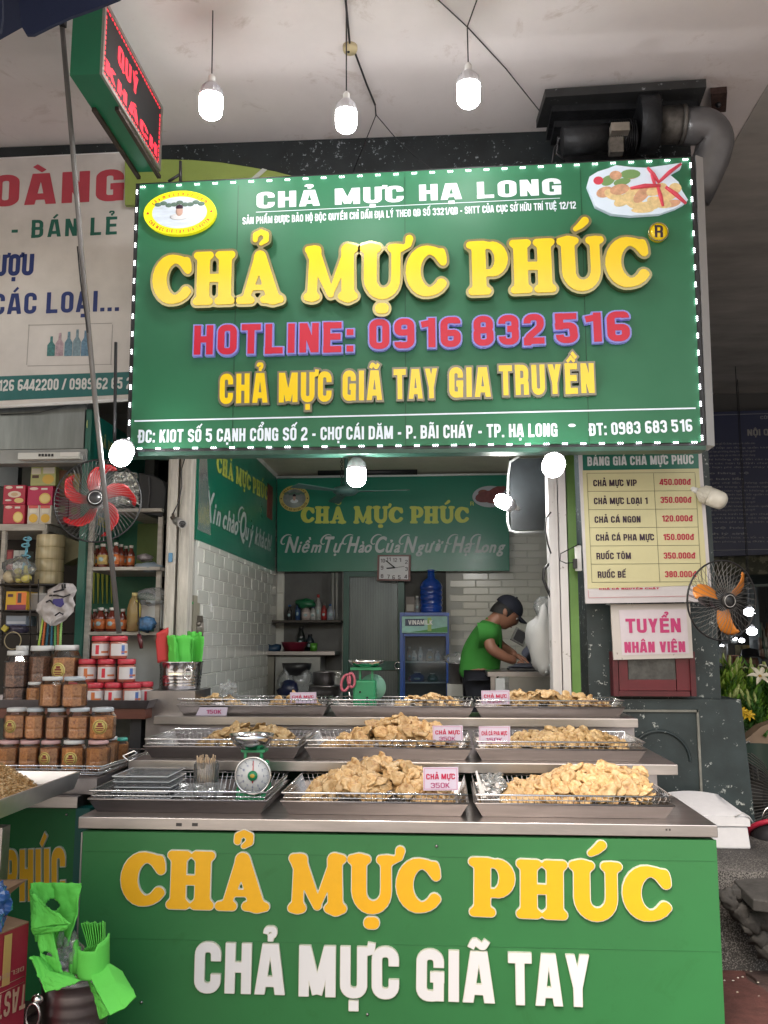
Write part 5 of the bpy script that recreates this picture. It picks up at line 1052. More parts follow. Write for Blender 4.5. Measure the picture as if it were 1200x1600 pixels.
# ceiling fan
T = thing('ceiling_fan', 'grey green ceiling fan on a rod below the kiosk ceiling', 'fan', P(540,773,6.8)); H_ = P(540,769,6.8); FG = M('fan_greygreen', (.06,.13,.12), .45)
e = MB(); e.tube([P(541,716,6.8), P(541,768,6.8)], .016, 8); part('rod', e, FG, T); e = MB(); e.lathe([(.0,-.03),(.07,-.022),(.1,0),(.09,.03),(.04,.045),(0,.045)], H_, 20); part('motor', e, FG, T)
for a in (-12, 108, 228):
    t = R(a); d = Vector((math.cos(t), math.sin(t), 0)); s = Vector((-d.y, d.x, 0)); e = MB(); e.prism([H_+d*.08-s*.03, H_+d*.5-s*.05-Vector((0,0,.02)), H_+d*.5+s*.04, H_+d*.08+s*.03], (0,0,.006)); part('blade', e, FG, T)
e = MB()
for k in range(16): c = P(534,718+k*3.6,6.75); e.ring(c, .010, .0025, 'y' if k % 2 else 'x', 8, 4)
part('chain', e, DARK, T)
# electric box, clipboards at left
T = thing('electric_box', 'beige metal switch box with red and green buttons by the timber post', 'box', P(296,1010,5.5))
part('case', MB().pbox(287,930,302,1005,5.42,.14), M('beige_metal', (.30,.28,.22), .5, var=.1), T)
for x, y, c in ((290,939,BLACK),(295,940,M('red_button',(.35,.01,.01),.3)),(300,942,M('green_button',(.01,.25,.05),.3))): part('button', MB().ball(P(x,y,5.415), .010, 8, 6), c, T)
for i, (q, c, lb) in enumerate(((((306,888),(325,893),(322,950),(304,948)),(.02,.025,.10),'navy clipboard on the tiled wall, rearmost'),(((309,893),(318,895),(326,955),(309,950)),(.30,.20,.17),'pinkish folder hanging over the navy clipboard'),(((314,893),(326,897),(332,956),(324,957)),(.6,.6,.6),'white calendar sheet curling at the front of the clipboards'))):
    T = thing('clipboard', lb, 'clipboard', P(q[2][0],q[2][1],5.9-.04*i), group='boards hung on the tiled wall'); part('board', MB().prism([P(x,y,5.9-.04*i) for x, y in q], (0,.012,0)), M('clip_%d' % i, c, .6), T)
    if i == 2:
        for k in range(5): part('handwriting', MB().pbox(318+k*.9,900+k*9,324+k*.5,904+k*9,5.81,.003), M('ink_blue', (.05,.06,.12), .6), T)
e = MB(); e.ring(P(295,882,5.7), .055, .004, 'y', sx=.8); e.ball(P(294,880,5.72), (.04,.02,.06), 10, 7, .5, 2); solo('cap_on_hook', e, M('tan_cloth', (.28,.25,.2), .9), 'tan cloth cap hanging on the tiled wall', 'cap')
e = MB()
for k in range(7): e.tube([P(309+k*1.2,962,5.5), P(308+k*1.6,985+4*math.sin(k*3),5.5), P(310+k,1000,5.5)], .004, 4)
e.ball(P(310,975,5.5), .016, 8, 6); e.ball(P(307,1000,5.5), .012, 8, 6); solo('key_bundle', e, M('key_metal', (.3,.27,.24), .35, .8, var=.4, vs=60), 'bundle of keys and tools hanging under the clipboards', 'keys')

# ------------------------------------------------------------------ the man
SKIN = M('skin', (.27,.125,.08), .5, var=.08, vs=12); SHIRT = M('green_polo', (.035,.22,.03), .85, var=.06, vs=8, bump=.15, bs=120); TROU = M('dark_trousers', (.012,.014,.022), .9); CAPM = M('navy_cap', (.008,.010,.022), .8)
YM = 6.72
man = thing('person', 'man in green polo shirt and dark cap bending over the steel work table', 'person', (P(752,1090,YM).x, YM, .19))
def skin_mesh(name, joints, edges, mat, parent, sub=2, root=0):
    me = bpy.data.meshes.new(name); off = off_of(parent); me.from_pydata([tuple(Vector(j[0])-off) for j in joints], edges, []); o = bpy.data.objects.new(name, me); COL.objects.link(o)
    sk = o.modifiers.new('skin', 'SKIN'); sk.use_smooth_shade = True; su = o.modifiers.new('sub', 'SUBSURF'); su.levels = sub; su.render_levels = sub
    for i, j in enumerate(joints): v = me.skin_vertices[0].data[i]; r = j[1]; v.radius = r if isinstance(r, tuple) else (r, r); v.use_root = (i == root)
    bpy.context.view_layer.update(); m2 = bpy.data.meshes.new_from_object(o.evaluated_get(bpy.context.evaluated_depsgraph_get())); bpy.data.objects.remove(o)
    m2.materials.clear(); m2.materials.append(mat); m2.name = name; q = bpy.data.objects.new(name, m2); COL.objects.link(q); q.parent = parent; return q
def J(x, y, dy=0): return P(x+4, y, YM+dy)
pel = J(746,1062); hipL, hipR = J(748,1066,-.09), J(744,1066,.09)
sh = J(757,985)
body = [(pel,(.09,.12)),(J(746,1040),(.082,.12)),(J(748,1015),(.085,.13)),(J(757,992),(.08,.13)),(J(766,975),(.065,.07)),(J(776,963),(.055,.055)),(J(784,957),(.075,.07)),
        (J(757,988,-.165),.046),(J(763,1014,-.22),.046),(J(785,1027,-.2),.037),(J(803,1034,-.17),.03),
        (J(762,990,.165),.046),(J(778,1010,.20),.044),(J(792,1018,.12),.036),(J(801,1024,.0),.03),
        (J(747,1072,-.1),.088),((J(745,1090,-.1).x,YM-.1,.68),.06),((J(743,1090,-.1).x,YM-.1,.27),.042),((J(743,1090).x+.12,YM-.1,.22),.035),
        (J(744,1072,.1),.088),((J(745,1090).x,YM+.1,.68),.06),((J(741,1090).x-.05,YM+.1,.27),.042),((J(741,1090).x+.07,YM+.1,.22),.035)]
ed = [(0,1),(1,2),(2,3),(3,4),(4,5),(5,6),(3,7),(7,8),(8,9),(9,10),(3,11),(11,12),(12,13),(13,14),(0,15),(15,16),(16,17),(17,18),(0,19),(19,20),(20,21),(21,22)]
bd = skin_mesh('body', body, ed, SKIN, man)
# shirt: a second skin with sleeves ending above the elbow; trousers below the hem
skin_mesh('shirt', [(J(744,1066),(.118,.17)),(J(745,1045),(.110,.16)),(J(748,1018),(.108,.165)),(J(757,992),(.10,.165)),(J(766,978),(.075,.085)),(J(758,987,-.17),.08),(J(761,1003,-.215),.077),(J(762,989,.17),.08),(J(772,1003,.21),.07)],
          [(0,1),(1,2),(2,3),(3,4),(3,5),(5,6),(3,7),(7,8)], SHIRT, man)
skin_mesh('collar', [(J(763,977),(.075,.08)),(J(768,971),(.068,.072))], [(0,1)], SHIRT, man)
skin_mesh('trousers', [(J(745,1062),(.118,.165)),(J(746,1075,-.1),.11),((J(745,1090).x,YM-.1,.66),.085),((J(743,1090).x,YM-.1,.26),.07),(J(744,1075,.1),.11),((J(745,1090).x,YM+.1,.66),.085),((J(741,1090).x-.05,YM+.1,.26),.07)], [(0,1),(1,2),(2,3),(0,4),(4,5),(5,6)], TROU, man)
# head: turned to the right and down
hc = J(787,958); hq = Matrix.Rotation(R(38), 3, 'Y')               # facing +x, chin down
e = MB(); n_, m_ = 22, 16; vs = []
for i in range(m_+1):
    ph = PI*i/m_
    for k in range(n_):
        t = 2*PI*k/n_; d = Vector((math.sin(ph)*math.cos(t), math.sin(ph)*math.sin(t), math.cos(ph)))
        x, y, z = d.x*.098, d.y*.075, d.z*.118
        if z < 0: y *= 1-.25*(-d.z)**1.5; x = x*(1-.12*(-d.z)) + (.012*(-d.z) if d.x > 0 else -.0)
        f = math.exp(-(abs(y)/.016)**2)*(d.x > 0)
        x += .022*f*math.exp(-((z+.012)/.02)**2)+.006*f*math.exp(-((z+.055)/.012)**2)-.008*math.exp(-((abs(y)-.03)/.014)**2)*math.exp(-((z-.012)/.014)**2)*(d.x > .3)+.010*f*math.exp(-((z+.1)/.018)**2)
        vs.append(hq@Vector((x, y, z))+hc)
e.add(vs, [(i*n_+k, (i+1)*n_+k, (i+1)*n_+(k+1)%n_, i*n_+(k+1)%n_) for i in range(m_) for k in range(n_)], True)
hd_ = part('head', e, SKIN, man)
hl = lambda x, y, z: hq@Vector((x,y,z))+hc
for s in (-1, 1):
    part('ear', MB().ball(hl(-.012, s*.074, -.005), (.018,.010,.030), 10, 7), SKIN, hd_); part('eye', MB().ball(hl(.082, s*.03, .012), .011, 8, 6), M('eye_white', (.4,.38,.36), .3), hd_); part('pupil', MB().ball(hl(.0905, s*.031, .009), .005, 6, 5), BLACK, hd_)
    part('eyebrow', MB().tube([hl(.088,s*.015,.033), hl(.084,s*.045,.033)], .004, 5), BLACK, hd_)
part('mouth', MB().tube([hl(.088,-.018,-.062), hl(.094,0,-.060), hl(.088,.018,-.062)], .0045, 5), M('lip', (.16,.05,.045), .5), hd_)
e = MB(); n_ = 20; vs = []
for i in range(9):
    ph = PI*.60*i/8
    for k in range(n_): t = 2*PI*k/n_; vs.append(hl(-.012+math.sin(ph)*math.cos(t)*.100, math.sin(ph)*math.sin(t)*.079, .01+math.cos(ph)*.112-.04*max(0,-math.cos(t))*(i/8)))
e.add(vs, [(i*n_+k, (i+1)*n_+k, (i+1)*n_+(k+1)%n_, i*n_+(k+1)%n_) for i in range(8) for k in range(n_)], True); part('hair', e, M('black_hair', (.008,.007,.007), .6, bump=.4, bs=200), hd_)
cp = MB(); vs = []
for i in range(8):
    ph = PI*.52*i/7
    for k in range(n_): t = 2*PI*k/n_; vs.append(hl(-.006+math.sin(ph)*math.cos(t)*.110, math.sin(ph)*math.sin(t)*.088, .042+math.cos(ph)*.095))
cp.add(vs, [(i*n_+k, (i+1)*n_+k, (i+1)*n_+(k+1)%n_, i*n_+(k+1)%n_) for i in range(7) for k in range(n_)], True)
cap_ = part('cap', cp, CAPM, man); e = MB(); e.sheet(lambda u, v: hl(.085+.085*v*math.sqrt(max(0,1-(2*u-1)**2*.75)), (u-.5)*.15, .042-.012*v-.02*(2*u-1)**2), 10, 5); pk = part('peak', e, CAPM, cap_); m_ = pk.modifiers.new('t','SOLIDIFY'); m_.thickness = .005
part('button', MB().ball(hl(-.006,0,.138), .008, 8, 5), CAPM, cap_)
def hand(wr, direction, palm_n, nm='hand'):
    d = Vector(direction).normalized(); pn = Vector(palm_n).normalized(); s = d.cross(pn).normalized()
    js = [(wr,.024),(wr+d*.045,(.036,.018))]; ed = [(0,1)]
    for i, (o_, L) in enumerate(((-.03,.062),(-.010,.072),(.010,.068),(.029,.052))):
        b0 = wr+d*.075+s*o_; js += [(b0,.0105),(b0+d*L*.5+pn*.008,.009),(b0+d*L*.85+pn*.028,.0075)]; n = len(js); ed += [(1,n-3),(n-3,n-2),(n-2,n-1)]
    t0 = wr+d*.03-s*.03; js += [(t0,.012),(t0+d*.035-s*.018+pn*.015,.0095),(t0+d*.06-s*.012+pn*.03,.008)]; n = len(js); ed += [(1,n-3),(n-3,n-2),(n-2,n-1)]
    return skin_mesh(nm, js, ed, SKIN, man, 1)
hand(J(803,1034,-.17), (1,.1,-.35), (0,.1,-1)); hand(J(800,1023,.0), (1,-.3,-.45), (0,0,-1))

# ================================================================== COUNTER
YC = 3.6
a, b = P(124,1283,YC), P(1120,1300,YC); zc = (P(124,1284,YC).z+P(1120,1284,YC).z)/2; zc = P(620,1283,YC).z
a0, b0, a1, b1 = P(131,1296,YC), P(1115,1313,YC), P(118,1450,YC), P(1129,1590,YC)
T = thing('counter', 'long green front counter with steel top raised yellow letters and white letters', 'counter', (.0,YC,0))
xl, xr = P(131,1300,YC).x, P(1117,1300,YC).x; xr2 = P(1131,1600,YC).x
part('body', MB().prism([(xl,YC+.02,.01),(xr2,YC+.02,.01),(xr,YC+.02,zc-.055),(xl,YC+.02,zc-.055)], (0,.55,0)), CGREEN, T)
part('front_panel', MB().prism([(xl-.006,YC+.008,.012),(xr2+.006,YC+.008,.012),(xr+.006,YC+.008,zc-.056),(xl-.006,YC+.008,zc-.056)], (0,.0115,0)), CGREEN, T)
STLIP = M('steel_lip', (.48,.45,.44), .32, 1, var=.15, vs=4, streak=(1,8,8))
lipL, lipR = P(122,1285,YC).x, P(1121,1285,YC).x
part('steel_top', MB().bbox((lipL,YC,zc-.045),(lipR,4.24,zc)), STLIP, T, bevel=.003)
for y_ in (1338, 1476): q_ = P(600,y_,YC+.0065); part('seam', MB().bbox((xl,YC+.0065,q_.z),(xr,YC+.0078,q_.z+.0012)), M('counter_seam', (.020,.13,.04), .6), T)
part('side_trim', MB().bbox((xl-.012,YC+.004,.01),(xl-.0065,YC+.03,zc-.06)), M('alu_trim', (.5,.5,.5), .35, .8), T)
for x, y in ((221,1566),(682,1312+10),(1063,1306),(574,1585)): part('screw', MB().ball(P(x,y,YC+.006), .006, 8, 5), STEELD, T)
for x, c in ((1045,1),(1040,1),(275,0),(300,0)):
    part('smudge', MB().pbox(x,1287+ (8 if c else -1),x+ (3 if c else 9),1290+(8 if c else 1),YC-.001,.0012), M('smudge', (.05,.045,.045), .6), T)
cp = Plane((0,YC+.008,0),(0,-1,0)); GRIM = M('letter_white_edge', (.62,.62,.55), .4); WLET = M('white_letter', (.70,.70,.73), .45)
for t, a_, b_, cap in (('CHẢ',(189,1417),(422,1423),91), ('MỰC',(450,1424),(690,1429),91), ('PHÚC',(731,1430),(1050,1443),92)):
    line_raised(t, cp, a_, b_, cap, COOP, GOLD, T, .014, 0, .011, GRIM, gap=.0, rimdepth=.012)
for t, a_, b_, cap in (('CHẢ',(305,1548),(444,1552),77), ('MỰC',(468,1554),(623,1558),78), ('GIÃ',(651,1560),(771,1565),78), ('TAY',(795,1567),(923,1571),79)):
    line_raised(t, cp, a_, b_, cap, ('gothic',.19), WLET, T, .014, 0, .012, GRIM, gap=.11, rimdepth=.0135)
# stepped shelves behind
Y2, Y3 = 4.2, 4.85; z2_ = P(620,1191,Y2).z; z3_ = P(620,1121,Y3).z
T = thing('display_shelf', 'two stepped steel display shelves behind the counter holding trays', 'shelf', (0,4.6,.2))
x2l, x2r = P(200,1195,Y2).x, P(1059,1195,Y2).x; x3r = P(997,1125,Y3).x; x3l = P(240,1125,Y3).x
part('lower_shelf', MB().bbox((x2l,Y2,z2_-.045),(x2r,5.0,z2_)), STLIP, T, bevel=.003); part('upper_shelf', MB().bbox((x3l,Y3,z3_-.045),(x3r,5.22,z3_)), STLIP, T, bevel=.003)
part('riser', MB().bbox((x3l+.02,Y3+.05,z2_+.001),(x3r-.02,Y3+.08,z3_-.046)), M('riser_steel', (.33,.31,.33), .45, .9, var=.1), T)
part('back_riser', MB().bbox((x2l+.05,Y2+.45,.2),(x2r-.1,Y2+.48,z2_-.046)), M('riser_green', (.008,.07,.04), .5), T)
for x in (x2l+.1, -.2, x2r-.12): part('leg', MB().bbox((x,Y2+.06,zc-.3),(x+.04,Y2+.1,z2_-.046)), STEELD, T)
part('end_panel', MB().bbox((x3r-.019,Y3+.081,.2),(x3r-.005,5.2,z3_-.046)), STEELD, T)
# ------------------------------------------------------------------ baskets in pans
CH2 = M('basket_wire', (.74,.74,.75), .2, 1); PAN = M('pan_steel', (.30,.275,.27), .36, 1, var=.14, vs=5, streak=(.6,4,4), bump=.03, bs=20)
PANG = M('clear_pan', (.42,.42,.42), .3, .9, var=.12, vs=5)
def tray(xf0, xf1, yrim, Y, z, depth, label, panlabel, hp=.055, hb=.088, skew=0):
    x0 = P(xf0,yrim,Y).x; x1 = P(xf1,yrim,Y).x; y0, y1 = Y, Y+depth
    o = thing('steel_pan', panlabel, 'tray', ((x0+x1)/2,(y0+y1)/2,z), group='steel pans under the baskets'); ins_ = .03; t = .004
    def rect(k, zz, m=0): return [(x0+k+m,y0+k+m,zz),(x1-k-m,y0+k+m,zz),(x1-k-m,y1-k-m,zz),(x0+k+m,y1-k-m,zz)]
    v = rect(ins_,z+.001)+rect(0,z+hp)+rect(.008,z+hp,0)+rect(ins_+.006,z+.006)
    e = MB(); e.add(v, [(3,2,1,0)]+[(i,(i+1)%4,4+(i+1)%4,4+i) for i in range(4)]+[(4+i,4+(i+1)%4,8+(i+1)%4,8+i) for i in range(4)]+[(8+i,8+(i+1)%4,12+(i+1)%4,12+i) for i in range(4)]+[(12,13,14,15)])
    part('pan', e, PAN, o); e = MB(); q = [Vector(p) for p in rect(0,z+hp)]; e.tube(q+[q[0]], .004, 6, cap=False); part('rolled_edge', e, PAN, o)
    k = thing('wire_basket', label, 'basket', ((x0+x1)/2,(y0+y1)/2,z+.006), group='wire baskets on the stall'); g = .004
    q = [Vector(p) for p in rect(g,z+hb)]; e = MB(); e.tube(q+[q[0]], .0038, 6, cap=False); part('rim', e, CH2, k)
    q2 = [Vector(p) for p in rect(.022,z+hb*.55)]; e = MB(); e.tube([p for p in [Vector(r) for r in rect(g+.006,z+hb-.02)]]+[Vector(rect(g+.006,z+hb-.02)[0])], .0022, 5, cap=False); part('lower_rim', e, CH2, k)
    e = MB(); bot = [Vector(p) for p in rect(.036,z+.012)]; top = [Vector(p) for p in rect(g,z+hb)]
    for i in range(4):
        n = int((top[(i+1)%4]-top[i]).length/.022)
        for j in range(1, n): a_ = top[i].lerp(top[(i+1)%4], j/n); b_ = bot[i].lerp(bot[(i+1)%4], j/n); e.tube([a_, b_], .0017, 3, cap=False)
    part('side_wires', e, CH2, k, kind='stuff'); e = MB(); n = int((x1-x0)/.03)
    for j in range(1, n): a_ = bot[0].lerp(bot[1], j/n); b_ = bot[3].lerp(bot[2], j/n); e.tube([a_, b_], .0014, 3, cap=False)
    part('base_wires', e, CH2, k, kind='stuff'); return x0, x1, y0, y1, z
TR1 = 3.68
rows = {
 '1A': tray(137,417,1250,TR1,zc,.55,'wire basket of the front row left, holding clear boxes and the scale','steel pan of the front row, left'),
 '1B': tray(438,732,1252,TR1,zc,.55,'wire basket of the front row middle, heaped with squid cakes','steel pan of the front row, middle'),
 '1C': tray(742,1054,1252,TR1,zc,.55,'wire basket of the front row right with a crumpled bag in its corner','steel pan of the front row, right'),
 '2A': tray(224,468,1172,4.26,z2_,.5,'wire basket of the middle row left, behind the scale bowl','steel pan of the middle row, left'),
 '2B': tray(476,737,1172,4.26,z2_,.5,'wire basket of the middle row middle with a tall heap','steel pan of the middle row, middle'),
 '2C': tray(743,1010,1172,4.26,z2_,.5,'wire basket of the middle row right with darker patties','steel pan of the middle row, right'),
 '3A': tray(276,512,1106,4.88,z3_,.3,'wire basket of the top row left with two small heaps','steel pan of the top row, left'),
 '3B': tray(516,741,1106,4.88,z3_,.3,'wire basket of the top row middle beside the green scale','steel pan of the top row, middle'),
 '3C': tray(743,977,1106,4.88,z3_,.3,'wire basket of the top row right below the red cabinet','steel pan of the top row, right')}
# ------------------------------------------------------------------ squid cakes
def patty_mat(name, c1, c2, c3):
    m = bpy.data.materials.new(name); m.use_nodes = True; MAT[name] = m; N = m.node_tree.nodes; L = m.node_tree.links; b = N['Principled BSDF']
    tc = N.new('ShaderNodeTexCoord'); oi = N.new('ShaderNodeObjectInfo'); ad = N.new('ShaderNodeVectorMath'); ad.operation = 'MULTIPLY_ADD'; ad.inputs[1].default_value = (1,1,1)
    L.new(tc.outputs['Object'], ad.inputs[0]); sc_ = N.new('ShaderNodeVectorMath'); sc_.operation = 'SCALE'; sc_.inputs[0].default_value = (7,3,5); L.new(oi.outputs['Random'], sc_.inputs['Scale']); L.new(sc_.outputs[0], ad.inputs[2])
    n = N.new('ShaderNodeTexNoise'); n.inputs['Scale'].default_value = 38; n.inputs['Detail'].default_value = 5; L.new(ad.outputs[0], n.inputs[0])
    n2 = N.new('ShaderNodeTexNoise'); n2.inputs['Scale'].default_value = 110; n2.inputs['Detail'].default_value = 4; L.new(ad.outputs[0], n2.inputs[0])
    r = N.new('ShaderNodeValToRGB'); r.color_ramp.elements[0].position = .32; r.color_ramp.elements[0].color = (*c3,1); r.color_ramp.elements[1].position = .62; r.color_ramp.elements[1].color = (*c1,1); e = r.color_ramp.elements.new(.46); e.color = (*c2,1)
    mx = N.new('ShaderNodeMath'); mx.operation = 'MULTIPLY_ADD'; mx.inputs[1].default_value = .35; L.new(n2.outputs[0], mx.inputs[0]); ms = N.new('ShaderNodeMath'); ms.operation = 'MULTIPLY_ADD'; ms.inputs[1].default_value = .75; ms.inputs[2].default_value = -.04; L.new(n.outputs[0], ms.inputs[0]); L.new(ms.outputs[0], mx.inputs[2]); L.new(mx.outputs[0], r.inputs[0])
    hv = N.new('ShaderNodeHueSaturation'); vr = N.new('ShaderNodeMapRange'); vr.inputs[3].default_value = .82; vr.inputs[4].default_value = 1.12; L.new(oi.outputs['Random'], vr.inputs[0]); L.new(vr.outputs[0], hv.inputs['Value']); L.new(r.outputs[0], hv.inputs['Color']); L.new(hv.outputs[0], b.inputs['Base Color'])
    b.inputs['Roughness'].default_value = .48; b.inputs['Subsurface Weight'].default_value = .0; bb = N.new('ShaderNodeBump'); bb.inputs['Strength'].default_value = .7; bb.inputs['Distance'].default_value = .006; L.new(mx.outputs[0], bb.inputs['Height']); L.new(bb.outputs[0], b.inputs['Normal']); return m
PM = {'pale': patty_mat('patty_pale', (.64,.46,.255), (.53,.335,.145), (.30,.135,.045)), 'gold': patty_mat('patty_gold', (.60,.41,.20), (.48,.28,.11), (.25,.11,.035)), 'brown': patty_mat('patty_brown', (.44,.31,.15), (.34,.21,.085), (.20,.10,.035))}
PMES = {}
for kk, m in PM.items():
    L_ = []
    for s_ in range(8):
        e = MB(); n_, m_ = 24, 12; vs = []
        for i in range(m_+1):
            ph = PI*i/m_
            for k in range(n_):
                t = 2*PI*k/n_; d = Vector((math.sin(ph)*math.cos(t), math.sin(ph)*math.sin(t), math.cos(ph))); q = 1+.38*noise.noise(Vector((d.x*1.3,d.y*1.3,s_*3.1)))+.14*noise.noise(Vector((d.x*3.4,d.y*3.4,s_*5+d.z)))
                x, y = d.x*.037*q, d.y*.028*q; z = d.z*.0078+.010*noise.noise(Vector((x*34,y*34,s_*7+d.z*.4)))+.0055*noise.noise(Vector((x*95,y*95,s_+d.z)))+ (x*x*3.2 if s_ % 3 == 0 else -y*y*3)
                vs.append(Vector((x, y, z)))
        e.add(vs, [(i*n_+k, (i+1)*n_+k, (i+1)*n_+(k+1)%n_, i*n_+(k+1)%n_) for i in range(m_) for k in range(n_)], True); me = e.mesh('squid_cake'); setmat(me, m); L_.append(me)
    PMES[kk] = L_
rg = random.Random(23)
def pile(row, cx, sx, top, kind, n, label, nfill, y_off=.45, sy=.2, size=1.0, stand=.25, x0=None, x1=None, extra=None):
    X0, X1, Y0, Y1, z = rows[row]; Yc = Y0+(Y1-Y0)*y_off; zt2 = P(cx, top, Yc).z; c = P(cx, top, Yc).x; H = zt2-z-.03; sw = sx/1400*Yc
    lo = P(x0,top,Yc).x if x0 else X0+.06; hi = P(x1,top,Yc).x if x1 else X1-.06
    def h(x, y):
        v = H*max(0, 1-abs((x-c)/sw)**1.7)**.75*math.exp(-((y-Yc)/sy)**2)
        if extra: c2, s2, h2 = extra; xx = P(c2,top,Yc).x; v = max(v, h2*math.exp(-((x-xx)/(s2/1400*Yc))**2)*math.exp(-((y-Yc)/sy)**2))
        return v
    def place(me, x, y, zz, surf, sz):
        e_ = .01; gx = (h(x+e_,y)-h(x-e_,y))/(2*e_); gy = (h(x,y+e_)-h(x,y-e_))/(2*e_); nn = Vector((-gx, -gy, 1.1)).normalized()
        nn = (nn+Vector((rg.uniform(-.6,.6), rg.uniform(-.75,.25), 0))).normalized()
        if surf and rg.random() < stand: nn = (nn*.5+Vector((rg.uniform(-1,1), rg.uniform(-1.3,-.4), .1))).normalized()
        q = Vector((0,0,1)).rotation_difference(nn) @ Matrix.Rotation(rg.uniform(0, 2*PI), 3, 'Z').to_quaternion(); s = sz*rg.uniform(.8,1.18); return q, s
    pts = []; tries = 0
    while len(pts) < n and tries < 6000:
        tries += 1; x = rg.uniform(max(lo, X0+.075), min(hi, X1-.075)); y = rg.uniform(Y0+.07, Yc+sy*.6); hh = h(x, y)
        if hh < .012 and rg.random() > .25: continue
        if any((x-a_)**2+(y-b_)**2+(hh-c_)**2 < (.0225*size)**2 for a_, b_, c_ in pts): continue
        pts.append((x, y, hh))
    for x, y, hh in pts:
        me = rg.choice(PMES[kind]); q, s = place(me, x, y, z+.03+hh, True, size)
        o = bpy.data.objects.new('squid_cake', me); COL.objects.link(o); o.location = (x, y, z+.026+hh+rg.uniform(-.004,.010)); o.rotation_mode = 'QUATERNION'; o.rotation_quaternion = q; o.scale = (s, s, s*rg.uniform(.9,1.3))
        tag(o, label, 'squid cake', 'squid cakes heaped in the baskets')
    vs = []; fs = []; e = MB(); k = 0
    while k < nfill:
        x = rg.uniform(lo-.01, hi+.01); y = rg.uniform(Y0+.085, Y1-.09); hh = h(x, y); zz = z+.024+hh*rg.uniform(.3,1.0); x = min(max(x, X0+.09), X1-.09); k += 1
        me = rg.choice(PMES[kind]); q, s = place(me, x, y, zz, False, size); M4 = Matrix.LocRotScale(Vector((x,y,zz)), q, Vector((s,s,s*1.2)))
        e.add([M4@v.co for v in me.vertices], [tuple(p.vertices) for p in me.polygons], True)
    o = solo('squid_cakes', e, PM[kind], 'lower layer of '+label[0].lower()+label[1:], 'squid cakes', 'lower layers of the squid cake heaps', kind='stuff')
pile('1B', 596, 118, 1189, 'pale', 70, 'pale golden squid cake in the tall heap of the front middle basket', 330, stand=.2)
pile('1C', 935, 150, 1199, 'pale', 70, 'pale golden squid cake in the wide heap of the front right basket', 360, stand=.35, size=1.02, x0=795)
pile('2B', 627, 100, 1124, 'gold', 50, 'golden fried squid cake in the peaked heap of the middle basket', 240, stand=.12, size=1.1)
pile('2C', 880, 110, 1142, 'brown', 36, 'brownish flat patty in the heap of the middle row right basket', 220, stand=.05, size=1.1)
pile('2A', 396, 84, 1132, 'brown', 24, 'brownish patty heaped behind the bowl of the front scale', 110, stand=.2, size=1.0, x0=318, x1=462)
pile('3C', 845, 112, 1081, 'pale', 24, 'pale squid cake in the top right basket behind the 450K card', 110, stand=.2, x0=785, x1=965)
pile('3B', 672, 58, 1087, 'pale', 12, 'pale squid cake in the low heap right of the green scale', 34, stand=.1, x0=590, x1=722, size=.95)
pile('3A', 460, 40, 1086, 'gold', 8, 'squid cake in the small heap at the right of the top left basket', 20, stand=.1, x0=424, x1=496, size=.95)
pile('3A', 342, 46, 1086, 'pale', 6, 'small pale patty at the left of the top left basket beside a clear bag', 26, stand=.1, x0=300, x1=390, size=.7)
# ------------------------------------------------------------------ price cards
def card(pts, Y, l1, l2, label, c1=12, cy=(.52,.92)):
    (x0,y0),(x1,y1) = pts; o = thing('price_card', label, 'price card', P((x0+x1)/2,y1,Y), group='printed price cards')
    part('card', MB().prism([P(x0,y0,Y), P(x1,y0-.5,Y), P(x1+.5,y1,Y), P(x0+.5,y1+.3,Y)], (0,.003,0)), M('card_white', (.62,.55,.68), .5), o); pl = Plane((0,Y,0),(0,-1,0)); pk = M('card_red', (.50,.012,.07), .5)
    h_ = y1-y0; w_ = x1-x0; e = MB()
    for u0,v0,u1,v1 in ((.03,.04,.97,.06),(.03,.94,.97,.96),(.03,.06,.045,.94),(.955,.06,.97,.94)): e.pbox(x0+w_*u0,y0+h_*v0,x0+w_*u1,y0+h_*v1,Y-.0012,.001)
    part('border', e, M('card_pink', (.6,.25,.4), .5), o)
    if l1: line_flat('lettering', l1, pl, (x0+w_*.09,y0+h_*cy[0]), (x1-w_*.09,y0+h_*cy[0]-.3), h_*.24, ('gothic',.2,.62), pk, o, gap=.12)
    if l2: line_flat('lettering', l2, pl, (x0+w_*.22,y0+h_*cy[1]-1), (x1-w_*.24,y0+h_*cy[1]-1.3), h_*.22, ('gothic',.14,.62), M('card_plum', (.38,.02,.14), .5), o, gap=.12)
card(((661,1199),(716,1235)), 3.745, 'CHẢ MỰC', '350K', 'white 350K price card in the front middle basket')
card(((676,1134),(723,1160)), 4.315, 'CHẢ MỰC', '350K', 'white 350K price card in the middle row middle basket')
card(((748,1135),(797,1162)), 4.31, 'CHẢ CÁ PHA MỰC', '150K', 'white 150K price card in the middle row right basket')
card(((752,1079),(796,1101)), 4.93, 'CHẢ MỰC', '450K', 'white 450K price card in the top right basket')
card(((453,1082),(494,1099)), 4.95, 'CHẢ MỰC', None, 'white price card half sunk in the top left basket')
T = thing('price_card', 'faint price card lying against the front of the top left pan', 'price card', P(342,1119,4.872), group='printed price cards'); part('card', MB().prism([P(312,1105,4.868), P(356,1105,4.868), P(354,1118,4.872), P(306,1118,4.872)], (0,-.002,0)), MAT['card_white'], T); line_flat('lettering', '150K', Plane((0,4.866,0),(0,-1,0)), (322,1115),(346,1115), 6, ('gothic',.15), MAT['card_plum'], T)
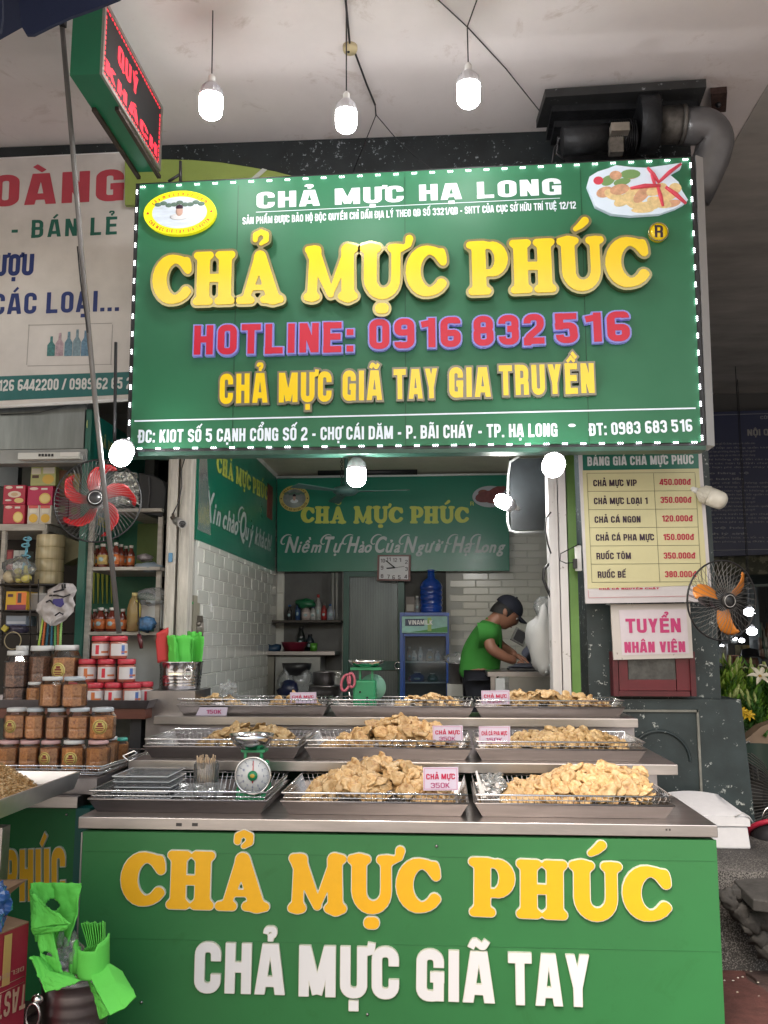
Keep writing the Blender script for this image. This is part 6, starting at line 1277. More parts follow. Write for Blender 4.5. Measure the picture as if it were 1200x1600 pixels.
# ------------------------------------------------------------------ scales
SG = M('scale_green', (.02,.26,.11), .4, var=.08)
def bowl(parent, c, r, h): part('weighing_bowl', MB().lathe([(r*.55,0),(r*.9,h*.6),(r,h),(r*.97,h),(r*.87,h*.65),(r*.5,h*.12),(0,h*.1)], c, 28), CHROME, parent)
Ys = 3.98; c = P(396,1240,Ys); c.z = zc+.012; T = thing('kitchen_scale', 'green kitchen scale facing the front with white dial and steel bowl', 'scale', c)
dc = P(395,1212,Ys-.07); rd = .076
e = MB(); e.prism([(c.x-.07,Ys-.05,zc+.012),(c.x+.07,Ys-.05,zc+.012),(c.x+.055,Ys-.05,dc.z+.05),(c.x-.055,Ys-.05,dc.z+.05)], (0,.12,0)); part('body', e, SG, T, bevel=.008)
e = MB(); e.lathe([(0,0),(rd,0),(rd,.025),(0,.025)], dc, 36, Matrix.Rotation(-PI/2,3,'X')); part('dial', e, M('dial_white', (.66,.68,.70), .35), T)
e = MB(); e.ring(dc, rd, .005, 'y', 40); part('dial_rim', e, CHROME, T); e = MB(); e.lathe([(0,0),(.021,0),(.021,.008),(0,.008)], dc-Vector((0,.009,0)), 18, Matrix.Rotation(-PI/2,3,'X')); part('dial_hub', e, SG, T)
part('hub_badge', MB().ball(dc-Vector((0,.0095,0)), (.011,.002,.009), 10, 6), M('hub_gold', (.5,.35,.05), .4), T); part('pointer', MB().tube([dc-Vector((0,.004,.03)), dc+Vector((.002,-.004,.062))], [.0028,.0012], 5), M('pointer_red', (.6,.02,.02), .4), T)
e = MB()
for k in range(60):
    t = 2*PI*k/60; a_ = Vector((math.sin(t),0,math.cos(t))); r0 = .064 if k % 5 else .056; e.tube([dc+a_*r0-Vector((0,.0018,0)), dc+a_*.069-Vector((0,.0018,0))], .0006 if k % 5 else .001, 3)
part('dial_ticks', e, M('tick_blue', (.05,.08,.25), .5), T); e = MB()
for k in range(12):
    t = 2*PI*k/12; q = dc+Vector((math.sin(t),0,math.cos(t)))*.047; st = ('gothic',.14)
    lay, W = layout(str(k if k else 0), st, .12)
    for ch, x in lay: me, _ = glyph_mesh(ch, st); e.add([Vector((q.x+(v.co.x+x-W/2)*.008, q.y-.002, q.z+(v.co.y-.5)*.009)) for v in me.vertices], [tuple(p.vertices) for p in me.polygons])
part('dial_numerals', e, MAT['tick_blue'], T)
bz = P(393,1170,Ys).z; e = MB(); e.bbox((c.x-.052,Ys-.03,bz-.012),(c.x+.052,Ys+.05,bz))
for s_ in (-1, 1): e.bbox((c.x+s_*.035-.006,Ys-.02,dc.z+.05),(c.x+s_*.035+.006,Ys+.0,bz-.012))
part('platform', e, SG, T); bowl(T, (P(393,1165,Ys).x,Ys,bz+.001), .098, P(393,1147,Ys).z-bz-.0)
Yq = 5.0; c = P(571,1094,Yq); T = thing('kitchen_scale', 'green kitchen scale seen from behind in the top middle basket', 'scale', (c.x,Yq,z3_+.012)); zt4 = P(571,1063,Yq).z
e = MB(); e.bbox((c.x-.07,Yq,z3_+.012),(c.x+.055,Yq+.1,zt4)); part('body', e, SG, T, bevel=.01); e = MB(); e.lathe([(0,0),(.075,0),(.075,.02),(0,.02)], (c.x+.03,Yq+.115,P(590,1076,Yq).z), 24, Matrix.Rotation(-PI/2,3,'X')); part('dial_back', e, M('pale_green', (.2,.42,.32), .4), T)
e = MB(); e.bbox((c.x-.085,Yq,zt4+.055),(c.x+.085,Yq+.1,zt4+.07)); e.bbox((c.x-.04,Yq+.04,zt4),(c.x-.028,Yq+.05,zt4+.055)); e.bbox((c.x+.028,Yq+.04,zt4),(c.x+.04,Yq+.05,zt4+.055)); part('platform', e, SG, T)
for x, z_ in ((-.03,.03),(.01,.0),(.01,-.03)): part('screw_hole', MB().ball((c.x+x,Yq-.001,(z3_+zt4)/2+z_), .006, 8, 5), BLACK, T)
bowl(T, (c.x,Yq+.05,zt4+.071), .105, .038)
T = thing('scissors', 'pink handled scissors hanging beside the rear green scale', 'scissors', P(544,1080,4.98)); PKM = M('pink_plastic', (.45,.10,.14), .35)
for cx_, cy_, r_, a_ in ((540,1067,.036,.25),(549,1063,.030,-.1)): part('handle', MB().ring(P(cx_,cy_,4.98), r_, .0075, 'y', 20, 6, rot=Matrix.Rotation(a_,3,'Y'), sx=.62, sy=1.25), PKM, T)
part('blade', MB().tube([P(545,1080,4.99), P(549,1098,5.0)], [.006,.003], 5), CHROME, T)
# things in the front left basket
BOXC = clear('box_clear', (.86,.88,.9), .10, .06)
x0 = P(192,1220,3.98).x; x1 = P(284,1220,3.98).x
for k in range(5):
    z = zc+.014+k*.022; dx = (.012,-.004,.006,0,-.006)[k]; w_ = (x1-x0)*(.9 if k == 0 else .92)
    T = thing('clear_box', 'clear lidded food box, %s of the stack in the front left basket' % ('lowest','second from below','middle one','second from the top','topmost')[k], 'box', (x0+w_/2,4.0,z), group='clear boxes in the front left basket')
    e = MB(); q = lambda i, zz: [(x0+dx+i,3.86+i,zz),(x0+dx+w_-i,3.86+i,zz),(x0+dx+w_-i,4.12-i,zz),(x0+dx+i,4.12-i,zz)]
    v = q(.012,z)+q(0,z+.016)+q(.004,z+.017)+q(.012,z+.021); e.add(v, [(3,2,1,0)]+[(j*4+i,j*4+(i+1)%4,(j+1)*4+(i+1)%4,(j+1)*4+i) for j in range(3) for i in range(4)]+[(12,13,14,15)]); part('shell', e, BOXC, T); e = MB(); p_ = [Vector(a_) for a_ in q(0,z+.016)]; e.tube(p_+[p_[0]], .0022, 4, cap=False); part('lid_edge', e, M('clear_edge', (.6,.62,.64), .15, spec=1), T)
c = P(322,1226,4.0); c.z = zc+.012; T = thing('stick_jar', 'clear jar packed with bamboo skewers beside the front scale', 'jar', c); h = P(322,1181,4.0).z-c.z
e = MB(); e.lathe([(.05,0),(.055,.005),(.055,h*.8),(.051,h*.82),(.051,h*.85)], c, 20); part('jar', e, BOXC, T)
for k in range(30):
    t = rg.uniform(0, 2*PI); r = .036*math.sqrt(rg.random()); part('skewer', MB().tube([c+Vector((r*math.cos(t),r*math.sin(t),.008)), c+Vector((r*1.2*math.cos(t)+rg.uniform(-.008,.008),r*1.2*math.sin(t),h*rg.uniform(.9,1.04)))], .0028, 4), M('bamboo', (.42,.30,.19), .7, var=.15), T)
e = MB(); e.sheet(lambda u, v: P(272+75*u, 1246-18*v, 3.84)+Vector((0,.09*v,.010*noise.noise(Vector((u*7,v*5,3))))), 14, 8); solo('clear_bag', e, FILM, 'flat shiny plastic bag lying before the skewer jar', 'bag')
def crumple(name, c, r, sd_, label, mat=FILM, amp=.75):
    e = MB(); c = Vector(c); vs = []; n_, m_ = 26, 18
    for i in range(m_+1):
        ph = PI*i/m_
        for k in range(n_):
            t = 2*PI*k/n_; d = Vector((math.sin(ph)*math.cos(t), math.sin(ph)*math.sin(t), math.cos(ph))); q = 1+amp*noise.noise(d*1.6+Vector((sd_,0,0)))-.35*abs(noise.noise(d*4.5+Vector((sd_,5,0))))+.25*abs(noise.noise(d*9+Vector((0,sd_,0))))
            vs.append(Vector((d.x*r[0],d.y*r[1],d.z*r[2]))*q+c)
    e.add(vs, [(i*n_+k, (i+1)*n_+k, (i+1)*n_+(k+1)%n_, i*n_+(k+1)%n_) for i in range(m_) for k in range(n_)], False); return solo(name, e, mat, label, 'bag')
crumple('clear_bag', P(768,1226,4.0), (.055,.05,.055), 41, 'crumpled clear plastic bag in the corner of the front right basket')
crumple('clear_bag', P(357,1078,5.0), (.042,.03,.045), 42, 'small puffed clear bag standing in the top left basket')
o = solo('white_card', MB().prism([P(744,1212,3.8), P(747,1210,3.8), P(760,1246,3.8), P(752,1248,3.8)], (0,.12,0)), WHITE, 'blank white card leaning in the corner of the front right basket', 'card')

# ================================================================== LEFT COUNTER WITH JARS
YL = 3.85; zl = P(80,1244,YL).z; xrl = P(121,1250,YL).x
T = thing('side_counter', 'green side counter left of the main counter with steel top and clipped yellow letters', 'counter', (xrl-.5,YL,0))
part('body', MB().bbox((-2.9,YL+.02,.01),(xrl-.012,4.6,zl-.05)), M('side_green', (.010,.15,.045), .45, var=.08), T); part('corner_trim', MB().bbox((xrl-.011,YL+.015,.01),(xrl+.05,YL+.10,zl-.052)), M('teal_trim', (.01,.11,.10), .4), T)
part('steel_top', MB().bbox((-2.9,YL,zl-.05),(xrl,4.62,zl)), STLIP, T, bevel=.003); part('screw', MB().ball(P(104,1273,YL+.018), .006, 8, 5), STEELD, T)
line_raised('PHÚC', Plane((0,YL+.02,0),(0,-1,0)), (8,1408), (104,1404), 80, ('gothic',.2), GOLD, T, .014, 0, .02, GRIM, gap=.1, rimdepth=.012)
xa = P(10,1330,3.3).x; part('steel_leg', MB().bbox((xa-.06,3.26,.01),(xa,3.32,P(0,1290,3.3).z)), STLIP, T)
part('arm_body', MB().bbox((-2.9,2.9,.01),(-2.1,3.82,.86)), MAT['side_green'], T)
# floss tray
zf = P(122,1206,3.72).z; xf = P(124,1206,3.72).x; T = thing('floss_tray', 'large aluminium tray at the left edge under the heap of squid floss', 'tray', (xf-.5,3.2,zf-.07))
q = lambda i, zz: [(-2.5+i,2.5+i,zz),(xf-i,2.5+i,zz),(xf-i,3.74-i,zz),(-2.5+i,3.74-i,zz)]
e = MB(); v = q(.02,zf-.068)+q(0,zf)+q(.012,zf)+q(.03,zf-.05); e.add(v, [(3,2,1,0)]+[(j*4+i,j*4+(i+1)%4,(j+1)*4+(i+1)%4,(j+1)*4+i) for j in range(3) for i in range(4)]+[(12,13,14,15)]); part('tray', e, M('alu_tray', (.62,.62,.62), .35, .9, var=.1), T)
FL = patty_mat('floss', (.66,.46,.24), (.60,.38,.17), (.42,.24,.09)); e = MB(); fc = Vector((xf-.28,3.22,zf-.05)); RX, RY = .25, .50; hf = P(-8,1150,3.25).z-fc.z
def fh(x, y): r = math.hypot((x-fc.x)/RX, (y-fc.y)/RY); return max(0, hf*(1-r)) if r < 1 else 0
fl_ = lambda u, v: Vector((fc.x+RX*v*math.cos(2*PI*u), fc.y+RY*v*math.sin(2*PI*u), fc.z+hf*(1-v)*(1+.1*noise.noise(Vector((u*20,v*20,0))))-.004)); e.sheet(fl_, 60, 24)
for k in range(5200):
    a_ = rg.uniform(0, 2*PI); r = math.sqrt(rg.random())*.98; x = fc.x+RX*r*math.cos(a_); y = fc.y+RY*r*math.sin(a_)
    p_ = Vector((x, y, fc.z+fh(x, y)+rg.uniform(-.004,.012))); d = Vector((rg.gauss(0,1), rg.gauss(0,1), rg.gauss(0,.8))).normalized()*.011; s = d.cross(Vector((rg.gauss(0,1),rg.gauss(0,1),rg.gauss(0,1)))).normalized()*.0028
    b_ = Vector((rg.gauss(0,1),rg.gauss(0,1),rg.gauss(0,1)))*.003; e.add([p_-d-s, p_-d+s, p_+b_+s, p_+d+s*.4, p_+d-s*.4, p_+b_-s], [(0,1,2,5),(5,2,3,4)])
solo('squid_floss', e, FL, 'golden heap of shredded squid floss in the aluminium tray at the left edge', 'floss', kind='stuff')
# jars
FLO = patty_mat('jar_floss', (.74,.32,.10), (.64,.24,.065), (.36,.11,.03)); FLD = patty_mat('jar_floss_dark', (.34,.15,.08), (.20,.085,.045), (.08,.03,.02)); FLO.node_tree.nodes['Noise Texture'].inputs['Scale'].default_value = 90; FLD.node_tree.nodes['Noise Texture'].inputs['Scale'].default_value = 90
LIDS = {'w': M('lid_white', (.60,.60,.60), .4), 'g': M('lid_grey', (.42,.46,.50), .4), 'p': M('lid_pink', (.55,.34,.34), .4), 't': M('lid_teal', (.05,.35,.28), .4), 'b': M('lid_blue', (.05,.12,.35), .4), 'r': M('lid_red', (.45,.03,.05), .35)}
JL = M('jar_label_yellow', (.62,.52,.16), .45); JLD = M('jar_label_brown', (.22,.03,.02), .5)
JR = []
def jar(x0, x1, ytop, ybot, Y, lid, label, grp, dark=False, lab=False, octo=True, z=None):
    c = P((x0+x1)/2, ybot, Y); z = c.z if z is None else z; ht = P((x0+x1)/2, ytop, Y).z-z; r = (x1-x0)/2/1400*Y*(1.0 if not octo else 1.02); r = min(r, .085)
    Yc = Y+r; O = Vector((c.x, Yc, z)); o = thing('floss_jar', label, 'jar', O, group=grp); JR.append(O.x); fl = .66+.1*abs(math.sin(O.x*91+O.z*57)); o.rotation_euler = (0,0,.22*math.sin(O.x*133+O.z*71)); n_ = 8 if octo else 18; sm = not octo
    rf = r/math.cos(PI/8) if octo else r; k = .92
    e = MB(); e.lathe([(rf*.86*k,.004),(rf*.95*k,.012),(rf*.95*k,ht*fl),(0,ht*(fl+.02))], O, n_, smooth=sm); part('contents', e, FLD if dark else FLO, o)
    e = MB(); e.lathe([(rf*.85,0),(rf*.98,.010),(rf*.98,ht*.28),(rf*.955,ht*.33),(rf*.955,ht*.36),(rf*.98,ht*.4),(rf*.98,ht*.72),(rf*.75,ht*.86),(rf*.74,ht*.9)], O, n_, smooth=sm); part('shell', e, CLEAR, o)
    e = MB(); e.lathe([(r*.84,ht*.88),(r*.86,ht*.89),(r*.85,ht*.99),(r*.8,ht),(0,ht)], O, 22); part('lid', e, LIDS[lid], o)
    if lab:
        e = MB(); e.lathe([(0,0),(r*.56,0),(r*.56,.0015),(0,.0015)], (O.x+r*.05,O.y-r*1.0,z+ht*.42), 24, Matrix.Rotation(-PI/2,3,'X')); lb = part('paper_label', e, JL, o)
        e = MB(); q0 = Vector((O.x+r*.05,O.y-r*1.0-.002,z+ht*.42)); e.ring(q0, r*.47, .0012, 'y', 24, 4); e.bbox(q0+Vector((-r*.26,-.001,-.0)), q0+Vector((r*.26,.001,r*.12))); e.bbox(q0+Vector((-r*.16,-.001,r*.14)), q0+Vector((r*.16,.001,r*.32))); e.bbox(q0+Vector((-r*.32,-.001,-r*.16)), q0+Vector((r*.32,.001,-r*.08))); e.bbox(q0+Vector((-r*.24,-.001,-r*.3)), q0+Vector((r*.24,.001,-r*.23))); part('label_print', e, JLD, lb)
    return z+ht
G_ = 'clear jars of squid floss stacked at the left'
YJ = 4.0; zj = P(90,1206,YJ).z
for x0,x1,l,lab,t in ((-14,22,'p',0,'cut by the left picture edge'),(20,54,'p',0,'second from the left'),(53,87,'p',1,'third with a round yellow label'),(88,124,'w',1,'fourth with a round yellow label'),(127,163,'p',0,'fifth with a pink lid, near the basket corner')): zt5 = jar(x0,x1,1158,1210,YJ,l,'floss jar in the basket row, '+t,G_,lab=bool(lab),z=zj)
jar(153,178,1152,1203,4.25,'w','floss jar with white lid behind the basket corner in the bottom row',G_,z=zj); jar(172,195,1154,1200,4.35,'t','floss jar with teal lid at the right end of the basket',G_,z=zj)
zt6 = 0
for x0,x1,l,lab,t in ((-2,33,'w',1,'at the left end with yellow label'),(31,62,'g',0,'second from the left'),(63,96,'g',0,'third from the left'),(98,133,'g',0,'fourth from the left'),(132,171,'g',1,'at the right end with yellow label')): zt6 = jar(x0,x1,1107,1158,YJ+.02,l,'floss jar in the second row from below, '+t,G_,lab=bool(lab),z=zt5+.001)
for x0,x1,l,t in ((54,90,'w','left one of the two'),(88,126,'g','right one of the two')): jar(x0,x1,1058,1108,YJ+.03,l,'floss jar standing in the third row, '+t,G_,z=zt6+.001)
e = MB(); xb0, xb1, yb0, yb1 = -2.6, P(162,1200,3.95).x, 3.93, 4.55
for zz, g in ((zj+.035,0),(zj-.004,.03)):
    q = [Vector((xb0,yb0+g,zz)),Vector((xb1-g,yb0+g,zz)),Vector((xb1-g+.04,yb1,zz)),Vector((xb0,yb1,zz))]; e.tube(q+[q[0]], .0035, 5, cap=False)
for zz in (zj+.02, zj+.008): q = [Vector((xb0,yb0+.01,zz)),Vector((xb1-.01,yb0+.01,zz)),Vector((xb1+.02,yb1,zz))]; e.tube(q, .002, 4)
for k in range(34): t = k/33; a_ = Vector((xb1,yb0,zj+.035)).lerp(Vector((xb1+.04,yb1,zj+.035)), t); e.tube([a_, a_+Vector((-.03,0,-.039))], .0014, 3)
for k in range(50): t = k/49; a_ = Vector((xb0,yb0,zj+.035)).lerp(Vector((xb1,yb0,zj+.035)), t); e.tube([a_, a_+Vector((0,.03,-.039))], .0014, 3)
T = thing('wire_basket', 'wire basket holding the bottom row of floss jars at the left', 'basket', (xb1-.4,4.2,zj-.006), group='wire baskets on the stall'); part('wires', e, CH2, T, kind='stuff')
q = [P(192,1181,4.1), P(210,1173,4.1), P(220,1180,4.1), P(202,1190,4.1)]; e = MB(); e.tube(q+[q[0]], .0035, 5, cap=False); e.tube([q[0].lerp(q[3],.5), q[1].lerp(q[2],.5)], .002, 4); part('tag_loop', e, CH2, T)
e = MB(); e.bbox((-2.8,3.9,zl+.001),(P(165,1215,4.0).x,4.6,zj-.012)); solo('steel_riser', e, STEELD, 'dark steel riser under the wire basket of floss jars', 'stand')
# upper side table
YT = 4.78; zt7 = P(150,1094,YT).z; XT = P(233,1105,YT).x
T = thing('side_table', 'wooden table with a steel tray top carrying red lidded jars', 'table', (XT-.6,5.0,.2))
e = MB(); q = lambda i, zz: [(-3.0+i,YT+i,zz),(XT-i,YT+i,zz),(XT-i,5.22-i,zz),(-3.0+i,5.22-i,zz)]; h = .045
v = q(.02,zt7-h)+q(0,zt7)+q(.01,zt7)+q(.028,zt7-h+.008); e.add(v, [(3,2,1,0)]+[(j*4+i,j*4+(i+1)%4,(j+1)*4+(i+1)%4,(j+1)*4+i) for j in range(3) for i in range(4)]+[(12,13,14,15)]); part('tray_top', e, STEELD, T)
WD = M('red_brown_wood', (.13,.035,.02), .5, var=.25, vs=10, streak=(.5,6,6)); part('frame', MB().bbox((-3.0,YT+.03,zt7-h-.055),(XT-.03,5.2,zt7-h-.001)), WD, T); part('leg', MB().bbox((XT-.14,YT+.12,.2),(XT-.08,YT+.18,zt7-h-.056)), DARK, T)
GR = 'red lidded jars stacked in a pyramid'; RJ = M('red_jar_body', (.32,.10,.07), .25, coat=.5); RL = M('red_jar_label', (.58,.55,.56), .4); RB = M('red_jar_blue', (.08,.16,.42), .4); RO = M('red_jar_orange', (.5,.14,.04), .4)
def rjar(x, Y, z, k, label):
    c = P(x,1060,Y); O = Vector((c.x,Y,z)); r = .049; h = .125; o = thing('spice_jar', label, 'jar', O, group=GR)
    e = MB(); e.lathe([(r*.9,0),(r,.008),(r,h*.7),(r*.8,h*.78)], O, 20); part('body', e, RJ, o)
    n_ = 12; a0 = R(200+k*13); e = MB(); e.add([O+Vector((1.02*r*math.cos(a0+R(150)*i/n_), 1.02*r*math.sin(a0+R(150)*i/n_), zz)) for zz in (h*.14,h*.66) for i in range(n_+1)], [(i,i+1,n_+2+i,n_+1+i) for i in range(n_)], True); lb = part('paper_label', e, RL, o)
    e = MB(); a1 = a0+R(20+ (k*37) % 60)
    e.add([O+Vector((1.03*r*math.cos(a1+R(22)*i/3), 1.03*r*math.sin(a1+R(22)*i/3), zz)) for zz in (h*.2,h*.6) for i in range(4)], [(i,i+1,5+i,4+i) for i in range(3)], True); part('label_print', e, (RB, RO, REDP)[k % 3], lb)
    e = MB(); e.add([O+Vector((1.032*r*math.cos(a0+R(70)+R(50)*i/5), 1.032*r*math.sin(a0+R(70)+R(50)*i/5), zz)) for zz in (h*.26,h*.34) for i in range(6)], [(i,i+1,7+i,6+i) for i in range(5)], True); part('label_line', e, RO, lb)
    e = MB(); e.lathe([(r*.98,h*.78),(r*1.0,h*.8),(r*1.0,h*.97),(r*.93,h),(0,h)], O, 24); part('lid', e, LIDS['r'], o)
zb2 = zt7-h+.009
for i, (x,Y,t) in enumerate(((122,4.86,'at the left end'),(149,4.86,'second from the left'),(178,4.88,'third from the left'),(207,4.88,'fourth from the left'),(200,5.02,'behind the fourth'),(226,4.98,'at the right end'))): rjar(x,Y,zb2,i,'red lidded jar in the bottom row of the pyramid, '+t)
for i, (x,t) in enumerate(((136,'left'),(166,'middle'),(197,'right'))): rjar(x,4.90,zb2+.126,i+1,'red lidded jar in the middle row of the pyramid, '+t+' one')
for i, (x,t) in enumerate(((155,'left'),(183,'right'))): rjar(x,4.92,zb2+.252,i+2,'red lidded jar at the top of the pyramid, '+t+' one')
# big floss jars on the table
for x0,x1,y0,y1,Y,l,dk,lab,t in ((-2,35,1017,1068,4.84,'w',1,0,'big square jar of dark floss at the left edge of the upper table'),(34,75,1009,1060,4.88,'w',1,0,'big square jar of dark shreds with a white lid on the upper table'),(72,115,1008,1058,4.84,'w',0,1,'large square jar of pale floss with round yellow label'),(18,40,1009,1030,5.02,'w',1,0,'jar lid peeping out behind the dark floss jars')):
    base = zb2+.09; jar(x0,x1,y0,y1,Y,l,t,'large square jars on the upper table',dark=bool(dk),lab=bool(lab),z=base)
for x0,x1,l,dk,t in ((-2,33,'b',1,'flat jar with blue lid at the left edge of the upper table'),(36,60,'w',0,'low floss jar with white lid right of the blue lidded jar'),(66,100,'w',0,'low jar hidden behind the two front floss jars')):
    e_z = zb2; jar(x0,x1,1066,1094,4.84,l,t,'low jars under the square jars',dark=bool(dk),z=e_z)
# bucket with bags on the table
c = P(277,1078,5.02); zbk = P(277,1078,5.0).z; T = thing('steel_bucket', 'ribbed steel bucket full of folded green bags on the side table end', 'bucket', (c.x,5.08,zbk)); O = Vector((c.x,5.08,zbk)); h = P(277,1034,5.0).z-zbk; r1 = .125
pr = [(r1*.84,0),(r1*.87,.01)]
for k in range(4): pr += [(r1*(.88+.015*k), h*(.12+.12*k)),(r1*(.90+.015*k), h*(.15+.12*k)),(r1*(.88+.015*k), h*(.2+.12*k))]
pr += [(r1*.98,h*.97),(r1*1.02,h),(r1*.96,h),(r1*.9,h*.5),(r1*.84,.02)]; e = MB(); e.lathe(pr, O, 32); part('wall', e, CHROME, T)
lp = P(295,1044,4.95); e = MB(); e.ball(lp, (.022,.012,.018), 12, 8); part('handle_boss', e, CHROME, T); e = MB(); e.ring(lp-Vector((0,.012,.03)), .022, .004, 'y', 20, sy=1.5); part('ring_handle', e, CHROME, T)
solo('bucket_stand', MB().bbox((c.x-.14,4.92,.2),(c.x+.13,5.25,zbk-.001)), STEELD, 'dark steel stand under the ribbed bucket', 'stand')
BAGG = M('bag_green', (.10,.55,.07), .75, var=.06, vs=6, bump=.15, bs=400); BAGR = M('bag_red', (.45,.03,.03), .7)
rb = random.Random(9)
for k in range(15):
    x = 262+ (k % 8)*6.2+rb.uniform(-2,2); Y = 5.03+.018*(k % 8)+.004*k; top = 985+rb.uniform(0,20)+(6 if 2 < k % 8 < 6 else 0); lean = (x-280)*.16
    def bf(u, v, x=x, Y=Y, top=top, lean=lean, k=k): p = P(x+lean*v-9+(16 if k % 3 else 24)*u+2*math.sin(v*3+k)*v, 1040+(top-1040)*v, Y+.0); p.y += .018*math.sin(u*PI*1.5+k)+.012*noise.noise(Vector((u*3,v*4,k))); p.z += .014*noise.noise(Vector((u*4,k,v))); return p
    e = MB(); e.sheet(bf, 5, 8); o = solo('folded_bag', e, BAGG, 'folded light green bag upright in the ribbed steel bucket on the side table', 'bag', 'folded green bags in the table bucket'); m_ = o.modifiers.new('t','SOLIDIFY'); m_.thickness = .005
e = MB(); e.sheet(lambda u, v: P(246+15*u-4*v+2*(v>.8), 1036-46*v-10*v*u, 5.0)+Vector((0,.05*u*u,0)), 6, 8); o = solo('folded_bag', e, BAGR, 'folded red bag at the left of the green bags in the steel bucket', 'bag'); m_ = o.modifiers.new('t','SOLIDIFY'); m_.thickness = .006
T = thing('hanging_knife', 'knife with dark red handle hanging under the lower side shelf', 'knife', P(220,1012,5.2)); part('blade_wire', MB().tube([P(216,935,5.25), P(217,985,5.22), P(218,994,5.2)], .004, 5), DARK, T); part('handle', MB().tube([P(217,991,5.2), P(219,1001,5.19), P(221,1013,5.18)], [.012,.014,.010], 8), M('dark_red_handle', (.10,.015,.02), .35), T)
solo('white_column', MB().pbox(192,993,250,1078,5.6,.3), M('white_cloth_wall', (.5,.52,.52), .7, var=.06, bump=.2, bs=8), 'white plastic covered pillar behind the red lidded jars', 'pillar')

# ================================================================== RIGHT: price board, notices, market
YP = 5.12
T = thing('price_board', 'pale yellow price list board with green header on the dark pillar', 'board', P(1010,941,YP)); pp = Plane((0,YP,0),(0,-1,0))
part('backing', MB().prism([P(904,708,YP+.004), P(1096,704,YP+.004), P(1113,940,YP+.004), P(915,943,YP+.004)], (0,.02,0)), M('board_white', (.56,.53,.55), .5, var=.06), T)
part('yellow_sheet', MB().prism([P(910,735,YP+.001), P(1092,732,YP+.001), P(1106,914,YP+.001), P(918,920,YP+.001)], (0,.002,0)), M('pale_yellow_sheet', (.56,.52,.30), .5, var=.04), T)
part('header', MB().prism([P(910,708,YP), P(1091,704.5,YP), P(1092,732,YP), P(911,735,YP)], (0,.002,0)), M('header_teal', (.012,.13,.09), .4), T)
HD = M('header_lettering', (.58,.60,.60), .45)
line_flat('lettering', 'BẢNG GIÁ CHẢ MỰC PHÚC', pp, (918,728),(1084,725), 14, ('gothic',.2), HD, T)
PR = M('price_red', (.42,.015,.05), .5); rows_ = [('CHẢ MỰC VIP',927,995,760,'450.000đ',1031,1079,758),('CHẢ MỰC LOẠI 1',928,1012,788,'350.000đ',1032,1080,786),('CHẢ CÁ NGON',929,1001,817,'120.000đ',1034,1082,815),('CHẢ CÁ PHA MỰC',931,1022,845,'150.000đ',1036,1084,844),('RUỐC TÔM',932,986,874,'350.000đ',1037,1086,873),('RUỐC BẾ',934,978,903,'380.000đ',1039,1088,902)]
for t, xa_, xb_, y, p_, xc, xd, yc in rows_:
    line_flat('lettering', t, pp, (xa_,y),(xb_,y-.6), 10, ('gothic',.19), BLKP, T); line_flat('lettering', p_, pp, (xc,yc),(xd,yc-.4), 9.5, ('gothic',.19), PR, T)
e = MB(); LN = M('table_line', (.12,.12,.08), .6)
def pl_line(x0,y0,x1,y1,w=.0022): A = P(x0,y0,YP-.0005); B = P(x1,y1,YP-.0005); d = (B-A).normalized(); nn = Vector((-d.z,0,d.x))*w/2; e.prism([A-nn,B-nn,B+nn,A+nn], (0,-.0008,0))
for i in range(7): y = 739.5+i*28.4; k = i*1.3; pl_line(917+k,y,1086+k*1.25,y-1.2)
for x0, x1 in ((917,925),(1021,1031),(1086,1096)): pl_line(x0,739.5,x1,910)
part('table_lines', e, LN, T); e = MB(); pl_line(920,934,1100,931,.002); pl_line(919,922,920,934,.002); part('red_border', e, M('thin_red', (.45,.1,.12), .5), T)
line_flat('lettering', 'CHẢ CÁ NGUYÊN CHẤT', pp, (936,921.5),(1030,920.5), 2.5, ('gothic',.2), PR, T, out=.003)
T = thing('job_notice', 'worn white notice with large magenta lettering below the price board', 'notice', P(1020,1030,5.16))
part('board', MB().prism([P(954,944,5.17), P(1078,943,5.17), P(1083,1028,5.17), P(959,1031,5.17)], (0,.02,0)), chips('stained_white_board', (.56,.52,.50), (.25,.2,.17), .64, 14, .6, mid=(.55,.52,.5)), T)
part('sheet', MB().prism([P(967,953,5.166), P(1072,952,5.166), P(1077,1021,5.166), P(972,1024,5.166)], (0,.003,0)), M('notice_paper', (.62,.56,.62), .4, var=.05, vs=20, coat=.3), T); MG = M('magenta_print', (.50,.04,.17), .5); jp = Plane((0,5.166,0),(0,-1,0))
line_flat('lettering', 'TUYỂN', jp, (978,989),(1064,988), 22, ('gothic',.21,.62), MG, T); line_flat('lettering', 'NHÂN VIÊN', jp, (976,1020),(1071,1019), 17, ('gothic',.21), MG, T)
T = thing('red_cabinet', 'small dark red wooden wall cabinet with a dusty glass door on the pillar', 'cabinet', P(1022,1088,5.2)); RC = M('dark_red_paint', (.085,.006,.012), .45, var=.3, vs=10)
for n_, (a_, b_, c_, d_) in (('frame',(958,1018,966,1088)),('frame',(1079,1018,1087,1088)),('frame',(966.5,1080,1078.5,1088))): part(n_, MB().pbox(a_,b_,c_,d_,5.19,.10), RC, T)
for (a_, b_, c_, d_) in ((967,1020,981,1079),(1057,1020,1078,1079),(981.5,1062,1056.5,1079)): part('door_frame', MB().pbox(a_,b_,c_,d_,5.205,.05), M('red_door_paint', (.12,.008,.016), .4, var=.2), T)
part('pane', MB().pbox(981.5,1020,1056.5,1062,5.22,.01), M('dusty_pane', (.07,.072,.07), .25, var=.7, vs=14, coat=.3), T)
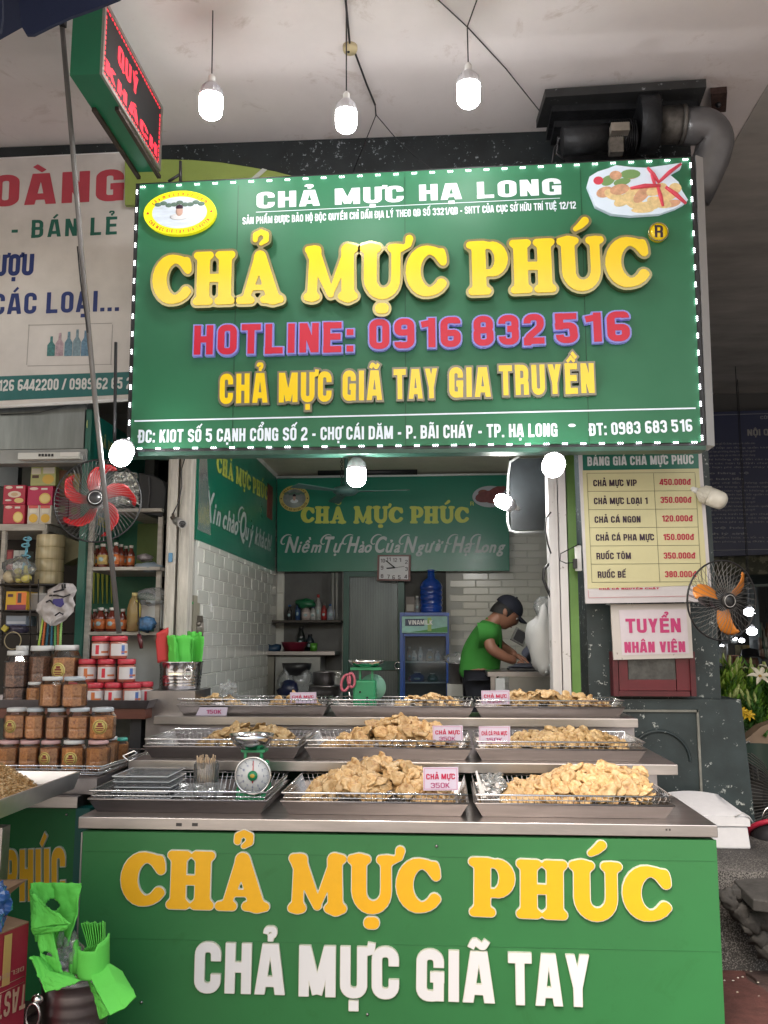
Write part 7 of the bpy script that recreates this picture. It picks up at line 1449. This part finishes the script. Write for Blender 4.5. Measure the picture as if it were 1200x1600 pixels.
# notice board deep in the market
YN_ = 11.3; T = thing('rules_board', 'big navy market rules board in the right background', 'notice board', P(1180,870,YN_))
part('panel', MB().prism([P(1080,645,YN_), P(1330,636,YN_), P(1340,862,YN_), P(1085,870,YN_)], (0,.08,0)), M('navy_board', (.014,.022,.075), .5, var=.05), T); np_ = Plane((0,YN_,0),(0,-1,0)); GT = M('faded_grey_print', (.22,.23,.27), .6); GT2 = M('bold_grey_print', (.26,.26,.26), .6)
line_flat('lettering', 'NỘI QUY CHỢ', np_, (1168,681),(1250,679), 10, ('gothic',.2,.6), GT2, T); line_flat('lettering', 'CÔNG TY', np_, (1188,655),(1225,654), 5, GOTH, GT, T)
rt = random.Random(2); y = 695
words = 'hàng hóa người bán và người mua trong chợ phải giữ gìn vệ sinh chung không được lấn chiếm lối đi bảo đảm an toàn phòng cháy ban quản lý quy định nộp phí đúng hạn các hộ kinh doanh'.split()
while y < 850:
    if rt.random() < .16: y += 3.2; line_flat('lettering', ' '.join(rt.sample(words, 3)), np_, (1094,y), (1150+rt.uniform(0,20),y-.5), 3.2, ('builtin',.8,.02,0), GT, T, gap=.04); y += 6; continue
    line_flat('lettering', ' '.join(rt.sample(words, 11)), np_, (1094,y), (1292 if rt.random() > .2 else 1180,y-1.2), 3.0, ('builtin',.8,.0,0), GT, T, gap=.04); y += 6.1
e = MB(); A = P(1084,861,YN_-.005); B = P(1340,856,YN_-.005); e.prism([A,B,B+Vector((0,0,.008)),A+Vector((0,0,.008))], (0,-.003,0)); A = P(1082,650,YN_-.005); B = P(1330,643,YN_-.005); e.prism([A,B,B+Vector((0,0,.008)),A+Vector((0,0,.008))], (0,-.003,0)); part('border_line', e, GT, T)
solo('mossy_lintel', MB().prism([P(1070,868,11.45), P(1350,858,11.45), P(1350,905,11.45), P(1070,912,11.45)], (0,.3,0)), chips('mossy_concrete', (.035,.037,.028), (.13,.13,.10), .5, 6, .9), 'mossy dark concrete lintel under the navy rules board', 'lintel')
solo('market_awning', MB().prism([P(1070,905,11.2), P(1350,896,11.2), P(1350,912,10.6), P(1070,920,10.6)], (0,0,.03)), M('dark_teal_tin', (.02,.035,.035), .5, var=.2), 'dark teal tin awning strip under the mossy lintel', 'awning')
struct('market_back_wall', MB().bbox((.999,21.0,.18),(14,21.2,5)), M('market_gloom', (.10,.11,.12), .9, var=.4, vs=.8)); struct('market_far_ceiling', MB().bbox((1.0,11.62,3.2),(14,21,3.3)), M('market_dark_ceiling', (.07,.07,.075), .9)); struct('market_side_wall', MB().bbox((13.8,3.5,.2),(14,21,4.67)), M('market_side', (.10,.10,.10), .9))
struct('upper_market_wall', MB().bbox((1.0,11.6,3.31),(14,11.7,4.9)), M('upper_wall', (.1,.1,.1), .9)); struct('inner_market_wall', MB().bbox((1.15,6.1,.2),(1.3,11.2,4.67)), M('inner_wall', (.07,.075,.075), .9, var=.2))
struct('kiosk_loft_wall', MB().bbox((-5.9,8.3,.2),(1.149,8.4,4.67)), M('loft_wall', (.15,.15,.14), .9))
for i, (x, x1, Y, c, lb) in enumerate(((1136,1146,17,(.10,.10,.10),'left grey column in the far market hall'),(1181,1188,13.5,(.12,.14,.15),'thin pale column in the far market hall'),(1152,1158,19,(.07,.07,.08),'farthest dark column in the market hall'))):
    solo('market_column', MB().pbox(x,905,x1,1075,Y,.3), M('column_%d' % i, c, .8), lb, 'column', 'columns in the market hall')
rm = random.Random(8); GL = 'goods and stalls deep in the market'
for i, (x0,y0,x1,y1,Y,c,lb) in enumerate(((1128,1010,1135,1040,15,(.35,.35,.33),'pale sheet hanging deep in the market'),(1158,1008,1166,1030,15,(.30,.24,.12),'tan poster deep in the market hall'),(1167,1008,1176,1022,14.8,(.28,.2,.08),'yellowish frame deep in the market hall'),(1145,1024,1156,1036,14,(.2,.07,.03),'orange packets on a far stall'),(1189,1000,1200,1040,13,(.05,.06,.07),'dark shelf with bottles at the right edge of the market'),(1118,1040,1160,1060,13,(.03,.03,.032),'dark stall counter behind the lily leaves'),(1140,978,1152,1006,16,(.14,.15,.15),'grey shutter deep in the market hall'),(1196,1050,1212,1066,12,(.45,.40,.25),'pale paper at the right edge behind the lilies'))):
    solo('market_stall', MB().pbox(x0,y0,x1,y1,Y,.3), M('stall_goods_%d' % i, c, .7, var=.5, vs=14), lb, 'stall', GL, bevel=.01)
for i in range(9): solo('market_bottle', MB().lathe([(.035,0),(.04,.02),(.04,.16),(.012,.22),(.012,.27),(0,.27)], P(1190+rm.uniform(-1,10),1003+13*(i//3),12.95), 8), M('far_bottle_%d' % (i % 3), ((.2,.2,.18),(.1,.05,.03),(.06,.1,.08))[i % 3], .3), 'small far bottle on the dark market shelf', 'bottle', 'bottles on the far market shelf')
FLAMP = M('market_lamp_glow', (.95,.98,1), .4, emit=16)
for i, (x,y,r,Y,lb) in enumerate(((1171,957,8,9.5,'brightest lit lamp seen through the orange fan'),(1175,987,7.5,10,'second lit lamp just below the one in the orange fan'),(1117,1001,4,13,'small lit lamp at the pillar edge under the fan'),(1159,1001,4,14,'small lit lamp in the middle of the market hall'),(1199,998,4.5,13,'small lit lamp at the right picture edge'),(1148,998,3,16,'tiny lit lamp in the middle distance'),(1128,1009,2.5,17,'tiniest lit lamp low beside the pillar'))):
    c = P(x,y,Y); rr = r/1400*Y; T = thing('market_lamp', lb, 'lamp', c, group='lit lamps in the market hall'); e = MB(); e.lathe([(0,-rr*.7),(rr*.6,-rr*.6),(rr,-rr*.2),(rr,rr*.4),(rr*.7,rr*.6)], c, 14); part('diffuser', e, FLAMP, T); e = MB(); e.lathe([(rr*.7,rr*.6),(rr*.4,rr*1.3),(rr*.1,rr*1.5),(0,rr*1.5)], c, 12); part('socket', e, BULBBODY, T); part('cord', MB().tube([c+Vector((0,0,rr*1.4)), Vector((c.x,c.y,min(4.4, 3.2 if Y > 11.6 else 4.45)))], .004, 4), DARK, T)
T = thing('person', 'dark distant shopper in a hat behind the lily leaves', 'person', P(1172,1060,12.0)); c = P(1172,1060,12.0)
e = MB(); e.ball(P(1172,1035,12), (.11,.10,.14), 12, 8); part('head', e, M('far_skin', (.10,.05,.035), .6), T); e = MB(); e.lathe([(.20,0),(.11,.02),(.10,.10),(0,.12)], P(1172,1027,12), 14); part('hat', e, BLACK, T)
skin_mesh('body', [(P(1172,1043,12),.06),(P(1171,1058,12),(.2,.12)),(P(1170,1100,12),(.17,.12)),(P(1158,1058,12),.08),(P(1155,1090,11.9),.05),(P(1186,1060,12),.08),(P(1189,1092,11.9),.05)], [(0,1),(1,2),(1,3),(3,4),(1,5),(5,6)], M('dark_jacket', (.015,.015,.017), .8), T)
# flowers
LEAFM = [M('lily_leaf_%d' % i, c, .42, var=.12, vs=9) for i, c in enumerate(((.12,.26,.03),(.22,.36,.05),(.05,.14,.025),(.28,.40,.08)))]
YF = 6.3
tbl = thing('flower_stand', 'low white stand carrying the flower bunches right of the pillar', 'stand', P(1180,1163,YF)); zt8 = P(1180,1160,6.0).z
part('top', MB().bbox((P(1118,1160,6.0).x+.02,6.0,zt8-.03),(P(1300,1160,6.0).x,6.9,zt8)), WHITE, tbl); part('leg', MB().bbox((P(1124,1160,6.0).x+.02,6.2,.2),(P(1124,1160,6.0).x+.08,6.26,zt8-.031)), WHITE, tbl)
rl = random.Random(31)
def lily_bunch(x0, x1, ytop, ybase, Y, n, label, mats=(0,1,3), nlen=.17):
    c = P((x0+x1)/2, ybase, Y); T = thing('lily_bunch', label, 'flowers', c, group='bunches of lilies')
    st = MB()
    for s_ in range(n):
        bx = c.x+rl.uniform(-.05,.05); by = Y+rl.uniform(-.06,.08); tp = P(rl.uniform(x0,x1), ytop+rl.uniform(-6,26), Y+rl.uniform(-.08,.12)); bt = Vector((bx,by,c.z)); st.tube([bt, bt.lerp(tp,.5)+Vector((0,0,.03)), tp], .0035, 4)
        lf = MB()
        for k in range(17):
            t = .18+.82*k/16; p = bt.lerp(tp, t); a = k*2.4+s_; L = nlen*(1.15-.55*t)*rl.uniform(.8,1.2); d = Vector((math.cos(a), math.sin(a), .9+.9*t+rl.uniform(-.3,.3))).normalized(); s = d.cross(Vector((0,0,1))).normalized()*L*.13; up = s.cross(d).normalized()
            m = p+d*L*.5+up*-.012; lf.add([p, m-s, p+d*L-Vector((0,0,L*.18)), m+s, m+Vector((0,0,-.006))], [(0,1,4),(0,4,3),(1,2,4),(4,2,3)])
        part('leaves', lf, LEAFM[rl.choice(mats)], T, kind='stuff')
        if rl.random() < .7:
            b = MB(); d = (tp-bt).normalized(); b.tube([tp, tp+d*.03, tp+d*.07, tp+d*.09], [.005,.012,.010,.003], 6); part('bud', b, M('lily_bud', (.30,.36,.12), .5), T)
    part('stems', st, LEAFM[2], T, kind='stuff'); return T
lily_bunch(1122,1160,1046,1150,6.25,20,'lush bunch of light green lily leaves beside the pillar')
lily_bunch(1150,1192,1050,1150,6.4,18,'middle bunch of lily leaves and buds behind the open white lily',(0,1,2))
lily_bunch(1185,1235,1058,1150,6.45,18,'dark lily bunch at the right picture edge',(0,2,2))
lily_bunch(1120,1150,1095,1158,6.1,8,'low dark leafy bunch at the foot of the pillar side',(2,2,0),.12)
lily_bunch(1150,1215,1098,1160,6.15,12,'deep green leafy bunch under the open white lily',(2,2,0),.13)
def flower(c, r, col, label, n=6, up=(0,-.7,.6), cat='flower', core=None):
    T = thing('flower', label, cat, c); q = Vector((0,0,1)).rotation_difference(Vector(up).normalized()).to_matrix()
    for k in range(n):
        a = 2*PI*k/n
        def pf(u, v, a=a): rr = r*v; wd = r*.30*math.sin(PI*min(1,v*.9+.1))*(u-.5)*2*.6; zz = r*(.55*v-.55*v*v*v)+abs(u-.5)*.02; return c+q@Vector((rr*math.cos(a)-wd*math.sin(a), rr*math.sin(a)+wd*math.cos(a), zz))
        e = MB(); e.sheet(pf, 3, 6); part('petal', e, col, T)
    e = MB(); e.ball(c+q@Vector((0,0,r*.1)), r*.14, 8, 6); part('centre', e, core or M('pollen', (.35,.22,.04), .6), T); return T
WP = M('lily_white', (.62,.58,.48), .5)
flower(P(1187,1058,6.1), .085, WP, 'open white lily with pointed petals among the leaves at right'); flower(P(1196,1045,6.2), .05, WP, 'half open white lily bud above the open lily at right', 4, (.3,-.3,.9)); flower(P(1160,1046,6.3), .04, M('lily_green_white', (.4,.45,.25), .5), 'small greenish white lily bud in the middle bunch', 4, (0,-.2,1))
YLW = M('yellow_petal', (.60,.40,.02), .5)
flower(P(1158,1113,5.95), .045, YLW, 'left yellow blossom low among the dark leaves', 8); flower(P(1168,1119,5.95), .052, YLW, 'right yellow blossom low among the dark leaves', 8)
for i, y in enumerate((1101,1112,1123,1134,1144)): e = MB(); e.lathe([(.018,0),(.03,.01),(.028,.04),(.02,.045),(0,.045)], P(1126+i*.8,y+3,5.88), 10); solo('plastic_cup', e, M('frosted_cup', (.42,.44,.42), .3), 'frosted cup in the vertical string beside the pillar, number %s from the top' % ('one','two','three','four','five')[i], 'cup', 'frosted cups beside the pillar')
e = MB(); e.pbox(1124,1147,1136,1159,5.9,.15); solo('pink_tub', e, M('pink_tub', (.42,.03,.06), .4), 'small pinkish red tub at the left end of the flower stand', 'tub', bevel=.01)
# kraft wrapped bunch and dark drum fan
e = MB(); e.prism([P(1160,1160,5.75), P(1190,1135,5.75), P(1230,1122,5.75), P(1240,1160,5.75), P(1180,1172,5.75)], (0,.12,0)); solo('paper_wrap', e, M('kraft_paper', (.24,.17,.12), .8, var=.1), 'brown paper flower wrap above the dark drum fan', 'paper'); e = MB(); e.tube([P(1193,1150,5.74), P(1200,1142,5.74), P(1212,1140,5.74)], .006, 5); e.tube([P(1196,1152,5.74), P(1200,1142,5.74)], .005, 5); solo('twig', e, LEAFM[2], 'small dark green twig lying on the brown paper wrap', 'twig')
T = thing('drum_fan', 'large dark floor fan with a ribbed round cage turned sideways', 'fan', P(1165,1300,5.55)); fc_ = P(1162,1242,5.62); FR = M('fan_rib', (.10,.095,.09), .4, .3); FM = M('fan_grime', (.02,.018,.017), .6)
q = Matrix.Rotation(R(-28), 3, 'Z'); ax = q@Vector((1,0,0)); r0 = .315
def drum(u, t): prof = math.sqrt(max(0, 1-(u*1.9)**2)) if u > 0 else 1+u*.9; prof = (.30+.70*max(0,1-(abs(u)/.30)**2.2)); return fc_+ax*u*.7+(q@Vector((0, math.cos(t), 0))+Vector((0,0,math.sin(t))))*r0*prof
e = MB()
for k in range(84):
    t = 2*PI*k/84; e.tube([drum(u, t) for u in (-.29,-.2,-.1,0,.1,.2,.29)], .0028, 3, cap=False)
part('cage_ribs', e, FR, T, kind='stuff'); e = MB()
for u in (0,): e.tube([drum(u, 2*PI*k/40) for k in range(41)], .011, 6, cap=False)
for u in (-.29,.29): e.tube([drum(u, 2*PI*k/24) for k in range(25)], .006, 5, cap=False)
part('cage_rings', e, FR, T); e = MB(); e.tube([fc_-ax*.2, fc_+ax*.12], .09, 16); part('motor', e, FM, T); e = MB(); e.tube([fc_-Vector((0,0,.05)), Vector((fc_.x,fc_.y,.22))], .025, 8); part('stand', e, FM, T)
for k in range(3):
    a = 2*PI*k/3+.3; d = q@Vector((0, math.cos(a), 0))+Vector((0,0,math.sin(a))); s = ax.cross(d); e = MB(); e.sheet(lambda u, v: fc_+d*(.06+.22*v)+s*(u-.5)*.16+ax*(u-.5)*.06, 4, 5); part('blade', e, FM, T)
part('light_cable', MB().tube([drum(.05, R(a)) for a in (100,80,62,45,30,15,0)], .005, 5), M('grey_cable', (.3,.29,.27), .5), T)
solo('green_cover', MB().sheet(lambda u, v: P(1165+60*u, 1162+50*v*(.5+.8*u), 5.45)+Vector((0,.03*math.sin(u*5),0)), 8, 8), M('dark_green_cover', (.012,.03,.022), .6), 'dark green cover draped behind the drum fan at the right edge', 'cover')
# foam box on the step
T = thing('foam_box', 'white foam box with sagging lid on the granite step beside the counter', 'box', P(1110,1328,5.3)); FO = M('foam_white', (.66,.66,.70), .7, var=.04, vs=30, bump=.1, bs=200); Yb = YZ(1145,1327,ZST); a_ = P(1040,1327,Yb); b_ = P(1174,1327,Yb); hz = P(1110,1262,Yb).z; hb_ = hz-.03
e = MB(); e.prism([(a_.x,Yb,ZST+.001),(b_.x,Yb,ZST+.001),(b_.x-.012,Yb,hb_-.06),(a_.x,Yb,hb_-.06)], (0,.30,0)); part('box', e, FO, T, bevel=.008); e = MB()

def lidf(u, v, top=True): return Vector((a_.x-.01+(b_.x-a_.x+.008)*u-(.05*v if u > .9 else 0), Yb-.01+.31*v, hb_-.015+.05*v*(1 if top else 0)+.022*math.sin(PI*u)*v+.008*math.sin(PI*u)))
e = MB(); e.sheet(lidf, 14, 6); n0 = 15; e.sheet(lambda u, v: Vector((lidf(u,0).x, lidf(u,0).y, (hb_-.058)+(lidf(u,0).z-hb_+.058)*v)), 14, 1); e.sheet(lambda u, v: Vector((lidf(1,u).x, lidf(1,u).y, (hb_-.058)+(lidf(1,u).z-hb_+.058)*v)), 6, 1); e.sheet(lambda u, v: Vector((lidf(0,1-u).x, lidf(0,1-u).y, (hb_-.058)+(lidf(0,1-u).z-hb_+.058)*v)), 6, 1); part('lid', e, FO, T)
e = MB(); e.tube([P(1148,1276,Yb-.014), P(1160,1270,Yb-.014), P(1170,1276,Yb-.014), P(1176,1284,Yb-.014)], .004, 5); part('torn_tape', e, M('grey_tape', (.5,.5,.52), .4), T)
# red basket at the right edge
c = PZ(1206,1310,.36); T = thing('red_basket', 'dark basket with a thick red rim at the right picture edge on the step', 'basket', (c.x,c.y+.05,.2)); e = MB(); rq = Matrix.Rotation(R(-35),3,'X'); c = P(1207,1298,5.15); e.ring(c, .125, .014, 'z', 36, 8, rq); part('rim', e, M('crimson_rim', (.35,.015,.04), .4), T)
e = MB(); e.lathe([(.09,-.12),(.118,-.01)], c, 24, rq); part('wall', e, DARK, T); e = MB(); e.ball(c+Vector((-.03,-.03,-.02)), (.05,.03,.04), 12, 8); part('grey_pad', e, M('grey_pad', (.2,.21,.21), .5), T); e = MB(); e.ring(c+Vector((.02,.0,.06)), .07, .005, 'y', 24); part('handle', e, CHROME, T)
# stones below the step
SLAB = M('broken_slab', (.045,.043,.042), .85, var=.35, vs=12, bump=.7, bs=25); rs = random.Random(6)
q = [PZ(1146,1374,.425), PZ(1200,1370,.43), PZ(1240,1384,.42), PZ(1240,1412,.39), PZ(1176,1405,.39)]; solo('stone_slab', MB().prism(q, (0,0,-.05)), SLAB, 'broken grey stone slab leaning below the granite step', 'stone', bevel=.006)
for i, (x,y,r) in enumerate(((1142,1400,.06),(1160,1418,.07),(1178,1432,.09),(1196,1424,.10),(1150,1388,.05),(1190,1455,.08),(1205,1470,.1),(1135,1392,.05),(1168,1440,.05))):
    c = P(x,y+8,YST-.09); e = MB(); e.ball(c, (r*.65,r*.5,r*.6), 12, 8, .7, i*3.3); solo('rubble_stone', e, SLAB, 'dark rough stone in the rubble at the foot of the step', 'stone', 'rubble stones below the step')
for i in range(26):
    c = PZ(rs.uniform(1125,1200), rs.uniform(1420,1560), .012); e = MB(); e.ball(c, (.006,.004,.003), 6, 4, .5, i); solo('litter_crumb', e, M('pale_crumb', (.4,.38,.33), .8), 'tiny pale crumb on the dark red paving at right', 'litter', 'pale crumbs on the paving')

# ================================================================== BOTTOM LEFT
T = thing('carton', 'large red cardboard carton with open brown flaps at the lower left edge', 'box', P(0,1600,2.95)); RCB = M('red_carton', (.26,.012,.03), .6, var=.08); KR = M('brown_card', (.25,.15,.09), .8, var=.12, vs=8)
A = P(45,1442,3.15); ztc = A.z; xc_ = A.x; e = MB()
p1 = Vector((xc_,3.15,ztc)); p2 = PZ(-6,1463,ztc); 
d_ = (p2-p1); d_.z = 0; d_.normalize(); W_ = .46; nrm = Vector((-d_.y, d_.x, 0)); nrm = nrm if nrm.y > 0 else -nrm
p2 = p1+d_*W_; back = nrm*.32
part('body', MB().prism([p1, p2, p2+back, p1+back], (0,0,-(ztc-.01))), RCB, T)
part('flap', MB().prism([p1+back*.0+Vector((0,0,.001)), p2+Vector((0,0,.001)), p2+back*.4+Vector((0,0,.012)), p1+back*.36+Vector((0,0,.012))], (0,0,.004)), KR, T)
f0 = p1+back*.5+Vector((0,0,.002)); part('upright_flap', MB().prism([p1+back*.62, p2+back*.62, p2+back*.8+Vector((0,0,.22)), P(42,1374,3.35), ], (0,.004,0)), KR, T)
cpl_ = Plane(p1-nrm*.002, -nrm)
tp = MB(); a1, a2 = cpl_.hit(7,1462), cpl_.hit(19,1458); tp.prism([a1, a2, a2+Vector((0,0,-.16)), a1+Vector((0,0,-.16))], -nrm*.001); part('packing_tape', tp, M('buff_tape', (.45,.28,.10), .35), T)
CT = M('carton_buff_print', (.42,.26,.18), .7)
def flipped(text, a, b, cap, st):                                     # print standing upside down on the box side
    O, ux, uy, n, L, H = frame_px(cpl_, a, b, cap, .003); lay, W = layout(text, st, .12); e = MB(); sx = L/W
    for ch, x in lay: me, _ = glyph_mesh(ch, st); e.add([O+ux*(L-(v.co.x+x)*sx)+uy*(H-v.co.y*H) for v in me.vertices], [tuple(p.vertices) for p in me.polygons])
    part('lettering', e, CT, T)
flipped('TASTY', (-22,1602), (38,1574), 38, ('gothic',.17)); flipped('DELICIOUS', (-22,1541), (36,1516), 7, ('gothic',.14))
e = MB(); pa = [cpl_.hit(-20,1552), cpl_.hit(38,1525)]; e.tube(pa, .0012, 3); pa = [cpl_.hit(-20,1562), cpl_.hit(38,1534)]; e.tube(pa, .0012, 3); part('print_lines', e, CT, T)
crumple('blue_bag', P(-14,1416,3.0), (.065,.06,.075), 51, 'shiny blue plastic bag resting on the red carton', M('shiny_blue_film', (.02,.08,.26), .22, coat=.5), .4)
# metal bin with bags
Yn = 3.18; zt9 = P(98,1542,Yn).z; c = Vector((P(100,1542,Yn).x, Yn+.11, 0)); T = thing('metal_bin', 'ribbed metal bin filled with bright green bags beside the counter', 'bin', (c.x,c.y,.005)); r1 = .118
pr = [(r1*.86,.005)]
for k in range(6): z0 = zt9*(.15+.13*k); f = r1*(.88+.02*k); pr += [(f,z0),(f*1.02,z0+.012),(f,z0+.026)]
pr += [(r1*1.0,zt9*.99),(r1*1.03,zt9),(r1*.97,zt9),(r1*.93,zt9*.6)]; e = MB(); e.lathe(pr, c, 36); part('wall', e, M('bin_steel', (.36,.32,.33), .33, 1, var=.15, vs=8), T)
e = MB(); lp = P(58,1562,Yn-.0); e.ball(lp, (.022,.018,.02), 12, 8); part('handle_boss', e, CHROME, T); e = MB(); e.ring(lp-Vector((.004,.02,.045)), .024, .005, 'y', 24, sy=1.7); part('ring_handle', e, CHROME, T)
e = MB(); e.ring((c.x,c.y,zt9+.004), r1*1.0, .010, 'z', 36, 5); part('film_liner', e, FILM, T)
BB = M('bag_bright_green', (.10,.52,.07), .8, var=.08, vs=5, bump=.2, bs=400)
def bagsheet(pts, label, hole=None, th=.006, n=(12,12), wav=.008, sd_=0, grp='bright green bags in the metal bin'):
    """pts: 3x3 or 2x2 grid of (px, py, Y); bilinear, small folds; hole = (u, v, ru, rv)"""
    G = [[P(*q) for q in row] for row in pts]; nr, nc = len(G), len(G[0])
    def f(u, v):
        a = u*(nc-1); i = min(int(a), nc-2); a -= i; b = v*(nr-1); j = min(int(b), nr-2); b -= j; a = a*a*(3-2*a)*.5+a*.5; b = b*b*(3-2*b)*.5+b*.5
        p = G[j][i].lerp(G[j][i+1], a).lerp(G[j+1][i].lerp(G[j+1][i+1], a), b); return p+Vector((0, wav*math.sin(u*7+v*4+sd_)+1.6*wav*noise.noise(Vector((u*5,v*5,sd_)))-.9*wav*abs(noise.noise(Vector((u*11+v*6,v*9,sd_)))), wav*.4*math.sin(v*9+sd_)))
    e = MB(); nu, nv = 44, 44; vs = [f(i/nu, j/nv) for j in range(nv+1) for i in range(nu+1)]; fs = []
    for j in range(nv):
        for i in range(nu):
            if hole and ((i+.5)/nu-hole[0])**2/hole[2]**2+((j+.5)/nv-hole[1])**2/hole[3]**2 < 1: continue
            fs.append((j*(nu+1)+i, j*(nu+1)+i+1, (j+1)*(nu+1)+i+1, (j+1)*(nu+1)+i))
    e.add(vs, fs, True); o = solo('green_bag', e, BB, label, 'bag', grp); m_ = o.modifiers.new('t','SOLIDIFY'); m_.thickness = th; return o
bagsheet([[(47,1380,3.22),(86,1379,3.24),(126,1380,3.24)],[(50,1425,3.20),(88,1430,3.25),(121,1430,3.22)],[(56,1470,3.2),(84,1490,3.25),(108,1478,3.18)]], 'tallest green bag with an oval handle hole rising from the bin', hole=(.46,.32,.17,.07), wav=.006)
bagsheet([[(48,1390,3.18),(52,1400,3.17)],[(52,1450,3.12),(111,1442,3.08)]], 'folded green bag corner pointing right below the handle hole', wav=.003, sd_=1)
bagsheet([[(50,1450,3.125),(108,1446,3.085)],[(54,1458,3.13),(104,1450,3.09)]], 'thin folded layers under the pointing green bag corner', wav=.002, sd_=2)
bagsheet([[(60,1462,3.14),(84,1454,3.12)],[(64,1492,3.12),(92,1500,3.10)],[(78,1520,3.12),(100,1530,3.1)]], 'narrow green bag strap with a small slot in the middle of the bin', hole=(.45,.42,.28,.06), wav=.003, sd_=3)
for k in range(6): bagsheet([[(48+k*2.2,1494+k*1.2,3.08+.012*k),(60+k*3,1496+k,3.1+.012*k)],[(62+k*2,1530,3.05+.012*k),(78+k*4,1520,3.07+.012*k)],[(70+k*3,1552-k*1.5,3.04+.012*k),(128-k*3,1533-k*2,3.05+.012*k)]], 'green bag of the stack folded over the left rim of the bin, %s layer' % ('front','second','third','fourth','fifth','rearmost')[k], wav=.003, sd_=4+k)
def roll(u, v): a = PI*(1.15*u-.05); return P(146-24*math.cos(a), 1524-36*v-28*(u if u > .6 else .3)*v*v, 3.14)-Vector((0,.05*math.sin(a),0))
e = MB(); e.sheet(roll, 20, 10); o = solo('green_bag', e, BB, 'curled green bag forming a half roll at the right of the bin', 'bag', 'bright green bags in the metal bin'); m_ = o.modifiers.new('t','SOLIDIFY'); m_.thickness = .006
for k in range(9):
    bagsheet([[(126+k*4.2,1443-(k % 3)*2,3.16),(130+k*4.2,1442,3.22)],[(136+k*3,1478,3.17),(140+k*3,1476,3.22)],[(126+k*3,1492,3.18),(134+k*3,1494,3.22)]], 'one of the thin green bag leaves fanned out above the curled roll', th=.003, wav=.002, sd_=k, grp='fanned green bag leaves')
bagsheet([[(142,1524,3.10),(165,1505,3.14),(190,1520,3.16)],[(152,1550,3.05),(180,1538,3.08),(205,1545,3.10)],[(172,1587,3.02),(195,1576,3.04),(213,1558,3.06)]], 'flat green bag panel tilting out over the right side of the bin', wav=.002, sd_=9)
bagsheet([[(140,1528,3.16),(152,1550,3.12)],[(158,1592,3.12),(172,1584,3.09)]], 'green bag side falling below the tilted panel at the bin', wav=.003, sd_=10)
for i, (x, y0, y1) in enumerate(((118,1470,1520),(112,1490,1525),(122,1500,1522))): e = MB(); e.tube([P(x,y0,3.2), P(x+1,(y0+y1)/2,3.17), P(x,y1,3.16)], [.010,.012,.010], 8); solo('rolled_bag', e, BB, 'narrow rolled green bag standing in the bin, %s' % ('tallest','left one','shortest right one')[i], 'bag', 'rolled green bags')
crumple('clear_bag', P(104,1495,3.2), (.05,.05,.07), 61, 'clear film bulging between the green bags in the bin')
# ================================================================== PARASOL over the photographer, its valance shows at the top left
T = thing('parasol', 'wide navy parasol standing over the street in front of the stall', 'parasol', (-2.7,1.2,0)); ap = Vector((-2.7,1.2,4.0)); zr = P(100,-60,2.6).z; rim = [Vector((ap.x+2.1*math.cos(2*PI*k/16+.1), ap.y+2.1*math.sin(2*PI*k/16+.1), zr)) for k in range(16)]
e = MB(); e.add([ap]+rim, [(0,k+1,(k+1)%16+1) for k in range(16)]); o = part('canopy', e, NAVY, T); part('pole', MB().tube([(ap.x,ap.y,0),(ap.x,ap.y,3.99)], .025, 10), DARK, T)
